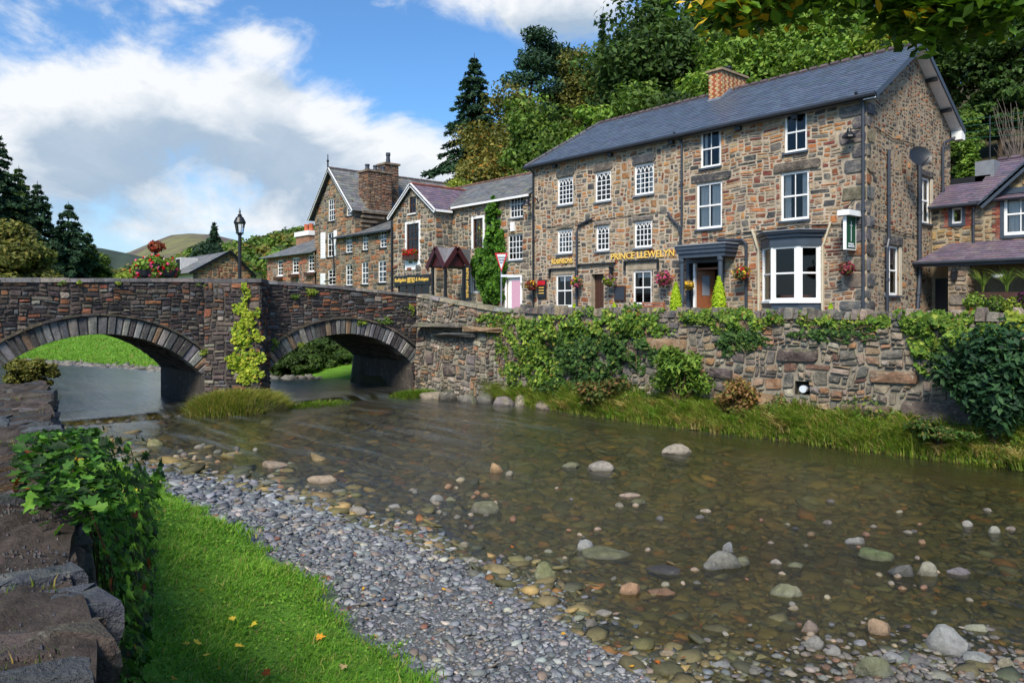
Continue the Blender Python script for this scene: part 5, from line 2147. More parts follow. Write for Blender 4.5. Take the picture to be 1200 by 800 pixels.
def build_distant_gable():
    rng = random.Random(37)
    xg = -65.0
    th = thing('slate_roofed_house', 'stone gable end with long slate roof and dormer behind the bridge', 'house', (xg, 23.5, 1.5))
    pl, pr, pa = at_x(226, 320, xg), at_x(294, 318, xg), at_x(269, 295.5, xg)
    F = Frame((xg, pl.y), (0, 1, 0), (1, 0, 0))
    wd = pr.y - pl.y
    ze = (pl.z + pr.z) / 2
    sm = pa.y - pl.y
    hps = gable_hps(0, wd, ze, pa.z, sm)
    st = gather(F, (0, wd, 1.0, pa.z), (.25, .7), (.16, .3), PAL_GABLE, rng, (), hps, dep=.04, gap=.06)
    lay_stones(th, st, M['stone'], 60)
    backing(th, F, (0, wd, 1.0, pa.z), [], hps, M['mortar'], S(160, 130, 104), 'gable_wall')
    Lx = 12
    Ff = Frame((xg - Lx, pl.y), (1, 0, 0), (0, -1, 0))
    backing(th, Ff, (0, Lx, 1.0, ze), [], [], M['cream'], S(200, 180, 150), 'front_wall')
    o_ = .35
    k = (pa.z - ze) / sm
    e0 = Vector((xg - Lx, pl.y - o_, ze - k * o_ + .05))
    up = Vector((0, pa.y - e0.y, pa.z + .08 - e0.z))
    slates(th, e0, (1, 0, 0), up, [(0, 0), (Lx + .3, 0), (Lx + .3, up.length), (0, up.length)], SL_OLD, M['slate_old'], rng, .45, .35)
    k2 = (pa.z - ze) / (wd - sm)
    e1 = Vector((xg + .3, pr.y + o_, ze - k2 * o_ + .05))
    up2 = Vector((0, pa.y - e1.y, pa.z + .08 - e1.z))
    slates(th, e1, (-1, 0, 0), up2, [(0, 0), (Lx + .3, 0), (Lx + .3, up2.length), (0, up2.length)], SL_OLD, M['slate_old'], rng, .45, .35)
    for (a, b) in ((0, 1), (wd, -1)):
        g = MB()
        kk = (pa.z - ze) / (sm - a)
        g.fbar(F, (a - b * o_, ze - abs(kk) * o_), (sm, pa.z + .05), .22, .2, .3)
        g.build('barge_board', M['blackpaint'], th)
    g = MB()
    g.box(xg - 6.2, xg - 4.8, pl.y + .5, pl.y + 2.0, ze + .2, ze + 1.45)
    dm = g.build('dormer', M['slate_old'], th)
    g = MB()
    g.box(xg - 6.0, xg - 5.0, pl.y + .45, pl.y + .5, ze + .4, ze + 1.3)
    g.build('glass', M['blackpaint'], dm)


def build_right_cottage():
    rng = random.Random(41)
    Y0 = 29.5
    X0, X1 = HX1 + .02, 3.0
    EV = 7.15
    th = thing('veranda_cottage', 'stone cottage with purple slate roof and plant-filled veranda beside the hotel', 'house', ((X0 + X1) / 2, Y0, GZ))
    F = Frame((X0, Y0), (1, 0, 0), (0, -1, 0))
    o = lambda *b: op(b, Y0, X0)
    w1 = o(1115.5, 1128, 243.5, 262)
    w2 = o(1176.5, 1216, 226, 275)
    L = X1 - X0
    # gable dormer wing
    g0 = fx(1160, Y0) - X0
    g1 = g0 + 4.6
    gAP = fz(1200, 190, Y0) + .9
    opn = [w1, w2, (0, L, 1.5, 5.55)]
    pal = [(3, S(140, 116, 88)), (2, S(170, 140, 96)), (2, S(110, 104, 96)), (1.4, S(160, 110, 66)), (1.4, S(84, 80, 78))]
    st = gather(F, (0, L, 5.5, EV), (.2, .55), (.12, .26), pal, rng, opn, dep=.03, gap=.05, rough=.25)
    # gable triangle above the eave
    hps = [(0, -1, -EV)] + gable_hps(g0, g1, EV, gAP)
    st += gather(F, (g0, g1, EV, gAP), (.2, .5), (.12, .24), pal, rng, [w2], hps, dep=.03, gap=.05)
    lay_stones(th, st, M['stone'], 150)
    backing(th, F, (0, L, GZ - .2, EV), [w1, w2], [], M['mortar'], S(158, 144, 118), 'wall')
    backing(th, F, (g0, g1, EV, gAP), [q for q in [w2] if q[3] > EV], hps, M['mortar'], S(158, 144, 118), 'gable_wall')
    room_box(th, X0, X1, Y0, Y0 + 2.5, GZ, EV - .05)
    window(th, F, w1, 1, 1, 'grid', seed=91, fr=.06, rec=.05)
    window(th, F, w2, 2, 2, 'sash', seed=92, fr=.09, rec=.05, curtain=.48, panes=True)
    for q in (w1, w2):
        g = MB()
        g.fbox(F, q[0] - .1, q[0], q[2] - .1, q[3] + .1, -.02, .05)
        g.fbox(F, q[1], q[1] + .1, q[2] - .1, q[3] + .1, -.02, .05)
        g.fbox(F, q[0], q[1], q[3], q[3] + (.1 if q is w1 else .2), -.02, .05)
        g.fbox(F, q[0], q[1], q[2] - .1, q[2], -.02, .07)
        g.build('window_surround', M['bluegrey'], th)
        mb = MB()
        for sg, xx in ((-1, q[0] - .1), (1, q[1] + .1)):
            z = q[2] - .1
            while z < q[3]:
                w = rng.choice((.14, .24))
                a, b = sorted((xx, xx + sg * w))
                mb.fbox(F, a, b, z + .005, z + .07, -.02, .035, tuple(v * rng.uniform(.8, 1.2) for v in S(134, 70, 58)))
                z += .078
        mb.build('bricks', M['stone'], th, kind='stuff')
    # roofs: low link by the hotel, higher roof beyond
    sx = fx(1150, Y0) - X0
    e0 = Vector((X0, Y0 - .25, EV - .05))
    up = Vector((0, 1.7, .95))
    slates(th, e0, (1, 0, 0), up, [(0, 0), (sx, 0), (sx, up.length), (0, up.length)], SL_PURPLE, M['slate'], rng, .28, .2)
    up2 = Vector((0, 3.1, 1.85))
    e1 = e0 + Vector((sx - .35, 0, .03))
    slates(th, e1, (1, 0, 0), up2, [(0, 0), (L - sx, 0), (L - sx, up2.length), (.0, up2.length)], SL_PURPLE, M['slate'], rng, .28, .2)
    ridge(th, e1 + up2 + Vector((0, 0, .03)), e1 + up2 + Vector((L - sx, 0, .03)), M['slate_old'], rng, .09, .42, S(84, 72, 82))
    xm = X0 + (g0 + g1) / 2
    for (xe, sg) in ((X0 + g0 - .25, 1), (X0 + g1 + .25, -1)):
        ze = EV - .25 * (gAP - EV) / ((g1 - g0) / 2) + .06
        upv = Vector((xm - xe, 0, gAP + .06 - ze))
        D_ = 2.4
        O, ev = (Vector((xe, Y0 - .3 + D_, ze)), (0, -1, 0)) if sg == 1 else (Vector((xe, Y0 - .3, ze)), (0, 1, 0))
        slates(th, O, ev, upv, [(0, 0), (D_, 0), (D_, upv.length), (0, upv.length)], SL_PURPLE, M['slate'], rng, .28, .2)
    barge(th, F, g0, g1, (g0 + g1) / 2, EV, gAP + .02, .3, .24, 'bluegrey', over=.22)
    g = MB()
    g.tube([(X0, Y0 - .32, EV - .1), (X0 + g0 - .3, Y0 - .32, EV - .1)], .06, 8)
    g.build('gutter', M['gutter'], th)
    pq = o(1142, 1145, 235, 285)
    downpipe(th, [F.p(pq[0], EV - .15, .1), F.p(pq[0], 5.7, .1)], .04)
    # flat dark roof and pale box behind the link
    g = MB()
    g.box(X0 + .1, X0 + sx - .2, Y0 + 1.6, Y0 + 3.2, EV + .7, EV + 1.15)
    g.build('flat_roof', M['blackpaint'], th)
    p = at_y(1147, 212, Y0 + 2)
    q = at_y(1157, 190, Y0 + 2)
    g = MB()
    g.box(p.x - .0, p.x + .62, Y0 + 1.6, Y0 + 2.2, EV + .7, q.z)
    g.build('flue_box', M['lead'], th)
    # veranda
    VY, VE, VT_ = 27.9, 5.02, 5.74
    upv = Vector((0, Y0 - VY, VT_ - VE))
    slates(th, (X0 + .02, VY, VE), (1, 0, 0), upv, [(0, 0), (L, 0), (L, upv.length), (.55, upv.length)], SL_PURPLE, M['slate_old'], rng, .28, .2, name='veranda_roof')
    g = MB()
    g.tube([(X0 - .05, VY - .06, VE - .03), (X1, VY - .06, VE - .03)], .06, 8)
    g.box(X0 + .02, X1, VY, VY + .05, VE - .16, VE - .02)
    g.build('veranda_gutter', M['gutter'], th)
    x0, x1 = fx(1110, VY + .15), fx(1135, VY + .15)
    core = MB()
    core.col = S(150, 134, 112)
    core.box(x0 + .03, x1 - .03, VY + .15, VY + .7, GZ - .1, VE - .05)
    c = core.build('stone_pillar', M['mortar'], th)
    mb = MB()
    for Fr, wd in ((Frame((x0 + .03, VY + .15), (1, 0, 0), (0, -1, 0)), x1 - x0 - .06), (Frame((x1 - .03, VY + .15), (0, 1, 0), (1, 0, 0)), .55)):
        for v, f, cc in gather(Fr, (0, wd, GZ, VE - .05), (.2, .5), (.14, .24), [(2, S(160, 142, 118)), (2, S(140, 120, 100)), (1, S(122, 112, 104))], rng, dep=.04, gap=.03):
            mb.add(v, f, cc)
    mb.build('small_stones', M['stone'], c, kind='stuff')
    # breast wall below the planters
    bw = MB()
    bw.col = S(140, 126, 108)
    bw.box(x1 + .02, X1, VY + .25, VY + .6, GZ - .1, 3.75)
    b = bw.build('breast_wall', M['mortar'], th)
    mb = MB()
    for v, f, cc in gather(Frame((x1 + .02, VY + .25), (1, 0, 0), (0, -1, 0)), (0, X1 - x1, GZ, 3.75), (.2, .5), (.12, .22), PAL_WALL, rng, dep=.04, gap=.03):
        mb.add(v, f, cc)
    mb.build('small_stones', M['stone'], b, kind='stuff')
    g = MB()
    g.box(x1 + .05, X1, VY + .2, VY + .6, 3.75, 3.95)
    g.build('planter_trough', M['brownwood'], th)
    # inside door and dark back
    g = MB()
    g.fbox(F, .15, .95, GZ, 4.5, .02, .07)
    g.build('back_door', M['blackpaint'], th)
    ln = Vector((fx(1119, VY + .1), VY + .05, fz(1119, 322, VY)))
    g = MB()
    g.lathe(ln - Vector((0, 0, .2)), [(.04, 0), (.08, .03), (.1, .28), (.13, .30), (.03, .42)], 6)
    g.build('wall_lantern', M['iron'], th)


BW, BA2 = build_cottage_row()
build_low_range()
build_tall_gable()
build_far_house()
build_distant_gable()
build_right_cottage()

# ------------------------------------------------------------------ foliage
def quads(P, size, nrm, cols, asp=0.55, rs=None, fold=0.0):
    """a leaf-shaped face at every point: P (n,3), size (n,), nrm (n,3)"""
    n = len(P)
    rs = rs or np.random.default_rng(1)
    a = np.cross(nrm, rs.normal(size=(n, 3)))
    a /= np.linalg.norm(a, axis=1, keepdims=True) + 1e-9
    b = np.cross(nrm, a)
    b /= np.linalg.norm(b, axis=1, keepdims=True) + 1e-9
    s = size[:, None]
    mid = nrm * s * fold
    v = np.stack([P - a * s, P + b * s * asp + mid - a * s * .1, P + a * s, P - b * s * asp + mid - a * s * .1], 1).reshape(-1, 3)
    f = np.arange(n * 4).reshape(-1, 4)
    return v, f, np.repeat(cols, 4, 0)


def pal_np(pal, n, rs, k=0.18):
    w = np.array([p[0] for p in pal], dtype=float)
    c = np.array([p[1] for p in pal])
    i = rs.choice(len(pal), n, p=w / w.sum())
    return c[i] * rs.uniform(1 - k, 1 + k, (n, 1)) * rs.uniform(.94, 1.06, (n, 3))


def unit(v):
    return v / (np.linalg.norm(v, axis=1, keepdims=True) + 1e-9)


def limb(mb, a, b, r0, r1, rng, sag=0.0, n=4, col=None):
    a, b = Vector(a), Vector(b)
    L = (b - a).length
    pts, rr = [], []
    for i in range(n + 1):
        t = i / n
        j = Vector((rng.uniform(-1, 1), rng.uniform(-1, 1), rng.uniform(-.5, .5))) * L * .04 * (0 if i in (0, n) else 1)
        pts.append(a.lerp(b, t) + j + Vector((0, 0, sag * math.sin(t * math.pi))))
        rr.append(r0 + (r1 - r0) * t)
    mb.tube(pts, rr, 6, col, cap=False)


G_DARK = [(3, S(60, 84, 38)), (2, S(76, 100, 46)), (1, S(46, 66, 36))]
G_MID = [(3, S(86, 112, 46)), (2, S(106, 130, 54)), (1, S(66, 92, 42))]
G_BRIGHT = [(3, S(102, 132, 50)), (2, S(126, 150, 62)), (1, S(78, 108, 44))]
G_OLIVE = [(3, S(100, 104, 52)), (2, S(118, 116, 56)), (1, S(80, 90, 42))]
G_BLUE = [(3, S(50, 76, 56)), (2, S(64, 90, 62)), (1, S(40, 62, 48))]
G_YEL = [(3, S(126, 144, 52)), (2, S(146, 158, 60)), (1, S(100, 122, 46))]
G_BIRCH = [(3, S(116, 116, 58)), (2, S(136, 126, 62)), (1, S(92, 98, 50)), (.4, S(160, 120, 50))]


def broad_tree(name, label, px, top, hw, d, pal, seed, clumps=46, per=210, leaf=.30, low=.30, group=None, cat='tree', base_z=None, squash=1.0, trunk_col=S(74, 64, 52)):
    rng = random.Random(seed)
    rs = np.random.default_rng(seed)
    p = at_d(px, 300, d)
    zt = at_d(px, top, d).z
    zb = ground_z(p.x, p.y)[0] if base_z is None else base_z
    H = zt - zb
    Rr = hw * d / FPX
    th = thing(name, label, cat, (p.x, p.y, zb), group)
    c0 = zb + H * low
    cz, rz = (c0 + zt) / 2, (zt - c0) / 2
    cs = []
    clumps = int(clumps * 1.45)
    while len(cs) < clumps:
        v = Vector((rng.gauss(0, 1), rng.gauss(0, 1), rng.gauss(0, 1))).normalized() * rng.uniform(.25, 1.08) ** .6
        egg = 1.0 - .28 * max(0, v.z)
        cs.append(Vector((p.x + v.x * Rr * egg * .86, p.y + v.y * Rr * egg * .86 * squash, cz + v.z * rz * .9)))
    tb = MB()
    tb.col = trunk_col
    top_ = Vector((p.x + rng.uniform(-.1, .1) * Rr, p.y, zb + H * .72))
    limb(tb, (p.x, p.y, zb - .3), top_, H * .022 + .06, H * .006 + .02, rng, n=6)
    for c in cs[::3]:
        t = min(.95, max(.2, (c.z - zb) / H * .72))
        a = Vector((p.x, p.y, zb)).lerp(top_, t)
        limb(tb, a, c, H * .008 + .02, .02, rng, .1)
    tb.build('trunk', M['bark'], th)
    P, Nn, Cc, Sz = [], [], [], []
    cr = (Rr + rz) / 2 * 0.28
    for c in cs:
        k = rng.uniform(.55, 1.4)
        n = int(per * k * 1.25)
        v = unit(rs.normal(size=(n, 3))) * (rs.uniform(.15, 1.0, (n, 1)) ** .45)
        q = v * np.array([cr * k * 1.15, cr * k * 1.15, cr * k * .72]) + np.array(c)
        P.append(q)
        Nn.append(unit(v * .8 + rs.normal(size=(n, 3)) * .55 + np.array([0, 0, .45])))
        Cc.append(pal_np(pal, n, rs) * rng.uniform(.68, 1.28))
        Sz.append(leaf * .72 * rs.uniform(.55, 1.3, n))
    v, f, c = quads(np.concatenate(P), np.concatenate(Sz), np.concatenate(Nn), np.concatenate(Cc), rs=rs)
    link('crown', np_mesh('crown', v, f, c), M['leaf'], th)
    return th


def conifer(name, label, px, top, hw, d, pal, seed, group=None, low=.08, dens=1.0, base_z=None, leaf=.5, pw=.85):
    rng = random.Random(seed)
    rs = np.random.default_rng(seed)
    p = at_d(px, 300, d)
    zt = at_d(px, top, d).z
    zb = ground_z(p.x, p.y)[0] if base_z is None else base_z
    H = zt - zb
    Rr = hw * d / FPX
    th = thing(name, label, 'tree', (p.x, p.y, zb), group)
    tb = MB()
    tb.col = S(70, 56, 46)
    tb.tube([(p.x, p.y, zb - .3), (p.x, p.y, zb + H * .5), (p.x, p.y, zt)], [H * .018 + .05, H * .011 + .03, .02], 8)
    P, Nn, Cc, Sz, Ax = [], [], [], [], []
    lv = max(16, int(H * 1.9))
    for i in range(lv):
        t = low + (1 - low) * (i + rng.random() * .6) / lv
        if t > .985: t = .985
        z = zb + H * t
        Lb = Rr * (1 - t) ** pw * rng.uniform(.7, 1.12) + .12
        nb = rng.randint(5, 7)
        a0 = rng.random() * 6.28
        for k in range(nb):
            a = a0 + 6.28 * k / nb + rng.uniform(-.3, .3)
            dr = np.array([math.cos(a), math.sin(a), 0])
            L = Lb * rng.uniform(.65, 1.1)
            tip = (p.x + dr[0] * L, p.y + dr[1] * L, z - L * rng.uniform(.08, .42))
            if L > .6: tb.tube([(p.x, p.y, z), tip], [.03, .008], 4, cap=False)
            n = max(8, int(62 * L * dens))
            u = rs.uniform(.12, 1.0, n) ** .8
            side = rs.uniform(-1, 1, n) * (.20 * L + .12) * (1.05 - u * .8)
            q = np.array([p.x, p.y, z]) + u[:, None] * (np.array(tip) - np.array([p.x, p.y, z])) + np.outer(side, [-dr[1], dr[0], 0])
            q[:, 2] += .10 * L * np.sin(u * 3.1) - np.abs(side) * .35 - rs.uniform(0, .28, n)
            P.append(q)
            Nn.append(unit(rs.normal(size=(n, 3)) * .5 + np.array([0, 0, .8]) + dr * .25))
            Cc.append(pal_np(pal, n, rs) * rng.uniform(.75, 1.2))
            Sz.append(leaf * rs.uniform(.5, 1.2, n) * (.55 + .45 * (1 - t)))
    tb.build('trunk', M['bark'], th)
    v, f, c = quads(np.concatenate(P), np.concatenate(Sz), np.concatenate(Nn), np.concatenate(Cc), .30, rs)
    link('crown', np_mesh('crown', v, f, c), M['needle'], th)
    return th


def pine(name, label, px, top, hw, d, pal, seed, group=None):
    """bare stem with flat dark clumps on crooked limbs"""
    rng = random.Random(seed)
    rs = np.random.default_rng(seed)
    p = at_d(px, 300, d)
    zt = at_d(px, top, d).z
    zb = ground_z(p.x, p.y)[0]
    H = zt - zb
    Rr = hw * d / FPX
    th = thing(name, label, 'tree', (p.x, p.y, zb), group)
    tb = MB()
    tb.col = S(110, 78, 58)
    limb(tb, (p.x, p.y, zb - .3), (p.x, p.y, zt - .5), .34, .06, rng, n=7)
    P, Nn, Cc, Sz = [], [], [], []
    for i in range(30):
        t = .42 + .58 * (i + .5) / 30
        a = rng.random() * 6.28
        L = Rr * (math.sin(min(1, (1 - t) * 2.6 + .18) * 1.57)) * rng.uniform(.25, 1.0)
        c = Vector((p.x + math.cos(a) * L, p.y + math.sin(a) * L, zb + H * t))
        limb(tb, (p.x, p.y, c.z - L * .3), c, .09, .025, rng)
        k = rng.uniform(.7, 1.2)
        n = int(300 * k)
        v = unit(rs.normal(size=(n, 3))) * rs.uniform(.2, 1, (n, 1)) ** .5
        q = v * np.array([1.35 * k, 1.35 * k, .65 * k]) + np.array(c)
        P.append(q); Nn.append(unit(rs.normal(size=(n, 3)) + np.array([0, 0, .6])))
        Cc.append(pal_np(pal, n, rs) * rng.uniform(.8, 1.2)); Sz.append(.26 * rs.uniform(.6, 1.3, n))
    tb.build('trunk', M['bark'], th)
    v, f, c = quads(np.concatenate(P), np.concatenate(Sz), np.concatenate(Nn), np.concatenate(Cc), .3, rs)
    link('crown', np_mesh('crown', v, f, c), M['needle'], th)
    return th


def build_trees():
    g = 'trees on the slope behind the hotel'
    conifer('spruce_tree', 'tall blue-green spruce standing against the sky behind the bistro roof', 556, 62, 108, 62, G_BLUE, 101, g, leaf=.42)
    broad_tree('birch_tree', 'olive yellow birch in front of the tall spruce', 558, 138, 34, 56, G_BIRCH, 102, 34, 170, .22, .15, g)
    pine('pine_tree', 'dark pine with flat needle clumps and a bare stem', 630, 38, 40, 66, G_BLUE, 103, g)
    pine('pine_tree', 'second pine, lower and thinner, beside the first', 658, 58, 26, 68, G_BLUE, 143, g)
    conifer('spruce_tree', 'small dark spruce tip poking out above the hillside wood', 706, 14, 26, 76, G_BLUE, 104, g)
    broad_tree('oak_tree', 'olive green tree between the pine and the dark sycamore', 682, 42, 36, 66, G_OLIVE, 105, 40, 190, .26, .2, g)
    broad_tree('sycamore_tree', 'largest dark green sycamore above the hotel chimney', 768, -14, 80, 57, G_DARK, 106, 85, 260, .32, .15, g)
    broad_tree('ash_tree', 'mid green rounded tree just behind the hipped roof end', 636, 104, 46, 52, G_MID, 107, 52, 210, .25, .12, g)
    broad_tree('ash_tree', 'lighter green tree over the middle of the hotel ridge', 692, 122, 46, 50, G_BRIGHT, 108, 48, 210, .25, .1, g)
    broad_tree('ash_tree', 'deep green bush-like tree against the hotel ridge by the chimney', 750, 84, 52, 50, G_MID, 109, 55, 220, .26, .1, g)
    broad_tree('oak_tree', 'dull green tree beneath the pine crown', 600, 94, 38, 60, G_OLIVE, 110, 40, 190, .25, .1, g)
    broad_tree('ash_tree', 'bright green tree directly behind the brick chimney', 878, 6, 62, 50, G_BRIGHT, 111, 66, 230, .25, .1, g)
    broad_tree('ash_tree', 'bright green feathery tree over the high end of the ridge', 962, -8, 72, 47, G_BRIGHT, 112, 70, 230, .24, .1, g)
    broad_tree('ash_tree', 'yellow-green tree beside the hotel gable peak', 1036, 12, 40, 45, G_YEL, 113, 44, 200, .20, .1, g)
    broad_tree('sycamore_tree', 'dark tree at the top of the wood above the chimney', 848, -46, 70, 64, G_DARK, 114, 60, 220, .32, .1, g)
    broad_tree('sycamore_tree', 'dark tree at the top of the wood above the high ridge', 950, -66, 90, 66, G_DARK, 115, 70, 220, .34, .1, g)
    broad_tree('holly_tree', 'very dark evergreen right of the gable peak on the slope', 1108, -40, 58, 58, G_DARK, 116, 40, 210, .28, .1, g)
    broad_tree('holly_tree', 'dark evergreen high on the slope at the picture edge', 1196, -30, 56, 56, G_DARK, 117, 36, 210, .28, .1, g)
    broad_tree('holly_tree', 'green bushy evergreen low on the slope above the cottage roof', 1172, 88, 40, 47, G_DARK, 118, 30, 190, .22, .2, g)
    broad_tree('hazel_bush', 'rounded hazel bush behind the boxed eave of the gable', 1125, 120, 26, 44, G_MID, 119, 26, 170, .18, .1, g, 'bush')
    conifer('young_fir', 'small bright green fir behind the cottage flat roof', 1136, 158, 24, 40, G_BRIGHT, 120, g, .02, 1.6, leaf=.3)
    broad_tree('yellow_shrub', 'bright yellow-green shrub at the foot of the birch', 530, 186, 26, 50, G_YEL, 121, 26, 170, .18, .05, g, 'bush')
    broad_tree('thicket_bush', 'shadowy thicket under the dark sycamore behind the ridge', 800, 96, 44, 47, G_DARK, 122, 40, 200, .24, .05, g, 'bush')
    # bare grey bush at the picture edge
    rng = random.Random(7)
    p = at_d(1196, 175, 40)
    zb = ground_z(p.x, p.y)[0]
    th = thing('bare_bush', 'leafless pale grey bush on the slope above the cottage', 'bush', (p.x, p.y, zb), g)
    tb = MB()
    tb.col = S(128, 116, 108)
    zt = at_d(1196, 112, 40).z
    for i in range(80):
        a, l = rng.random() * 6.28, rng.uniform(.4, 1.0)
        tip = Vector((p.x + math.cos(a) * 1.3 * l, p.y + math.sin(a) * 1.3 * l, lerp(zb, zt, rng.uniform(.5, 1))))
        limb(tb, (p.x, p.y, zb), tip, .022, .006, rng, .2, 4)
    tb.build('twigs', M['bark'], th)
    # the left: conifers and broadleaves beyond the bridge
    g = 'trees beyond the bridge'
    conifer('fir_tree', 'tallest dark fir at the picture edge beyond the bridge', -2, 156, 92, 72, G_BLUE, 131, g, .05, 1.3, 1.0, .45, .88)
    conifer('fir_tree', 'middle fir of the three tall ones beyond the bridge', 44, 212, 84, 74, G_BLUE, 132, g, .05, 1.3, 1.0, .45, .88)
    conifer('fir_tree', 'lowest fir of the three, nearest to the distant hills', 80, 236, 80, 76, G_BLUE, 133, g, .05, 1.3, 1.0, .45, .88)
    conifer('fir_tree', 'fir between the tallest one and the middle one beyond the bridge', 22, 194, 84, 78, G_DARK, 144, g, .05, 1.3, 1.0, .45, .88)
    conifer('fir_tree', 'short fir closing the row beside the blue hill', 103, 270, 56, 80, G_DARK, 145, g, .05, 1.3, 1.0, .45, .88)
    broad_tree('maple_tree', 'olive leafy tree in front of the tall firs', 14, 262, 46, 62, G_OLIVE, 134, 46, 190, .3, .1, g, base_z=.8)
    broad_tree('alder_tree', 'mid green tree at the foot of the firs beside the hills', 108, 284, 22, 84, G_MID, 135, 34, 170, .3, .1, g, base_z=.8)
    broad_tree('alder_tree', 'small dark tree below the blue hill', 118, 303, 14, 120, G_DARK, 136, 22, 140, .35, .1, g, base_z=1)
    broad_tree('alder_tree', 'bright low bush just over the parapet beside the flowers', 150, 314, 20, 66, G_YEL, 137, 24, 150, .22, .05, g, 'bush', base_z=3)
    broad_tree('alder_tree', 'small olive tree on the valley floor beside the dark one', 134, 308, 14, 115, G_OLIVE, 138, 22, 140, .35, .1, g, base_z=1)
    conifer('cypress_tree', 'dark pointed cypress rising from the wooded hill behind the lamp', 251, 260, 26, 128, G_BLUE, 139, g, .2, .8, 3, .8)
    broad_tree('alder_tree', 'dark round tree around the foot of the pointed cypress', 244, 279, 26, 124, G_BLUE, 140, 34, 160, .45, .1, g, base_z=2)
    broad_tree('alder_tree', 'wide yellow-green tree left of the slate-roofed house', 205, 306, 24, 118, G_OLIVE, 141, 30, 150, .4, .1, g, base_z=1)


build_trees()


def build_far_wood():
    """a wooded hillside that reads as one mass, and bare hills beyond it"""
    rng = random.Random(61)
    rs = np.random.default_rng(61)
    prof = [(60, 330), (150, 320), (205, 306), (235, 292), (265, 289), (295, 284), (330, 273), (360, 268), (420, 262), (520, 262), (640, 280)]
    vs_, f = [], []
    cols, rows = 60, 14
    for i in range(cols + 1):
        px = 60 + 580 * i / cols
        for k in range(rows + 1):
            d = 125 + 150 * k / rows
            t = k / rows
            zt = at_d(px, interp(px, prof) + 5, 260).z
            vs_.append(tuple(at_d(px, 300, d).xy) + (lerp(1.5, zt, t ** .8),))
    for i in range(cols):
        for k in range(rows):
            a = i * (rows + 1) + k
            f.append((a, a + rows + 1, a + rows + 2, a + 1))
    link('wooded_hill', np_mesh('wooded_hill', vs_, f, np.tile(np.array(S(58, 74, 36)), (len(vs_), 1)), True), m_col('hill_soil', .95, .4, .2, 0), kind='structure')
    P, Nn, Cc, Sz = [], [], [], []
    pals = [G_MID, G_MID, G_OLIVE, G_BIRCH, G_DARK, G_BRIGHT]
    for j in range(620):
        px = rng.uniform(100, 600)
        t = rng.random() ** .7
        d = 125 + 150 * t
        zt = at_d(px, interp(px, prof) + 5, 260).z
        c = Vector((*at_d(px, 300, d).xy, lerp(1.5, zt, t ** .8)))
        r = rng.uniform(2.2, 4.2)
        n = 150
        v = unit(rs.normal(size=(n, 3)))
        v[:, 2] = np.abs(v[:, 2]) * 1.1 - .1
        lump = 1 + .22 * np.sin(v[:, :1] * 5 + j) * np.sin(v[:, 1:2] * 6)
        P.append(v * r * lump * rs.uniform(.75, 1.02, (n, 1)) + np.array(c) + np.array([0, 0, r * .25]))
        Nn.append(unit(v + rs.normal(size=(n, 3)) * .4))
        Cc.append(pal_np(rng.choice(pals), n, rs) * rng.uniform(.75, 1.2))
        Sz.append(rs.uniform(.45, .95, n))
    v, f, c = quads(np.concatenate(P), np.concatenate(Sz), np.concatenate(Nn), np.concatenate(Cc), .75, rs)
    o = link('far_wood', np_mesh('far_wood', v, f, c), M['leaf'], kind='stuff')
    tag(o, 'mixed autumn-tinted wood covering the hill behind the street', 'wood')
    # bare hill and dark forested ridge, kilometres off
    for (nm, pr, d0, d1, base, mat) in (('distant_hill', [(20, 318), (60, 304), (110, 302), (150, 296), (178, 284), (200, 275.5), (222, 273.5), (250, 275), (275, 281), (310, 290), (360, 300), (460, 318)], 1900, 3000, S(104, 104, 62), 'moor'),
                                  ('forested_ridge', [(30, 300), (70, 292), (95, 288.5), (120, 291), (150, 297), (185, 305), (225, 316), (260, 324)], 1300, 1800, S(34, 50, 40), 'ridge')):
        vs_, f, cs = [], [], []
        cols, rows = 90, 10
        for i in range(cols + 1):
            px = pr[0][0] + (pr[-1][0] - pr[0][0]) * i / cols
            for k in range(rows + 1):
                t = k / rows
                d = d0 + (d1 - d0) * t
                zt = at_d(px, interp(px, pr), d1).z
                wob = (math.sin(px * .11 + t * 3) + math.sin(px * .29 - t * 5) * .5) * 5 * t * (1 - t) * 4
                vs_.append(tuple(at_d(px, 300, d).xy) + (lerp(0, zt, t ** .75) + wob,))
        for i in range(cols):
            for k in range(rows):
                a = i * (rows + 1) + k
                f.append((a, a + rows + 1, a + rows + 2, a + 1))
        m, N, b, o_ = mat_base(mat)
        pz = geo_pos(N)
        n1 = N.noise(pz, .004, 6, .6)
        c = N.mix(N.ramp(n1, [(.42, 0.0), (.6, 1.0)]), tuple(base), tuple(S(84, 72, 70)) if mat == 'moor' else tuple(S(46, 60, 44)))
        n2 = N.noise(pz, .03, 4, .7)
        c = N.mix(1.0, c, N.ramp(n2, [(.3, .75), (.7, 1.2)]), 'MULTIPLY')
        N.put(b.inputs['Base Color'], c)
        b.inputs['Roughness'].default_value = .95
        link(nm, np_mesh(nm, vs_, f, None, True), m, kind='structure')


build_far_wood()


# ------------------------------------------------------------------ ivy, shrubs and grasses
def at_wall(px, py):
    r = ray(px, py)
    t = (WALL_A[1] - WALL_K * WALL_A[0]) / (r.y - WALL_K * r.x)
    return at_d(px, py, t)


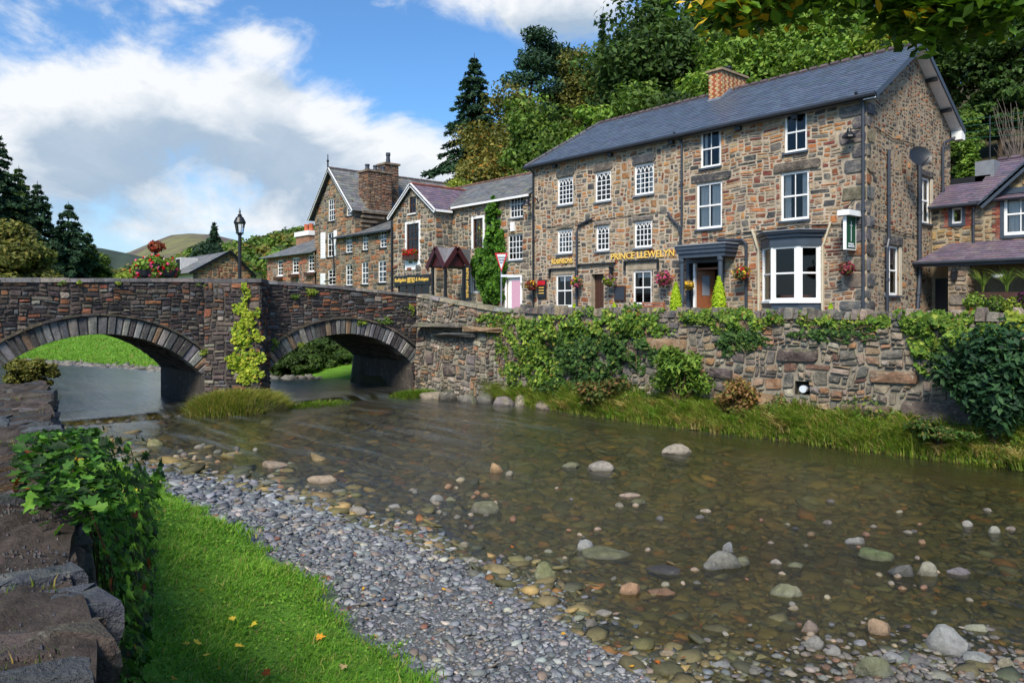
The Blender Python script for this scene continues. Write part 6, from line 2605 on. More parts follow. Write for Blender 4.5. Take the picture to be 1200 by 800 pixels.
def leaves_on(F, blobs, n, size, pal, rs, thick=.2, up=.35, holes=-.45):
    """leaves over elliptic patches (s, z, rs, rz) of a wall plane"""
    P, Nn, Cc, Sz = [], [], [], []
    w = np.array([b[2] * b[3] for b in blobs])
    nrm0 = np.array(F.n)
    for b, k in zip(blobs, w / w.sum()):
        m = max(8, int(n * k))
        a = rs.uniform(0, 6.283, m)
        q = np.sqrt(rs.uniform(0, 1, m)) * (1 + .22 * np.sin(3 * a + b[0]) + .16 * np.sin(7 * a + b[1]))
        s, z = b[0] + b[2] * q * np.cos(a), b[1] + b[3] * q * np.sin(a)
        no = np.sin(s * 3.3 + 1.7 * np.sin(z * 2.9)) * np.sin(z * 4.1 + 1.3 * np.sin(s * 2.3)) + .5 * np.sin(s * 9.1 + z * 6.3)
        keep = no + rs.normal(0, .25, m) > holes
        a, q, s, z = a[keep], q[keep], s[keep], z[keep]
        m = len(a)
        lump = .55 + .45 * np.sin(s * 4.1 + b[1]) * np.sin(z * 5.3 + b[0])
        dd = rs.uniform(.02, 1, m) ** .7 * thick * np.clip(1.15 - q, .15, 1) * (.4 + lump)
        P.append(np.array([F.p(x, y, e) for x, y, e in zip(s, z, dd + .05)]))
        Nn.append(unit(np.tile(nrm0, (m, 1)) + rs.normal(size=(m, 3)) * .55 + np.array([0, 0, up])))
        Cc.append(pal_np(b[4] if len(b) > 4 else pal, m, rs, .25))
        Sz.append(size * rs.uniform(.55, 1.35, m))
    return quads(np.concatenate(P), np.concatenate(Sz), np.concatenate(Nn), np.concatenate(Cc), .72, rs, .08)


def wall_blob(px, py, rx, ry, pal=None):
    p = at_wall(px, py)
    k = depth(p) / FPX
    b = (FW.s(p), p.z, rx * k / .72, ry * k)
    return b + ((pal,) if pal else ())


def blades(P, L, lean, rs, cols, w=.012, bend=.5, seg=3):
    """grass blades: P (n,3) roots, L (n,) lengths, lean (n,3) direction of fall"""
    n = len(P)
    a = rs.uniform(0, 6.283, n)
    side = np.stack([np.cos(a), np.sin(a), np.zeros(n)], 1)
    vs_, f = [], []
    ts = np.linspace(0, 1, seg + 1)
    rows = []
    for t in ts:
        c = P + np.array([0, 0, 1]) * (L * (t - bend * t * t * .55))[:, None] + lean * (L * bend * t * t)[:, None]
        ww = (w * (1 - t * .97)) if np.isscalar(w) else (w * (1 - t * .97))[:, None]
        rows += [c - side * ww, c + side * ww]
    v = np.stack(rows, 1)
    k = v.shape[1]
    base = (np.arange(n) * k)[:, None]
    fs = [base + np.array([[2 * i, 2 * i + 1, 2 * i + 3, 2 * i + 2]]) for i in range(seg)]
    f = np.concatenate(fs, 0)
    return v.reshape(-1, 3), f, np.repeat(cols, k, 0)


def build_bank_plants():
    rs = np.random.default_rng(8)
    rng = random.Random(8)
    IV1 = [(3, S(96, 126, 46)), (2, S(122, 148, 56)), (2, S(66, 94, 40)), (.7, S(156, 166, 72)), (.25, S(140, 108, 62))]
    IV2 = [(3, S(58, 86, 42)), (2, S(78, 108, 50)), (1, S(46, 68, 38)), (.4, S(118, 128, 60))]
    sets = [('ivy', 'largest ivy mass spilling over the river wall below the menu boards', [wall_blob(700, 382, 62, 17), wall_blob(648, 392, 40, 22), wall_blob(742, 380, 36, 20), wall_blob(622, 402, 26, 30), wall_blob(690, 420, 48, 40, IV2), wall_blob(735, 405, 36, 26, IV2), wall_blob(640, 432, 22, 34), wall_blob(610, 440, 10, 26), wall_blob(655, 455, 30, 18, IV2)], 11500, .075, .42),
            ('ivy', 'ivy patch on the river wall beneath the bay window', [wall_blob(870, 376, 44, 13), wall_blob(838, 372, 22, 10), wall_blob(868, 398, 22, 16, IV2), wall_blob(905, 374, 12, 8), wall_blob(812, 372, 12, 7)], 2600, .07, .2),
            ('ivy', 'thin ivy trails on the river wall below the hotel corner', [wall_blob(1000, 378, 30, 8), wall_blob(1025, 376, 16, 9), wall_blob(980, 392, 34, 9, IV2), wall_blob(972, 376, 10, 8), wall_blob(940, 372, 10, 6)], 1000, .065, .14),
            ('ivy', 'glossy ivy clump on the river wall below the veranda', [wall_blob(1098, 378, 30, 15), wall_blob(1112, 396, 34, 20), wall_blob(1128, 412, 26, 26, IV2), wall_blob(1085, 388, 16, 10), wall_blob(1080, 410, 8, 8), wall_blob(1095, 432, 14, 6), wall_blob(1190, 378, 14, 14, G_YEL)], 4000, .075, .3),
            ('ivy', 'sparse ivy strands and dry stems on the wall beside the bridge', [wall_blob(588, 372, 18, 9), wall_blob(578, 384, 12, 12), wall_blob(566, 374, 8, 5), wall_blob(592, 410, 8, 30), wall_blob(604, 385, 10, 16)], 900, .08, .12)]
    for nm, lab, bl, n, sz, thk in sets:
        p = FW.p(bl[0][0], bl[0][1] - bl[0][3])
        th = thing(nm, lab, 'ivy', p, 'ivy on the river wall')
        v, f, c = leaves_on(FW, bl, n, sz, IV1, rs, thk)
        link('foliage', np_mesh('foliage', v, f, c), M['leaf'], th)
        st = MB()
        st.col = S(110, 94, 76)
        for b in bl[:6]:
            for _ in range(5):
                s = b[0] + rng.uniform(-.7, .7) * b[2]
                pts = [FW.p(s + rng.uniform(-.25, .25) * k / 3, b[1] + b[3] * (1 - 2 * k / 4) * rng.uniform(.7, 1), .06 + rng.uniform(0, .08)) for k in range(5)]
                st.tube(pts, .012, 4, cap=False)
        st.build('stems', M['bark'], th)
    # shrubs rooted in the bank
    def shrub(name, lab, px, py, hw, hh, pal, seed, n, leaf, off=.5, asp=.35, clumps=16, group='shrubs on the far bank'):
        rs2 = np.random.default_rng(seed)
        r2 = random.Random(seed)
        p = at_wall(px, py)
        c = Vector(p) + Vector((nW.x, nW.y, 0)) * off
        k = depth(p) / FPX
        W, Hh = hw * k, hh * k
        zb = c.z - Hh
        th = thing(name, lab, 'shrub', (c.x, c.y, zb), group)
        tb = MB()
        tb.col = S(90, 74, 58)
        P, Nn, Cc, Sz = [], [], [], []
        for i in range(clumps):
            v = Vector((r2.gauss(0, 1), r2.gauss(0, 1), r2.gauss(0, 1))).normalized() * r2.uniform(.3, .85)
            q = c + Vector((uW.x * v.x * W, uW.y * v.x * W, v.z * Hh)) + Vector((nW.x, nW.y, 0)) * v.y * .45
            limb(tb, (c.x, c.y, zb - .1), q, .022, .006, r2, .1)
            m = n // clumps
            u = unit(rs2.normal(size=(m, 3))) * rs2.uniform(.1, 1, (m, 1)) ** .5
            P.append(u * np.array([W * .42, W * .42, Hh * .36]) + np.array(q))
            Nn.append(unit(u * .6 + rs2.normal(size=(m, 3)) * .5 + np.array([0, 0, .6])))
            Cc.append(pal_np(pal, m, rs2, .25) * r2.uniform(.8, 1.2))
            Sz.append(leaf * rs2.uniform(.6, 1.3, m))
        tb.build('stems', M['bark'], th)
        v, f, cc = quads(np.concatenate(P), np.concatenate(Sz), np.concatenate(Nn), np.concatenate(Cc), asp, rs2, .06)
        link('foliage', np_mesh('foliage', v, f, cc), M['leaf'], th)
        return th
    shrub('ash_sapling', 'light green feathery sapling growing out of the far bank', 806, 438, 36, 34, G_BRIGHT, 71, 3000, .11, .55, .32)
    shrub('dark_shrub', 'large dark green shrub at the picture edge on the far bank', 1172, 446, 56, 66, [(3, S(46, 76, 50)), (2, S(60, 92, 54)), (1, S(36, 60, 44))], 72, 8500, .10, .75, .45, 34)
    shrub('bramble_bush', 'brownish bramble at the foot of the ivy mass', 716, 458, 42, 20, [(2, S(86, 92, 44)), (1, S(120, 92, 58)), (1, S(66, 84, 40))], 73, 2200, .08, .45, .5)
    shrub('bramble_bush', 'rusty dry bramble beside the light green sapling', 872, 462, 30, 20, [(2, S(134, 100, 64)), (1, S(112, 110, 52)), (1, S(150, 120, 72))], 74, 1500, .07, .5, .4)
    shrub('bramble_bush', 'low green bramble under the dark shrub', 1110, 500, 40, 12, [(2, S(70, 96, 40)), (1, S(110, 104, 56)), (1, S(52, 76, 36))], 75, 1500, .07, .9, .4)
    # grass and rushes along the foot of the wall
    n = 26000
    s = rs.uniform(3.4, 22.5, n)
    x = WALL_A[0] + s * uW.x
    t = rs.uniform(0, 1, n) ** .8
    bw = np.array([bank_w(q) for q in x])
    y = WALL_A[1] + s * uW.y - bw * t - .04
    z = np.array([ground_z(a, b)[0] for a, b in zip(x, y)]) - .03
    tuft = .5 + .5 * np.sin(s * 5.3 + 2 * np.sin(s * 1.7)) * np.cos(t * 4 + s * 2.1)
    L = rs.uniform(.2, .7, n) * (.45 + 1.2 * tuft ** 1.5) * (.65 + .5 * t)
    lean = np.stack([rs.normal(0, .45, n), -rs.uniform(.2, 1.1, n), np.full(n, -.05)], 1)
    pal = [(3, S(130, 156, 56)), (2, S(156, 170, 72)), (2, S(100, 130, 46)), (1.3, S(186, 166, 106)), (.5, S(150, 118, 72))]
    v, f, c = blades(np.stack([x, y, z], 1), L, lean, rs, pal_np(pal, n, rs, .22), rs.uniform(.009, .020, n), .75)
    vt, ft, ct = [v], [f], [c]
    off = len(v)
    for j in range(46):
        q = rng.uniform(8, 22)
        x0 = WALL_A[0] + q * uW.x
        y0 = WALL_A[1] + q * uW.y - bank_w(x0) * rng.uniform(.45, 1.0)
        m = 70
        a = rs.uniform(0, 6.283, m)
        ln = np.stack([np.cos(a) * .8, np.sin(a) * .8 - .35, np.full(m, -.1)], 1)
        P0 = np.array([x0, y0, ground_z(x0, y0)[0] - .04]) + rs.normal(0, .07, (m, 3)) * np.array([1, 1, 0])
        tp = rng.choice([[(2, S(150, 164, 72)), (1, S(110, 138, 50))], [(2, S(190, 170, 110)), (1, S(150, 140, 70))], [(2, S(104, 140, 46)), (1, S(136, 160, 60))]])
        v2, f2, c2 = blades(P0, rs.uniform(.4, .85, m) * rng.uniform(.7, 1.15), ln, rs, pal_np(tp, m, rs, .2), rs.uniform(.010, .020, m), .85)
        vt.append(v2); ft.append(f2 + off); ct.append(c2)
        off += len(v2)
    v, f, c = np.concatenate(vt), np.concatenate(ft), np.concatenate(ct)
    o = link('bank_grass', np_mesh('bank_grass', v, f, c), M['grass'], kind='stuff')
    tag(o, 'tufted grass and rushes along the foot of the river wall', 'grass')
    # leafy weeds between the grass
    n = 9000
    s = rs.uniform(5.5, 22.5, n)
    x = WALL_A[0] + s * uW.x
    t = rs.uniform(0, .95, n)
    bw = np.array([bank_w(q) for q in x])
    y = WALL_A[1] + s * uW.y - bw * t
    k = .5 + .5 * np.sin(s * 2.9 + 1.3) * np.sin(s * .83)
    z = np.array([ground_z(a, b)[0] for a, b in zip(x, y)]) + rs.uniform(0, .6, n) * k * (1.1 - t)
    v, f, c = quads(np.stack([x, y, z], 1), rs.uniform(.03, .07, n), unit(rs.normal(size=(n, 3)) * .5 + np.array([.2, -.4, .8])), pal_np([(3, S(78, 104, 40)), (2, S(108, 128, 50)), (1, S(130, 110, 62)), (1, S(58, 82, 36))], n, rs, .25), .6, rs)
    o = link('bank_weeds', np_mesh('bank_weeds', v, f, c), M['leaf'], kind='stuff')
    tag(o, 'leafy weeds scattered over the far bank', 'weeds')


build_bank_plants()


def build_bridge_plants():
    rs = np.random.default_rng(15)
    rng = random.Random(15)
    A, Bp = Vector((BX1, 8.75, 0)), Vector((BX1 + 1.05, 10.25, 0))
    u = Bp - A
    F = Frame(A, u, (u.y, -u.x, 0))
    L = u.length
    def blob(px, py, rx, ry, pal=None):
        r = ray(px, py)
        n = F.n
        t = (F.o.x * n.x + F.o.y * n.y) / (r.x * n.x + r.y * n.y)
        p = at_d(px, py, t)
        k = depth(p) / FPX
        return (F.s(p), p.z, rx * k * 1.2, ry * k) + ((pal,) if pal else ())
    th = thing('ivy', 'yellow-green ivy climbing the pointed pier of the bridge', 'ivy', (BX1 + .6, 9.6, .5))
    bl = [blob(288, 345, 4, 12), blob(284, 368, 9, 12), blob(291, 372, 11, 16), blob(288, 395, 14, 14), blob(295, 418, 10, 18), blob(280, 425, 12, 10), blob(292, 438, 12, 12)]
    v, f, c = leaves_on(F, bl, 1700, .07, [(3, S(142, 160, 44)), (2, S(168, 178, 60)), (1.5, S(104, 130, 40)), (.5, S(190, 176, 70))], rs, .14)
    link('foliage', np_mesh('foliage', v, f, c), M['leaf'], th)
    st = MB()
    st.col = S(110, 94, 70)
    for b in bl:
        st.tube([F.p(b[0], b[1] - b[3], .05), F.p(b[0] + .1, b[1], .07), F.p(b[0] - .05, b[1] + b[3], .05)], .014, 5, cap=False)
    st.build('stems', M['bark'], th)
    # tufts growing from joints of the bridge
    Fb = Frame((BX1, 0), (0, 1, 0), (1, 0, 0))
    bits = [(71, 331, 5, 3), (92, 331, 3, 2), (138, 332, 3, 2), (233, 334, 5, 3), (239, 412, 5, 4), (365, 342, 8, 4), (345, 348, 5, 3), (352, 404, 4, 3), (425, 378, 10, 3), (448, 376, 12, 5), (478, 363, 8, 6), (322, 400, 4, 5), (318, 410, 3, 6)]
    TUFTS = ['lime tuft just under the coping at the far end of the bridge', 'tiny tuft second along under the coping over the wide arch', 'small tuft under the coping above the crown of the wide arch', 'broad low tuft under the coping above the pier drain hole', 'tuft at the springing of the wide arch beside the pier',
             'wide tuft beneath the coping over the narrow arch', 'small tuft beneath the coping next to the wide one', 'tuft just above the ring of the narrow arch near the pier', 'thin plant along the crown of the narrow arch ring', 'bushy plant on the ring of the narrow arch past its crown', 'upright plant in the parapet where the bridge meets the wall', 'tuft in the corner between pier nose and narrow arch', 'drooping tuft low in the corner between pier nose and narrow arch']
    for i, (px, py, rx, ry) in enumerate(bits):
        p = at_x(px, py, BX1)
        k = depth(p) / FPX
        th = thing('wall_plant', TUFTS[i], 'plant', p, 'tufts growing from the bridge')
        v, f, c = leaves_on(Fb, [(p.y, p.z, rx * k, ry * k)], 30 + int(rx * ry * 3), .04, G_YEL if i % 3 else G_MID, rs, .14)
        link('foliage', np_mesh('foliage', v, f, c), M['leaf'], th)
    # rough grass hump at the pier foot and the spit by the second arch
    for lab, cx, cy, rx, ry, n, hgt in (('rough grass hump at the foot of the bridge pier', -24.9, 9.5, 1.15, 1.7, 7500, .8), ('low grassy spit of stones before the second arch', -24.6, 12.0, .5, 1.5, 1500, .22), ('bright grass patch under the abutment of the second arch', -24.6, 16.4, .8, 1.2, 2600, .34)):
        th = thing('grass_hump', lab, 'grass', (cx, cy, 0))
        mv, mf = blob_stone(cx, cy, -.15, rx, ry, hgt * .75, rng, 0, 16, 6, .12)
        mb = MB()
        mb.add(mv, mf, S(62, 62, 38))
        mb.build('earth', M['bark'], th, smooth=True)
        a = rs.uniform(0, 6.283, n)
        q = np.sqrt(rs.uniform(0, 1, n))
        x, y = cx + rx * q * np.cos(a), cy + ry * q * np.sin(a)
        z = -.15 + hgt * .75 * np.sqrt(np.clip(1 - q * q, 0, 1)) - .05
        Lb = rs.uniform(.25, .7, n) * (1 if hgt > .5 else .6)
        lean = np.stack([.5 * np.cos(a) + rs.normal(0, .35, n) + .3, .5 * np.sin(a) + rs.normal(0, .35, n), np.zeros(n)], 1)
        v, f, c = blades(np.stack([x, y, z], 1), Lb, lean, rs, pal_np([(2, S(128, 140, 56)), (2, S(158, 152, 78)), (1.5, S(100, 124, 48)), (1, S(178, 158, 104))] if hgt > .5 else [(3, S(104, 136, 40)), (2, S(84, 112, 38)), (.6, S(140, 140, 70))], n, rs, .2), rs.uniform(.010, .022, n), .7)
        link('blades', np_mesh('blades', v, f, c), M['grass'], th)
    # bushes seen through the arches, on the banks upstream
    broad_tree('bank_bush', 'scrubby bush on the bank seen through the wider arch', 34, 416, 30, 29.5, G_OLIVE, 201, 26, 190, .10, .0, 'bushes upstream of the bridge', 'bush', base_z=.05)
    broad_tree('bank_bush', 'dark bush on the bank seen through the narrower arch', 340, 404, 30, 37, G_DARK, 202, 24, 180, .13, .0, 'bushes upstream of the bridge', 'bush', base_z=.1)
    broad_tree('bank_bush', 'shadowed thicket filling the back of the narrower arch', 388, 386, 44, 42, G_DARK, 203, 44, 220, .16, .0, 'bushes upstream of the bridge', 'bush', base_z=.1)
    broad_tree('bank_bush', 'low thicket between the two bushes behind the narrower arch', 366, 402, 36, 38, G_DARK, 204, 34, 200, .15, .0, 'bushes upstream of the bridge', 'bush', base_z=.1)

    broad_tree('bank_bush', 'dark bush against the inner wall at the back of the narrower arch', 392, 402, 24, 38.4, G_DARK, 205, 26, 180, .13, .0, 'bushes upstream of the bridge', 'bush', base_z=.05)


build_bridge_plants()


def ivy_leaf(c, nrm, size, spin):
    """five-lobed leaf, slightly folded"""
    n = Vector(nrm).normalized()
    a = n.cross(Vector((math.cos(spin), math.sin(spin), .3))).normalized()
    b = n.cross(a)
    out = [(0, -.45), (.30, -.55), (.62, -.30), (.38, -.02), (.60, .32), (.24, .30), (0, .85), (-.24, .30), (-.60, .32), (-.38, -.02), (-.62, -.30), (-.30, -.55)]
    c = Vector(c)
    vs_ = [tuple(c + a * x * size + b * y * size + n * (abs(x) * .22 * size - .12 * size * y * y)) for x, y in out]
    return vs_, [(0, 1, 2, 3, 5, 6), (3, 4, 5), (0, 6, 7, 9, 10, 11), (7, 8, 9)]


def build_near_ivy():
    rng = random.Random(44)
    th = thing('ivy', 'dark glossy ivy hanging over the near wall onto the grass', 'ivy', (-4.1, .8, 1.2))
    mb = MB()
    pal = [(3, S(48, 84, 30)), (2, S(66, 106, 38)), (2, S(34, 58, 28)), (1, S(96, 138, 50)), (.05, S(196, 150, 40)), (.10, S(120, 66, 38))]
    for i in range(2400):
        # along the wall, mound on top then curtain down the river side
        t = rng.random()
        x = -3.05 - 1.75 * rng.betavariate(1.5, 1.7)
        e = near_edge(x)
        prof = math.sin(max(0.02, min(1, (-2.9 - x) / 2.05)) * math.pi) ** .6
        if t < .38:
            y = e - .36 * prof * rng.random() + .10
            z = 2.58 + .24 * prof * rng.random() ** .6
            n = (rng.gauss(0, .45), rng.gauss(.1, .45), 1)
        else:
            k = rng.random()
            z = 2.72 - k * (1.75 * prof + .15)
            y = e + .05 + (.30 * prof * (1 - .55 * k)) * rng.random() ** .5
            n = (rng.gauss(.3, .4), rng.gauss(.9, .35), rng.uniform(.1, .9))
        v, f = ivy_leaf((x, y, z), n, rng.uniform(.022, .05), rng.random() * 6.28)
        mb.add(v, f, pick(pal, rng))
    mb.build('foliage', M['leaf'], th)
    st = MB()
    st.col = S(92, 74, 52)
    for i in range(12):
        x = rng.uniform(-4.9, -3.6)
        e = near_edge(x)
        pts = [(x, e - .35, 2.62), (x + rng.uniform(-.1, .1), e - .02, 2.66), (x + rng.uniform(-.2, .2), e + .10, 2.2), (x + rng.uniform(-.3, .3), e + .12, rng.uniform(1.1, 1.8))]
        st.tube(pts, .003, 5, cap=False)
    st.build('stems', M['bark'], th)
    # creeping moss and grass in the wall top
    rs = np.random.default_rng(4)
    n = 900
    P, Ls = [], []
    for i in range(n):
        cxs = rng.choice((-2.1, -2.6, -5.6, -7.2, -8.5))
        x = cxs + rng.gauss(0, .16)
        y = near_edge(x) - .12 - abs(rng.gauss(.18, .14))
        P.append((x, y, 2.53)); Ls.append(rng.uniform(.02, .07))
    v, f, c = blades(np.array(P), np.array(Ls), rs.normal(0, .5, (n, 3)) * np.array([1, 1, 0]), rs, pal_np([(2, S(96, 112, 40)), (1, S(150, 130, 60)), (1, S(70, 96, 36))], n, rs), .003, .6, 2)
    o = link('wall_top_grass', np_mesh('wall_top_grass', v, f, c), M['grass'], kind='stuff')
    tag(o, 'thin tufts of grass growing in the top of the near wall', 'grass')


build_near_ivy()


# ------------------------------------------------------------------ lawn, gravel, river stones
def build_lawn():
    rs = np.random.default_rng(77)
    n = 120000
    x = -3.0 - 13.5 * rs.uniform(0, 1, n) ** 1.15
    e0 = np.array([near_edge(max(q, -11)) for q in x])
    g0 = np.array([grass_l(q) for q in x]) + .10 * np.sin(x * 3.1) + .06 * np.sin(x * 7.7 + 2) + .05 * np.sin(x * 17.3) + rs.normal(0, .07, n)
    y = e0 - .15 + (g0 - e0 + .15) * rs.uniform(0, 1, n)
    z = np.array([ground_z(a, min(b, grass_l(a) - .01))[0] for a, b in zip(x, y)]) - .015
    dist = np.hypot(x, y)
    clump = .5 + .5 * np.sin(x * 2.7 + 1.7 * np.sin(y * 2.3)) * np.sin(y * 3.9 + x)
    L = rs.uniform(.03, .10, n) * (.45 + 1.0 * clump) * np.where(rs.uniform(0, 1, n) < .05, 1.9, 1) * (1 + .4 * (y > g0 - .15))
    lean = rs.normal(0, .55, (n, 3)) * np.array([1, 1, 0]) + np.array([.1, .25, 0])
    pal = [(3, S(98, 146, 44)), (3, S(118, 164, 52)), (2, S(80, 122, 38)), (1, S(146, 170, 74)), (.6, S(170, 156, 96))]
    c = pal_np(pal, n, rs, .2) * (.82 + .32 * clump)[:, None]
    v, f, c = blades(np.stack([x, y, z], 1), L, lean, rs, c, .0028 + .0005 * dist, .7, 2)
    o = link('lawn_grass', np_mesh('lawn_grass', v, f, c), M['grass'], kind='stuff')
    tag(o, 'bright green turf on the near bank', 'grass')
    # clover and small leaves low in the turf
    m = 26000
    i = rs.choice(n, m)
    P = np.stack([x[i], y[i], z[i] + rs.uniform(.01, .05, m)], 1)
    v, f, c = quads(P, rs.uniform(.006, .016, m) * (.7 + .06 * dist[i]), unit(rs.normal(size=(m, 3)) * .45 + np.array([.1, 0, 1])), pal_np([(2, S(92, 140, 34)), (2, S(72, 118, 30)), (1, S(122, 162, 58))], m, rs, .2), .8, rs)
    o = link('clover', np_mesh('clover', v, f, c), M['leaf'], kind='stuff')
    tag(o, 'clover and small leaves low in the turf', 'clover')


build_lawn()


def build_far_lawn():
    rs = np.random.default_rng(78)
    n = 26000
    x = rs.uniform(-66, -34, n)
    y = np.array([up_bank(q) for q in x]) + 9 * rs.uniform(0, 1, n) ** 1.4
    z = np.array([ground_z(a, b)[0] for a, b in zip(x, y)]) - .03
    c = pal_np([(3, S(104, 146, 48)), (2, S(126, 164, 58)), (1, S(84, 122, 40)), (.4, S(160, 150, 90))], n, rs, .2)
    v, f, c = blades(np.stack([x, y, z], 1), rs.uniform(.08, .3, n), rs.normal(0, .6, (n, 3)) * np.array([1, 1, 0]), rs, c, rs.uniform(.02, .04, n), .6, 2)
    o = link('meadow_grass', np_mesh('meadow_grass', v, f, c), M['grass'], kind='stuff')
    tag(o, 'meadow grass on the bank seen through the wide arch', 'grass')
    m = 900
    x = rs.uniform(-62, -33, m)
    y = np.array([up_bank(q) for q in x]) + rs.normal(-.3, .45, m)
    r = rs.uniform(.08, .28, m)
    v, f, c = pebbles(np.stack([x, y, np.full(m, .1)], 1), np.stack([r * 1.3, r, r * .5], 1), rs, pal_np([(2, S(120, 116, 108)), (1, S(92, 90, 86))], m, rs))
    o = link('shore_stones', np_mesh('shore_stones', v, f, c, True), M['rock'], kind='stuff')
    tag(o, 'pale stones along the upstream shore', 'stones')


ICO_V, ICO_F = None, None


def ico():
    t = (1 + 5 ** .5) / 2
    v = np.array([(-1, t, 0), (1, t, 0), (-1, -t, 0), (1, -t, 0), (0, -1, t), (0, 1, t), (0, -1, -t), (0, 1, -t), (t, 0, -1), (t, 0, 1), (-t, 0, -1), (-t, 0, 1)], dtype=float)
    v /= np.linalg.norm(v[0])
    f = np.array([(0, 11, 5), (0, 5, 1), (0, 1, 7), (0, 7, 10), (0, 10, 11), (1, 5, 9), (5, 11, 4), (11, 10, 2), (10, 7, 6), (7, 1, 8), (3, 9, 4), (3, 4, 2), (3, 2, 6), (3, 6, 8), (3, 8, 9), (4, 9, 5), (2, 4, 11), (6, 2, 10), (8, 6, 7), (9, 8, 1)])
    return v, f


def ico2():
    v, f = ico()
    v = [tuple(p) for p in v]
    cache, out = {}, []
    def mid(a, b):
        k = (min(a, b), max(a, b))
        if k not in cache:
            m = np.array(v[a]) + np.array(v[b])
            v.append(tuple(m / np.linalg.norm(m)))
            cache[k] = len(v) - 1
        return cache[k]
    for a, b, c in f:
        x, y, z = mid(a, b), mid(b, c), mid(c, a)
        out += [(a, x, z), (b, y, x), (c, z, y), (x, y, z)]
    return np.array(v), np.array(out)


def pebbles(P, R3, rs, cols, hi=False, tilt=.25):
    """rounded stones: centres P, half axes R3 (n,3)"""
    bv, bf = ico2() if hi else ico()
    n, k = len(P), len(bv)
    a = rs.uniform(0, 6.283, n)
    ca, sa = np.cos(a)[:, None], np.sin(a)[:, None]
    q = bv[None] * R3[:, None, :] * (1 + rs.uniform(-.16, .16, (n, k, 1)))
    sup = np.abs(bv[None]) ** -.12
    x, y, z = q[..., 0], q[..., 1], q[..., 2]
    tl = rs.normal(0, tilt, n)[:, None]
    z2 = z + x * tl
    v = np.stack([x * ca - y * sa, x * sa + y * ca, z2], 2) + P[:, None]
    f = (np.arange(n) * k)[:, None, None] + bf[None]
    return v.reshape(-1, 3), f.reshape(-1, 3), np.repeat(cols, k, 0)


PAL_PEB = [(5, S(116, 119, 122)), (4, S(100, 104, 108)), (2.4, S(142, 144, 144)), (1.4, S(124, 113, 102)), (2, S(78, 80, 84)), (.2, S(126, 84, 72)), (.6, S(164, 158, 146))]
PAL_BED = [(3, S(100, 92, 62)), (3, S(86, 84, 58)), (2, S(114, 102, 72)), (2, S(74, 76, 60)), (.7, S(128, 92, 56)), (1.2, S(106, 108, 96)), (.3, S(146, 124, 80))]


def build_gravel():
    rs = np.random.default_rng(99)
    n = 36000
    x = -2.2 - 17.5 * rs.uniform(0, 1, n) ** 1.25
    g0 = np.array([grass_l(q) for q in x])
    w0 = np.array([water_l(q) for q in x])
    y = g0 - .1 + (w0 - g0 + .75) * rs.uniform(0, 1, n)
    z = np.array([ground_z(a, max(b, grass_l(a) + .01))[0] for a, b in zip(x, y)])
    big = rs.uniform(0, 1, n)
    r = np.where(big < .9, rs.uniform(.011, .032, n), rs.uniform(.03, .075, n))
    r *= np.clip(np.hypot(x, y) / 10, .85, 1.5)
    R3 = np.stack([r * rs.uniform(1, 1.7, n), r, r * rs.uniform(.22, .5, n)], 1)
    v, f, c = pebbles(np.stack([x, y, z + R3[:, 2] * rs.uniform(.0, .9, n)], 1), R3, rs, pal_np(PAL_PEB, n, rs, .2))
    o = link('gravel', np_mesh('gravel', v, f, c, True), M['pebble'], kind='stuff')
    tag(o, 'grey slate pebbles of the gravel bar', 'gravel')
    n = 24000
    d = 6.2 + 22 * rs.uniform(0, 1, n) ** 1.5
    px = rs.uniform(60, 1230, n)
    x = RX * (px - 600) / FPX * d - RY * d
    y = RY * (px - 600) / FPX * d + RX * d
    w0 = np.array([water_l(q) for q in x])
    ok = (y > w0 - .1) & (y < np.array([wall_y(q) - bank_w(q) for q in x]) - .35) & (x > -29)
    x, y, d = x[ok], y[ok], d[ok]
    n = len(x)
    z = np.array([ground_z(a, b)[0] for a, b in zip(x, y)])
    r = rs.uniform(.035, .10, n) * np.where(rs.uniform(0, 1, n) < .08, 1.9, 1) * np.clip(d / 11, .8, 1.8)
    R3 = np.stack([r * rs.uniform(1, 1.6, n), r, r * rs.uniform(.25, .45, n)], 1)
    v, f, c = pebbles(np.stack([x, y, z + R3[:, 2] * .3], 1), R3, rs, pal_np(PAL_BED, n, rs, .3))
    o = link('bed_cobbles', np_mesh('bed_cobbles', v, f, c, True), M['bed'], kind='stuff')
    tag(o, 'brown cobbles lying under the shallow water', 'cobbles')
    n = 1500
    px, py = rs.normal(1090, 110, n), rs.normal(792, 26, n)
    x = np.array([at_z(a, b, 0).x for a, b in zip(px, py)])
    y = np.array([at_z(a, b, 0).y for a, b in zip(px, py)])
    r = rs.uniform(.015, .055, n)
    R3 = np.stack([r * rs.uniform(1, 1.6, n), r, r * rs.uniform(.3, .55, n)], 1)
    v, f, c = pebbles(np.stack([x, y, rs.uniform(-.03, .012, n)], 1), R3, rs, pal_np([(3, S(104, 102, 98)), (2, S(84, 84, 84)), (2, S(126, 120, 110)), (1, S(110, 88, 70))], n, rs, .25))
    o = link('shoal_pebbles', np_mesh('shoal_pebbles', v, f, c, True), M['rock'], kind='stuff')
    tag(o, 'wet pebbles of the shoal in the near corner of the river', 'pebbles')


build_gravel()
build_far_lawn()


def ico3():
    v, f = ico2()
    v = [tuple(p) for p in v]
    cache, out = {}, []
    for a, b, c in f:
        t = []
        for p, q in ((a, b), (b, c), (c, a)):
            k = (min(p, q), max(p, q))
            if k not in cache:
                m = np.array(v[p]) + np.array(v[q])
                v.append(tuple(m / np.linalg.norm(m)))
                cache[k] = len(v) - 1
            t.append(cache[k])
        x, y, z = t
        out += [(a, x, z), (b, y, x), (c, z, y), (x, y, z)]
    return np.array(v), np.array(out)


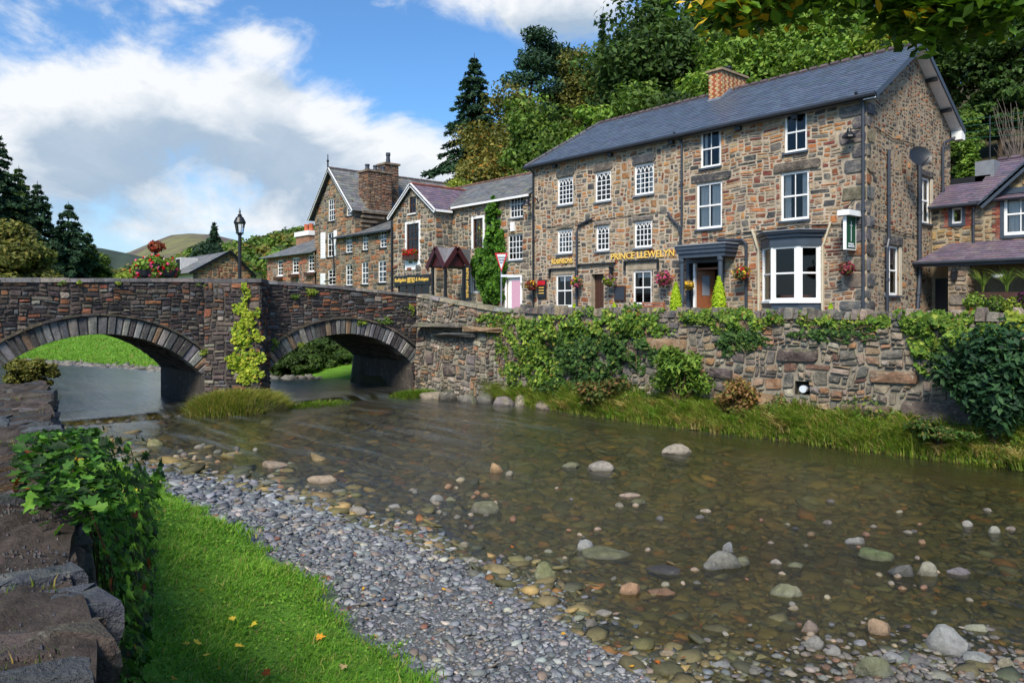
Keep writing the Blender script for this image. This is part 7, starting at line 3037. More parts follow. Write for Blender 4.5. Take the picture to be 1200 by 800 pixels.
ROCK_BASE = {1: ico2(), 2: ico3()}


def rock_mesh(w, dp, h, rng, col, moss=None, sharp=.2, wedge=0.0, res=2):
    """a stone cut by a few random planes, then roughened"""
    bv, bf = ROCK_BASE[res]
    rs = np.random.default_rng(rng.randint(0, 10 ** 6))
    r = np.full(len(bv), 1.08)
    pl = unit(rs.normal(size=(20, 3)) * np.array([1, 1, .9]))
    for q in pl:
        dt = bv @ q
        lim = rs.uniform(.74, .98) / np.maximum(dt, 1e-3)
        lim = np.where(dt > .05, lim, 9)
        r = np.minimum(r, lim)
    ph = rs.uniform(0, 6.28, (6, 3))
    wob = sum(np.sin((bv * k) @ unit(rs.normal(size=(1, 3)))[0] + ph[i, 0]) / k for i, k in enumerate((3, 5, 8, 13)))
    r = r * (1 + sharp * .22 * wob + rs.uniform(-.012, .012, len(bv)))
    v = bv * r[:, None] * np.array([w / 2, dp / 2, h * 1.05])
    v[:, 2] *= 1 + wedge * bv[:, 0]
    cols = np.tile(np.array(col), (len(v), 1))
    if moss is not None:
        t = np.clip((bv[:, 2] + .35 * wob - .05) / .6, 0, 1)[:, None]
        cols = cols * (1 - t * .6) + np.array(moss) * t * .6
    wet = np.clip((v[:, 2] / h - .12) / .28, 0, 1)[:, None]        # dark wet band at the waterline
    cols = cols * (.45 + .55 * wet)
    return v, bf, cols


MOSS = S(92, 94, 60)
ROCKS = [  # px, py of the waterline, width px, height px, colour, moss?, label
    (796, 533, 38, 13, S(166, 154, 134), None, 'pale topped boulder out in the river before the hotel porch'),
    (706, 553, 34, 13, S(158, 150, 136), None, 'pale grey dome of rock in mid river beside a mossy one'),
    (670, 549, 20, 8, S(110, 108, 92), MOSS, 'small mossy stone just beside the pale grey dome'),
    (581, 555, 17, 13, S(176, 142, 96), None, 'lone tan pointed stone in open water'),
    (374, 567, 36, 12, S(168, 148, 122), None, 'flat tan slab standing in water off the gravel bar'),
    (318, 549, 32, 9, S(160, 140, 116), None, 'low tan stone at the upstream tip of the gravel bar'),
    (417, 604, 26, 10, S(150, 142, 130), None, 'smooth grey-brown stone at the edge of the gravel bar'),
    (511, 589, 18, 9, S(140, 142, 136), None, 'rounded pale stone of the pair left of the mossy grey rock'),
    (528, 588, 14, 7, S(124, 126, 112), MOSS, 'greenish smaller stone of the pair left of the mossy grey rock'),
    (570, 603, 36, 16, S(112, 110, 100), MOSS, 'dark grey rock with mossy cap in the shallows'),
    (640, 683, 26, 24, S(124, 124, 98), S(100, 106, 62), 'upright pointed rock coloured bright moss green'),
    (710, 656, 66, 14, S(108, 108, 90), MOSS, 'long flat mossy slab lying across the current'),
    (686, 647, 20, 14, S(150, 152, 150), None, 'light grey lump at the end of the long mossy slab'),
    (741, 698, 25, 18, S(172, 134, 98), None, 'rounded orange-tan cobble in the shallows'),
    (777, 699, 37, 11, S(128, 96, 68), None, 'brown angular stone beside the orange-tan cobble'),
    (780, 673, 42, 8, S(70, 68, 66), None, 'dark thin slab barely above water'),
    (852, 668, 42, 24, S(134, 132, 120), None, 'biggest grey rock of the cluster in the middle shallows'),
    (854, 648, 15, 13, S(158, 158, 156), None, 'light small stone topping the middle cluster'),
    (838, 669, 24, 13, S(108, 108, 102), None, 'darker stone leaning on the middle cluster'),
    (872, 664, 18, 14, S(136, 134, 116), MOSS, 'mossy stone at the outer side of the middle cluster'),
    (1034, 658, 45, 18, S(118, 120, 86), S(88, 102, 54), 'oval boulder with vivid green moss'),
    (1062, 677, 29, 18, S(104, 104, 98), None, 'dark angular stone below the vivid green boulder'),
    (1092, 676, 23, 18, S(156, 152, 130), None, 'pale upright stone beside the dark angular one'),
    (1128, 675, 28, 12, S(124, 116, 118), None, 'purplish grey low stone past the pale upright one'),
    (924, 701, 34, 18, S(146, 146, 124), MOSS, 'speckled wedge of rock pointing downstream'),
    (1005, 639, 22, 11, S(164, 158, 146), None, 'pale stone with orange leaf upstream of the green boulder'),
    (1036, 744, 30, 23, S(164, 136, 104), None, 'knobbly tan rock in the lower shallows'),
    (952, 742, 20, 16, S(140, 124, 112), None, 'mottled brown stone above the split one'),
    (956, 762, 24, 17, S(134, 132, 126), None, 'split grey stone with a dark cleft'),
    (1119, 767, 56, 34, S(146, 148, 144), None, 'largest smooth grey boulder near the lower corner'),
    (1150, 741, 28, 13, S(148, 150, 126), None, 'greenish pale stone behind the largest grey boulder'),
    (1152, 779, 38, 19, S(142, 146, 142), None, 'long grey stone against the largest boulder'),
    (1183, 786, 20, 17, S(142, 136, 110), None, 'tan-green cobble at the picture edge near the corner'),
    (1030, 797, 46, 30, S(128, 132, 112), MOSS, 'flat-faced greenish rock at the bottom edge'),
    (1052, 777, 25, 15, S(148, 150, 150), None, 'light grey stone behind the flat-faced greenish rock'),
    (1075, 781, 27, 15, S(112, 108, 106), None, 'brown-grey lump next to the light grey stone'),
    (981, 769, 21, 13, S(146, 144, 138), None, 'grey stone beside the split one'),
    (1010, 757, 18, 9, S(150, 152, 156), None, 'bluish pale pebble above the flat-faced rock'),
    (1108, 798, 34, 13, S(140, 140, 124), None, 'olive-grey stone at the bottom edge under the largest boulder'),
    (1148, 797, 30, 11, S(128, 126, 116), None, 'dull grey stone at the bottom edge near the corner'),
    (1136, 618, 13, 8, S(150, 146, 136), None, 'first of three small pale stones in a line, smallest'),
    (1168, 626, 15, 10, S(152, 152, 136), None, 'middle of three small pale stones in a line'),
    (1188, 622, 13, 6, S(146, 132, 118), None, 'last of three small stones in a line, brownish'),
    (912, 662, 15, 8, S(166, 156, 142), None, 'small pale stone with red leaf near the middle cluster'),
    (935, 666, 18, 8, S(128, 124, 106), MOSS, 'small mossy stone near the middle cluster'),
    (750, 592, 20, 9, S(78, 74, 68), MOSS, 'dark wet stone in mid river below the pale dome'),
    (739, 583, 24, 7, S(168, 146, 128), None, 'pinkish stone behind the dark wet one'),
    (828, 601, 14, 5, S(176, 160, 136), None, 'tiny pale stone alone in brown water'),
    (932, 716, 14, 8, S(138, 126, 104), None, 'small brown stone below the speckled wedge'),
    (884, 790, 30, 12, S(124, 120, 110), None, 'flat brown stone at the bottom edge in shallow water'),
    (848, 784, 26, 11, S(132, 134, 132), None, 'grey flat stone left of the bottom edge shallows'),
    (785, 770, 20, 10, S(158, 140, 112), None, 'buff rounded cobble where gravel meets water'),
    (708, 722, 24, 10, S(138, 132, 122), None, 'grey-brown cobble at the tip of the gravel'),
    (692, 735, 18, 10, S(120, 114, 104), None, 'dark cobble among pebbles at the waterside'),
    (552, 660, 18, 8, S(156, 150, 136), None, 'pale pebble-sized stone at the bar edge below the grey rock'),
    (543, 642, 14, 8, S(150, 142, 120), None, 'buff stone near the bar edge'),
    (180, 524, 18, 9, S(150, 146, 96), MOSS, 'yellowish mossy stone by the upstream end of the turf'),
    (339, 589, 20, 9, S(152, 150, 146), None, 'light grey stone on the inner pool of the bar'),
    (462, 596, 16, 6, S(140, 138, 132), None, 'low grey stone off the bar'),
    (484, 576, 12, 5, S(128, 120, 110), None, 'tiny dark stone in the run'),
]


def build_rocks():
    rng = random.Random(55)
    for (px, py, w, h, col, moss, lab) in ROCKS:
        p = at_z(px, py - 1, 0.0)
        k = depth(p) / FPX
        dip = max(.08, (py - HOR) / FPX)
        W = w * k * 1.05
        H = max(h * .5, h - w * .45 * dip) * k * 1.1
        v, f, c = rock_mesh(W, W * rng.uniform(.55, .8), H, rng, tuple((q * .85 + sum(col) / 3 * .15) * .68 for q in col), moss, .6, rng.uniform(-.25, .25))
        a = YAW + rng.uniform(-.3, .3)
        ca, sa = math.cos(a), math.sin(a)
        v = np.stack([v[:, 0] * ca - v[:, 1] * sa, v[:, 0] * sa + v[:, 1] * ca, v[:, 2]], 1)
        me = np_mesh('river_rock', v, f, c, True)
        me.set_sharp_from_angle(angle=R(22))
        o = link('river_rock', me, M['rock'])
        o.location = (p.x - RY * W * .3, p.y + RX * W * .3, -.02)
        tag(o, lab, 'rock', 'rocks standing in the river')
    # smaller stones breaking the surface, alike and nameless
    rs = np.random.default_rng(56)
    spots = []
    for i in range(170):
        c = rng.choice([(1000, 745, 120, 40, 'around the split grey rock'), (840, 690, 140, 50, 'around the middle rock cluster'), (700, 600, 120, 40, 'in open mid-river water'), (1000, 620, 140, 30, 'upstream of the green mossy boulder'), (560, 590, 60, 30, 'near the mossy capped rock'), (1080, 780, 110, 18, 'packed about the largest grey boulder'),
                        (620, 660, 70, 40, 'near the pointed moss-green rock'), (720, 770, 60, 25, 'at the downstream tip of the gravel'), (480, 600, 80, 25, 'off the middle of the gravel bar'), (330, 575, 60, 22, 'off the upstream gravel bar'), (250, 535, 60, 12, 'at the head of the gravel bar'), (1100, 690, 80, 40, 'below the three stones in a line')])
        spots.append((rng.gauss(c[0], c[2] * .55), rng.gauss(c[1], c[3] * .55), c[4]))
    protos = [rock_mesh(1, .7, .36, rng, (1, 1, 1), None, .5, 0, 1) for _ in range(5)]
    for (px, py, where) in spots:
        if not (60 < px < 1195 and 505 < py < 796): continue
        p = at_z(px, py, 0)
        if p.y < water_l(p.x) - .2: continue
        k = depth(p) / FPX * rng.uniform(5, 14)
        v, f, _ = rng.choice(protos)
        tone, col = rng.choice([('grey', S(118, 112, 102)), ('dark grey', S(92, 90, 84)), ('buff', S(138, 126, 108)), ('brown', S(126, 98, 76))])
        col = pick([(1, col)], rng, .85, 1.12)
        o = link('river_stone', np_mesh('river_stone', v * k, f, np.tile(np.array(col), (len(v), 1)), True), M['rock'])
        o.location = (p.x, p.y, -.01)
        o.rotation_euler = (0, 0, rng.random() * 6.28)
        tag(o, 'small ' + tone + ' stone breaking the surface ' + where, 'stone', 'small stones ' + where)
    # line of stones along the lip of the weir
    for i in range(26):
        y = 2.8 + 9.6 * i / 26 + rng.uniform(-.1, .1)
        v, f, _ = rng.choice(protos)
        kk = rng.uniform(.18, .42)
        o = link('weir_stone', np_mesh('weir_stone', v * kk * np.array([1, 1, .7]), f, np.tile(np.array(pick([(2, S(70, 68, 62)), (1, S(96, 90, 78))], rng)), (len(v), 1)), True), M['rock'])
        o.location = (-24.95 + rng.uniform(-.15, .15), y, .0)
        o.rotation_euler = (0, 0, rng.random() * 6.28)
        tag(o, 'dark wet stone in the line across the river under the bridge', 'stone', 'stones of the low weir')
    # boulders fallen at the foot of the wall next to the bridge
    for i, (px, py, w, h) in enumerate([(505, 466, 26, 12), (525, 468, 24, 16), (548, 470, 22, 13), (568, 471, 26, 15), (590, 474, 22, 14), (612, 474, 20, 16), (640, 478, 22, 14), (578, 462, 22, 12), (556, 460, 18, 12), (602, 462, 18, 12)]):
        p = at_z(px, py, 0.02)
        k = depth(p) / FPX
        v, f, c = rock_mesh(w * k * 1.3, w * k, h * k * .7, rng, pick(PAL_WALL, rng), None, .6)
        o = link('bank_boulder', np_mesh('bank_boulder', v, f, c, True), M['stone_wall'])
        o.location = (p.x, p.y, 0.0 if i < 7 else .3)
        o.rotation_euler = (0, 0, rng.random() * 6.28)
        tag(o, ['first', 'second', 'third', 'fourth', 'fifth', 'sixth', 'seventh'][i] + ' waterside boulder below the wall, counting away from the bridge' if i < 7 else ('boulder propped higher at the wall foot, ' + ['middle one', 'nearest the bridge', 'nearest the ivy'][i - 7]), 'boulder', 'boulders at the foot of the wall')


build_rocks()


def build_fallen_leaves():
    rng = random.Random(66)
    spots = [(160, 570), (198, 612), (186, 603), (163, 672), (172, 673), (168, 699), (232, 753), (243, 767), (280, 754), (297, 733), (272, 724), (218, 756), (312, 786), (204, 788), (168, 764), (235, 690), (330, 725), (402, 768), (375, 745), (255, 782), (143, 660)]
    for i, (px, py) in enumerate(spots):
        p = at_z(px, py, .85)
        z = ground_z(p.x, p.y)[0] + .06
        p = at_z(px, py, z)
        z = ground_z(p.x, p.y)[0] + .055
        mb = MB()
        v, f = ivy_leaf((0, 0, 0), (rng.gauss(0, .3), rng.gauss(0, .3), 1), rng.uniform(.04, .065), rng.random() * 6.28)
        mb.add(v, f, pick([(3, S(222, 190, 70)), (2, S(206, 150, 50)), (1, S(196, 172, 120)), (.7, S(140, 74, 40))], rng))
        o = mb.build('fallen_leaf', M['petal'])
        o.location = (p.x, p.y, z)
        tag(o, 'yellow autumn leaf lying on the turf', 'leaf', 'autumn leaves on the turf')
    spots = [(310, 650), (327, 600), (402, 720), (410, 712), (425, 690), (355, 650), (440, 745), (415, 600), (575, 706), (740, 780), (770, 775), (800, 770), (660, 742), (450, 702), (520, 690), (600, 640)]
    for i, (px, py) in enumerate(spots):
        p = at_z(px, py, .12)
        z = max(0.01, ground_z(p.x, p.y)[0]) + .05
        p = at_z(px, py, z)
        mb = MB()
        v, f = ivy_leaf((0, 0, 0), (rng.gauss(0, .3), rng.gauss(0, .3), 1), rng.uniform(.035, .055), rng.random() * 6.28)
        mb.add(v, f, pick([(3, S(206, 160, 60)), (2, S(190, 110, 50)), (1, S(150, 80, 46))], rng))
        o = mb.build('fallen_leaf', M['petal'])
        o.location = (p.x, p.y, z)
        tag(o, 'orange autumn leaf lying among the river stones', 'leaf', 'autumn leaves on the gravel')


build_fallen_leaves()

# ------------------------------------------------------------------ street furniture and plants in pots
def flower_ball(th, c, r, rs, rng, n=260, pal=G_MID, fl=(), nf=60, leaf=.05, flat=.8, pet=.035):
    v = unit(rs.normal(size=(n, 3))) * rs.uniform(.25, 1, (n, 1)) ** .5
    P = v * np.array([r, r, r * flat]) + np.array(c)
    q, f, cc = quads(P, leaf * rs.uniform(.6, 1.3, n), unit(v + rs.normal(size=(n, 3)) * .6), pal_np(pal, n, rs, .25), .6, rs)
    link('foliage', np_mesh('foliage', q, f, cc), M['leaf'], th)
    if fl:
        v = unit(rs.normal(size=(nf, 3)))
        P = v * np.array([r, r, r * flat]) * rs.uniform(.85, 1.08, (nf, 1)) + np.array(c)
        P = np.repeat(P, 3, 0) + rs.normal(0, pet * .5, (nf * 3, 3))
        cols = np.repeat(pal_np(fl, nf, rs, .15), 3, 0)
        q, f, cc = quads(P, pet * rs.uniform(.7, 1.3, nf * 3), unit(np.repeat(v, 3, 0) + rs.normal(size=(nf * 3, 3)) * .5), cols, .9, rs)
        link('blossoms', np_mesh('blossoms', q, f, cc), M['petal'], th)


def build_baskets():
    rs = np.random.default_rng(12)
    rng = random.Random(12)
    RED, PINK, YEL, PUR = S(196, 36, 40), S(220, 90, 150), S(226, 186, 60), S(140, 60, 130)
    RUST = [(3, S(120, 70, 60)), (2, S(140, 96, 60)), (1, S(96, 100, 50))]
    data = [(622, 334, 7, RUST, ((1, YEL), (1, RED)), 'rust and green hanging basket beside the red menu board'),
            (675, 330, 7, G_MID, ((2, PINK), (1, YEL)), 'pink and green hanging basket on the bent pipe'),
            (714, 329, 8, G_YEL, ((2, PUR), (1, S(230, 220, 220))), 'purple and lime hanging basket beside the side door'),
            (777, 326, 10, RUST, ((2, PINK),), 'wide reddish-brown hanging basket beside the taller ground window'),
            (807, 334, 6, [(1, S(176, 150, 90)), (1, S(140, 120, 70))], ((2, YEL),), 'dried straw-coloured hanging basket inside the porch column'),
            (869, 320, 10, G_OLIVE, ((3, YEL), (2, RED), (1, PINK)), 'yellow and red hanging basket between porch and bay window'),
            (992, 315, 9, [(3, S(120, 66, 70)), (1, S(110, 130, 50)), (1, S(140, 90, 70))], ((2, S(150, 60, 80)),), 'dark red hanging basket below the green sign')]
    for (px, py, r, pal, fl, lab) in data:
        p = at_y(px, py, HY0 - .38)
        k = depth(p) / FPX
        R_ = r * k
        th = thing('hanging_basket', lab, 'basket', (p.x, p.y, p.z - R_), 'hanging baskets on the hotel front')
        g = MB()
        g.lathe((p.x, p.y, p.z - R_ * .9), [(.03, 0), (R_ * .45, .05), (R_ * .62, R_ * .5), (R_ * .64, R_ * .55)], 10)
        g.build('bowl', M['brownwood'], th)
        g = MB()
        for a in range(3):
            g.tube([(p.x + math.cos(a * 2.1) * R_ * .6, p.y + math.sin(a * 2.1) * R_ * .6, p.z - R_ * .4), (p.x, p.y, p.z + R_ * 1.7)], .006, 4)
        g.tube([(p.x, p.y, p.z + R_ * 1.7), (p.x, HY0 - .02, p.z + R_ * 1.7)], .012, 5)
        g.build('bracket', M['iron'], th)
        flower_ball(th, p, R_, rs, rng, 340, pal, fl, 60, .055, .85, .035)


def build_topiary():
    rs = np.random.default_rng(13)
    rng = random.Random(13)
    for (px, top, bot, hw, Y, lab, cat) in ((792, 331, 366, 8.5, HY0 - 1.6, 'bright lime conical conifer before the near-side porch column', 'conifer'), (842.5, 324, 366, 10, HY0 - 1.5, 'taller lime conical conifer at the porch door', 'conifer'),
                                       (673, 356, 366, 3.5, HY0 - 1.0, 'tiny lime shoot showing above the wall below the bent pipe', 'plant'), (720, 355, 366, 4.5, HY0 - 1.0, 'tiny lime shoot showing above the wall near the blackboard', 'plant'), (973.5, 356, 370, 4.5, HY0 - 1.6, 'tiny yellow shrub showing above the wall beside the bay', 'plant')):
        b, t = at_y(px, bot, Y), at_y(px, top, Y)
        k = depth(b) / FPX
        R_, H = hw * k, t.z - b.z
        th = thing('clipped_conifer' if cat == 'conifer' else 'small_shrub', lab, cat, (b.x, b.y, 2.46), 'lime green potted plants before the hotel')
        g = MB()
        g.lathe((b.x, b.y, 2.46), [(R_ * .6, 0), (R_ * .75, max(.1, b.z - 2.46)), (R_ * .8, max(.12, b.z - 2.44))], 12)
        g.build('pot', M['gutter'], th)
        n = 2600 if cat == 'conifer' else 500
        u = rs.uniform(0, 1, n)
        a = rs.uniform(0, 6.283, n)
        rr = R_ * np.sin(np.clip(u * 2.2 + .75, 0, 3.1416)) ** .8 * (1 - u * .55) * rs.uniform(.7, 1.05, n) * (1 + .06 * np.sin(a * 5 + u * 9))
        P = np.stack([b.x + rr * np.cos(a), b.y + rr * np.sin(a), b.z + H * u], 1)
        nr = unit(np.stack([np.cos(a), np.sin(a), np.full(n, .8)], 1) + rs.normal(size=(n, 3)) * .4)
        v, f, c = quads(P, .045 * rs.uniform(.6, 1.3, n), nr, pal_np([(3, S(164, 190, 40)), (2, S(186, 206, 52)), (1, S(130, 160, 36))], n, rs, .15), .5, rs)
        link('foliage', np_mesh('foliage', v, f, c), M['leaf'], th)


def build_creeper():
    rs = np.random.default_rng(14)
    X0 = -32.9
    F = Frame((X0, 24.25), (1, 0, 0), (0, -1, 0))
    def blob(px, py, rx, ry):
        p = at_y(px, py, 24.25)
        k = depth(p) / FPX
        return (p.x - X0, p.z, rx * k * 1.25, ry * k)
    th = thing('creeper', 'thick green creeper covering the bistro house front behind the road sign', 'creeper', at_y(578, 360, 24.2))
    bl = [blob(580, 250, 9, 16), blob(580, 275, 11, 18), blob(576, 298, 16, 18), blob(574, 320, 19, 20), blob(578, 340, 15, 16), blob(564, 308, 10, 14), blob(588, 285, 6, 14), blob(590, 315, 7, 16)]
    v, f, c = leaves_on(F, bl, 9000, .13, [(3, S(78, 118, 38)), (2, S(96, 138, 46)), (2, S(56, 92, 32))], rs, .5)
    link('foliage', np_mesh('foliage', v, f, c), M['leaf'], th)
    g = MB()
    g.col = S(88, 72, 54)
    for k in range(5):
        p = [F.p(bl[4][0] - .3 + .15 * k, 2.5, .08), F.p(bl[3][0] + .1 * k - .2, 4.5, .1), F.p(bl[1][0] + .05 * k, 7.2, .1)]
        g.tube(p, [.03, .02, .01], 5, cap=False)
    g.build('stems', M['bark'], th)


def build_signs():
    # give way sign on a grey post at the end of the bridge
    p = at_d(587.5, 300, 32.0)
    fwd = Vector((RY, -RX, 0))           # faces the bridge traffic and the camera
    u = Vector((RX, RY, 0))
    F = Frame((p.x, p.y), u, fwd)
    zt, zb = at_d(587, 296.5, 32).z, at_d(587, 318.5, 32).z
    w = 15.5 * 32 / FPX
    th = thing('give_way_sign', 'red-edged white triangular give way sign on a grey post', 'road sign', (p.x, p.y, 2.6))
    g = MB()
    tri = lambda k, d: [F.p(-w / 2 * k, zt - (1 - k) * .17, d), F.p(0, zb + (1 - k) * .33, d), F.p(w / 2 * k, zt - (1 - k) * .17, d)]
    g.prism(tri(1, 0), tuple(fwd * .02))
    g.build('border', M['red'], th)
    g = MB()
    g.prism(tri(.68, .022), tuple(fwd * .004))
    pl = g.build('plate', M['signwhite'], th)
    for i, (wd, ww) in enumerate((('ILDIWCH', .30), ('GIVE', .2), ('WAY', .14))):
        lettering(pl, wd, F, 0, zt - .19 - .11 * i, .03, ww, .07, M['blackpaint'])
    g = MB()
    g.tube([F.p(0, 2.5, -.04), F.p(0, zt - .05, -.04)], .035, 8)
    g.build('post', M['lead'], th)
    g = MB()
    g.fbox(F, -.02, .55, zb - .22, zb - .12, -.02, .03)
    g.build('arm_plate', M['signwhite'], th)
    # lantern on a tall iron post, on the bridge
    lp = Vector((-30.2, at_x(281, 300, -30.2).y, 3.3))
    k = depth(lp) / FPX
    th = thing('street_lamp', 'black cast iron street lamp with glass lantern on the bridge', 'lamp', lp)
    z = lambda py: at_d(281, py, depth(lp)).z - lp.z
    g = MB()
    g.lathe(lp, [(.16, 0), (.16, .3), (.11, .36), (.09, .9), (.07, 1.0), (.065, z(276)), (.10, z(275.5)), (.10, z(274.5)), (.055, z(274))], 12)
    g.build('post', M['iron'], th)
    g = MB()
    g.lathe(lp, [(.15, z(274)), (.17, z(273.2)), (.12, z(272.6))], 12)
    zb_, zt_ = z(272.8), z(262)
    for a in range(6):
        c, s = math.cos(a * 1.047), math.sin(a * 1.047)
        g.tube([lp + Vector((c * .13, s * .13, zb_)), lp + Vector((c * .2, s * .2, zt_))], .012, 5)
    g.build('cage', M['iron'], th)
    g = MB()
    g.lathe(lp, [(.12, zb_ + .01), (.19, zt_)], 6, cap=False)
    g.build('glass', M['glass'], th)
    g = MB()
    g.lathe(lp, [(.23, zt_), (.24, zt_ + .04), (.21, zt_ + .12), (.15, zt_ + .24), (.08, zt_ + .30), (.09, zt_ + .34), (.05, zt_ + .38), (.025, zt_ + .44), (.05, zt_ + .47), (.02, zt_ + .55), (.005, zt_ + .62)], 14)
    g.build('hood', M['iron'], th)
    # double lamp arm on the corner of the hotel
    F = Frame((HX0, HY0), (1, 0, 0), (0, -1, 0))
    p = Vector(F.p(.12, fz(627, 238, HY0), .45))
    th = thing('wall_lamp', 'black swan-neck wall lamp high on the hotel corner by the bistro house', 'lamp', (p.x, HY0, p.z))
    g = MB()
    g.lathe(p - Vector((0, 0, .16)), [(.22, 0), (.2, .05), (.08, .2), (.05, .3)], 10)
    g.build('shade', M['iron'], th)
    g = MB()
    g.tube([p + Vector((0, 0, .1)), p + Vector((.1, 0, .28)), (p.x + .3, HY0 - .2, p.z + .2), (p.x + .35, HY0 - .02, p.z)], .025, 6)
    g.build('arm', M['iron'], th)
    p = Vector(F.p(fx(1000, HY0) - HX0, fz(1000, 157, HY0), .3))
    th = thing('wall_lamp', 'dark wall lamp under the eaves beside the top corner of the hotel', 'lamp', (p.x, HY0, p.z))
    g = MB()
    g.lathe(p - Vector((0, 0, .16)), [(.22, 0), (.2, .05), (.08, .18), (.05, .3)], 10)
    g.build('shade', M['iron'], th)
    g = MB()
    g.tube([p + Vector((0, 0, .1)), (p.x + .25, HY0 - .05, p.z + .12)], .02, 6)
    g.build('arm', M['iron'], th)
    # inn sign: green panel in a white box frame, seen edge and face
    yy = HY0 - .75
    px0, px1 = fx(988, yy), fx(988, yy) + .10
    zt, zb = fz(995, 252, yy), fz(995, 292, yy)
    th = thing('pub_sign', 'green hanging inn sign with a sword in a white frame', 'sign', ((px0 + px1) / 2, HY0, zb))
    X = px0
    g = MB()
    g.box(X, X + .32, yy - .04, yy - .0, zb, zt)
    y1 = yy + .70
    g = MB()
    g.box(X, X + .10, yy, yy + .03, zb, zt)
    g.box(X, X + .10, y1 - .03, y1, zb, zt)
    g.box(X, X + .10, yy + .03, y1 - .03, zb, zb + .03)
    fr = g.build('frame', M['white'], th)
    g = MB()
    g.box(X - .12, X + .26, yy - .14, y1 + .10, zt, zt + .17)
    g.build('cap', M['white'], th)
    g = MB()
    g.box(X + .03, X + .092, yy + .03, y1 - .03, zb + .03, zt)
    pn = g.build('panel', M['green'], th)
    Fp = Frame((X + .092, yy + .03), (0, 1, 0), (1, 0, 0))
    g = MB()
    m = .32
    H = zt - zb
    g.fbar(Fp, (m, zb + H * .25), (m, zb + H * .86), .028, .002, .012)
    g.fbar(Fp, (m - .08, zb + H * .72), (m + .08, zb + H * .72), .025, .002, .013)
    g.build('sword', M['signwhite'], pn)
    lettering(pn, "PRINCE", Fp, m, zb + H * .17, .006, .34, .07, M['signwhite'])
    lettering(pn, "LLEWELYN", Fp, m, zb + H * .10, .006, .40, .06, M['signwhite'])
    g = MB()
    g.tube([(X + .06, HY0 - .02, zt + .22), (X + .06, yy - .1, zt + .22)], .02, 6)
    g.tube([(X + .06, HY0 - .02, zt + .62), (X + .06, yy + .1, zt + .24)], .016, 6)
    g.tube([(X + .06, yy + .05, zt + .22), (X + .06, yy + .05, zt + .15)], .014, 5)
    g.build('bracket', M['iron'], th)
    # boards on the wall
    def board(px, top, bot, hw, face, frame, lab, header=None):
        a, b = fx(px - hw, HY0), fx(px + hw, HY0)
        z1, z0 = fz(px, top, HY0), fz(px, bot, HY0)
        th = thing('menu_board', lab, 'board', ((a + b) / 2, HY0, z0), 'boards on the hotel front')
        Fm = Frame((a, HY0), (1, 0, 0), (0, -1, 0))
        w = b - a
        g = MB()
        g.fbox(Fm, 0, w, z0, z1, .03, .08)
        g.build('frame', M[frame], th)
        g = MB()
        g.fbox(Fm, .05, w - .05, z0 + .05, z1 - .05, .08, .09)
        pn = g.build('panel', M[face], th)
        if header:
            g = MB()
            g.fbox(Fm, .04, w - .04, z1 - .24, z1 - .04, .09, .098)
            g.build('header', M['red'], pn)
            for k in range(3):
                g = MB()
                g.fbox(Fm, .12, w - .12, z1 - .38 - .13 * k, z1 - .34 - .13 * k, .09, .096)
                g.build('text_line', M['gold'], pn)
    board(636, 328, 349.5, 5, 'blackpaint', 'blackpaint', 'tall black menu board with a red heading by the hotel corner', True)
    board(727.5, 335, 352.5, 6.5, 'gutter', 'brownwood', 'small chalkboard in a brown frame between door and window')
    # lantern lamp over the side door
    p = at_y(716, 316, HY0 - .12)
    th = thing('door_lamp', 'small black box lamp above the side door', 'lamp', (p.x, HY0, p.z))
    g = MB()
    g.lathe(p - Vector((0, 0, .16)), [(.08, 0), (.1, .22), (.14, .24), (.04, .34)], 6)
    g.build('lantern', M['iron'], th)
    g = MB()
    g.tube([p + Vector((0, 0, .12)), (p.x, HY0 - .01, p.z + .12)], .02, 5)
    g.build('bracket', M['iron'], th)
    # bench with slatted back behind the river wall
    a, b = fx(750, HY0 - .55), fx(775.5, HY0 - .55)
    y = HY0 - .55
    zt = fz(762, 354.5, y)
    th = thing('garden_bench', 'wooden garden bench under the hotel window, only its back visible', 'bench', ((a + b) / 2, y, 2.46))
    for k in range(4):
        g = MB()
        g.box(a, b, y + .12, y + .15, zt - .07 - .11 * k, zt - .11 * k)
        g.build('slat', M['timber'], th)
    for xx in (a, (a + b) / 2 - .03, b - .06):
        g = MB()
        g.box(xx, xx + .06, y + .151, y + .20, 2.46, zt + .03)
        g.build('back_post', M['timber'], th)
    for k in range(3):
        g = MB()
        g.box(a, b, y - .32 + .15 * k, y - .21 + .15 * k, 2.88, 2.91)
        g.build('seat_slat', M['timber'], th)
    for xx in (a, b - .06):
        g = MB()
        g.box(xx, xx + .06, y - .32, y - .26, 2.46, 2.88)
        g.build('leg', M['timber'], th)
    # wire fence on the slope
    th = thing('wire_fence', 'green wire fence with four strands on the slope behind the gable', 'fence', at_d(1160, 165, 38))
    for k in range(4):
        g = MB()
        pts = [at_d(px, 142 + k * 7 - (px - 1123) * (.13 - .02 * k), 37 + (px - 1100) * .02) for px in (1108, 1140, 1175, 1215)]
        g.tube(pts, .016, 4)
        g.build('wire', M['green'], th)
    for px in (1108, 1160, 1212):
        g = MB()
        q = at_d(px, 165, 37 + (px - 1100) * .02)
        g.tube([q - Vector((0, 0, 2.2)), q + Vector((0, 0, 1.3))], .04, 6)
        g.build('post', M['iron'], th)


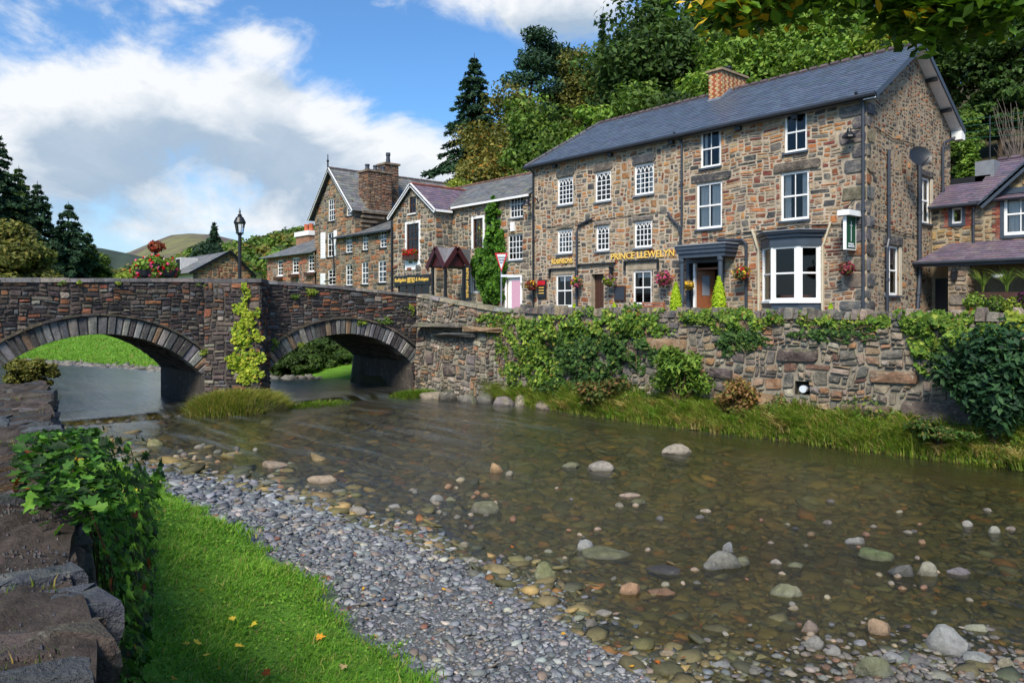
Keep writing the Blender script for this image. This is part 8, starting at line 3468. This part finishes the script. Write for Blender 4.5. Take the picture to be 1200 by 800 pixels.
def build_flowers():
    rs = np.random.default_rng(16)
    rng = random.Random(16)
    RED, PINK, WHT = S(200, 30, 44), S(226, 90, 140), S(230, 200, 206)
    x = -30.3
    c = at_x(182, 311, x)
    k = depth(c) / FPX
    th = thing('flower_planter', 'tiered display of red and pink flowers standing on the bridge', 'flowers', (c.x, c.y, 3.4))
    g = MB()
    g.tube([(c.x, c.y, 3.3), (c.x, c.y, at_x(182, 285, x).z)], .05, 8)
    g.build('post', M['iron'], th)
    for (px, py) in ((168, 315), (196, 315), (182, 308)):
        g = MB()
        q = at_x(px, py, x)
        g.lathe(q - Vector((0, 0, .35)), [(.1, 0), (.3, .1), (.42, .3)], 12)
        g.build('bowl', M['gutter'], th)
    for (px, py, r) in ((169, 313, 13), (195, 313, 13), (182, 309, 13), (180, 319, 13), (162, 319, 8), (203, 319, 8)):
        q = at_x(px, py, x)
        flower_ball(th, q, r * k, rs, rng, 700, G_BRIGHT, ((3, RED), (2, PINK), (.5, WHT)), 40, .075, .8, .045)
    q = at_x(183, 289, x)
    flower_ball(th, q, 9 * k, rs, rng, 420, [(2, S(130, 70, 56)), (1, S(150, 100, 60)), (1, S(110, 60, 50))], ((2, S(170, 70, 50)),), 40, .07, .75, .05)
    # window box on the bistro gable
    a, b, z0, z1 = BA2
    th = thing('window_box', 'wooden window box of red geraniums on the bistro gable', 'window box', BW.p((a + b) / 2, z0 - .3, .2), 'window boxes')
    g = MB()
    g.fbox(BW, a, b, z0 - .3, z0 - .04, .06, .32)
    g.build('trough', M['brownwood'], th)
    for t in (.15, .38, .62, .85):
        flower_ball(th, Vector(BW.p(lerp(a, b, t), z0 + .08, .2)), .2, rs, rng, 120, G_MID, ((1, RED),), 34, .05, .9, .05)
    # veranda plants: spiky cordylines and trailing greens in the trough
    VY = 28.15
    for i, (px, lab) in enumerate(((1152, 'spiky cordyline in the veranda trough nearest the pillar'), (1180, 'spiky cordyline in the middle of the veranda trough'), (1208, 'spiky cordyline at the picture edge of the veranda trough'))):
        p = at_y(px, 352, VY)
        th = thing('cordyline', lab, 'plant', (p.x, VY, 3.95), 'spiky plants of the veranda')
        n = 70
        a = rs.uniform(0, 6.283, n)
        lean = np.stack([np.cos(a), np.sin(a), np.zeros(n)], 1) * rs.uniform(.2, 1.1, (n, 1))
        v, f, c = blades(np.tile(np.array([[p.x, VY, 3.95]]), (n, 1)), rs.uniform(.8, 1.35, n), lean, rs, pal_np([(2, S(124, 150, 70)), (1, S(96, 124, 54)), (.6, S(170, 176, 100))], n, rs), rs.uniform(.018, .032, n), .7, 4)
        link('leaves', np_mesh('leaves', v, f, c), M['grass'], th)
    for i, (px, py, r, pal, lab) in enumerate(((1142, 354, 12, G_BRIGHT, 'bushy trailing plant at the pillar end of the veranda trough'), (1166, 358, 13, G_MID, 'dense trailing plant between the first two cordylines'), (1188, 360, 13, G_YEL, 'pale trailing plant between the last two cordylines'), (1200, 350, 9, [(2, S(90, 50, 80)), (1, S(80, 100, 50))], 'purple-leaved plant in the veranda trough'))):
        p = at_y(px, py, VY - .1)
        th = thing('trailing_plant', lab, 'plant', p, 'trailing plants of the veranda')
        flower_ball(th, p, r * depth(p) / FPX, rs, rng, 420, pal, (), 0, .06, 1.0)
    p = at_y(1170, 324, 28.2)
    th = thing('hanging_bowl', 'white hanging bowl on cords under the veranda roof', 'bowl', p)
    g = MB()
    g.lathe(p - Vector((0, 0, .06)), [(.05, 0), (.15, .03), (.2, .12), (.21, .13)], 14)
    g.build('bowl', M['white'], th)
    g = MB()
    for a in range(3):
        g.tube([p + Vector((.2 * math.cos(a * 2.1), .2 * math.sin(a * 2.1), .06)), p + Vector((0, 0, .55))], .007, 4)
    g.build('cord', M['iron'], th)
    for px, lab in ((1139.5, 'terracotta pot on the veranda ledge nearest the pillar'), (1149, 'terracotta pot on the veranda ledge further from the pillar')):
        p = at_y(px, 366, 28.0)
        th = thing('flower_pot', lab, 'pot', p, 'terracotta pots on the ledge')
        g = MB()
        g.lathe(p - Vector((0, 0, .02)), [(.06, 0), (.09, .14), (.1, .14), (.1, .19), (.085, .19)], 12)
        g.build('pot', M['terracotta'], th)
        g = MB()
        g.lathe(p + Vector((0, 0, .13)), [(.08, 0), (.07, .01)], 12)
        g.build('soil', M['brownwood'], th)


def build_overhang():
    """the branch of a tree that stands to the side of the camera"""
    rs = np.random.default_rng(18)
    rng = random.Random(18)
    root = at_d(1420, -60, 7.0)
    th = thing('overhanging_branch', 'dark leafy branch with yellowing leaves hanging in from above', 'branch', root)
    tb = MB()
    tb.col = S(70, 60, 48)
    P, Cc, Sz, Nn = [], [], [], []
    main = [root, at_d(1250, -70, 6.6), at_d(1080, -60, 6.2), at_d(950, -50, 6.0), at_d(850, -36, 5.8)]
    tb.tube(main, [.08, .06, .045, .03, .012], 7, cap=False)
    for (px, py, r) in ((860, -4, .17), (890, 2, .20), (920, -8, .18), (850, 20, .08), (905, 18, .08), (950, -20, .2), (1010, -22, .2), (1050, -12, .16), (1090, 2, .20), (1120, 12, .22), (1100, 26, .16), (1140, 28, .15), (1160, 0, .2), (1075, 0, .18), (1180, -16, .22)):
        c = at_d(px, py, rng.uniform(5.6, 6.4))
        s = min(main, key=lambda q: (q - c).length)
        limb(tb, s, c, .015, .004, rng, 0, 4)
        n = int(330 * (r / .2) ** 2)
        v = rs.normal(size=(n, 3)) * r * np.array([1, 1, .55])
        P.append(v + np.array(c))
        Nn.append(unit(rs.normal(size=(n, 3)) * .5 + np.array([0, 0, .9])))
        yel = px < 930
        Cc.append(pal_np([(3, S(86, 120, 34)), (2, S(62, 92, 28)), (1.4 if yel else .15, S(206, 170, 44)), (1, S(112, 140, 42))], n, rs, .2))
        Sz.append(rs.uniform(.04, .085, n))
    tb.build('limb', M['bark'], th)
    v, f, c = quads(np.concatenate(P), np.concatenate(Sz), np.concatenate(Nn), np.concatenate(Cc), .5, rs, .08)
    link('foliage', np_mesh('foliage', v, f, c), M['leaf'], th)


build_baskets()
build_topiary()
build_creeper()
build_signs()
build_flowers()
build_overhang()
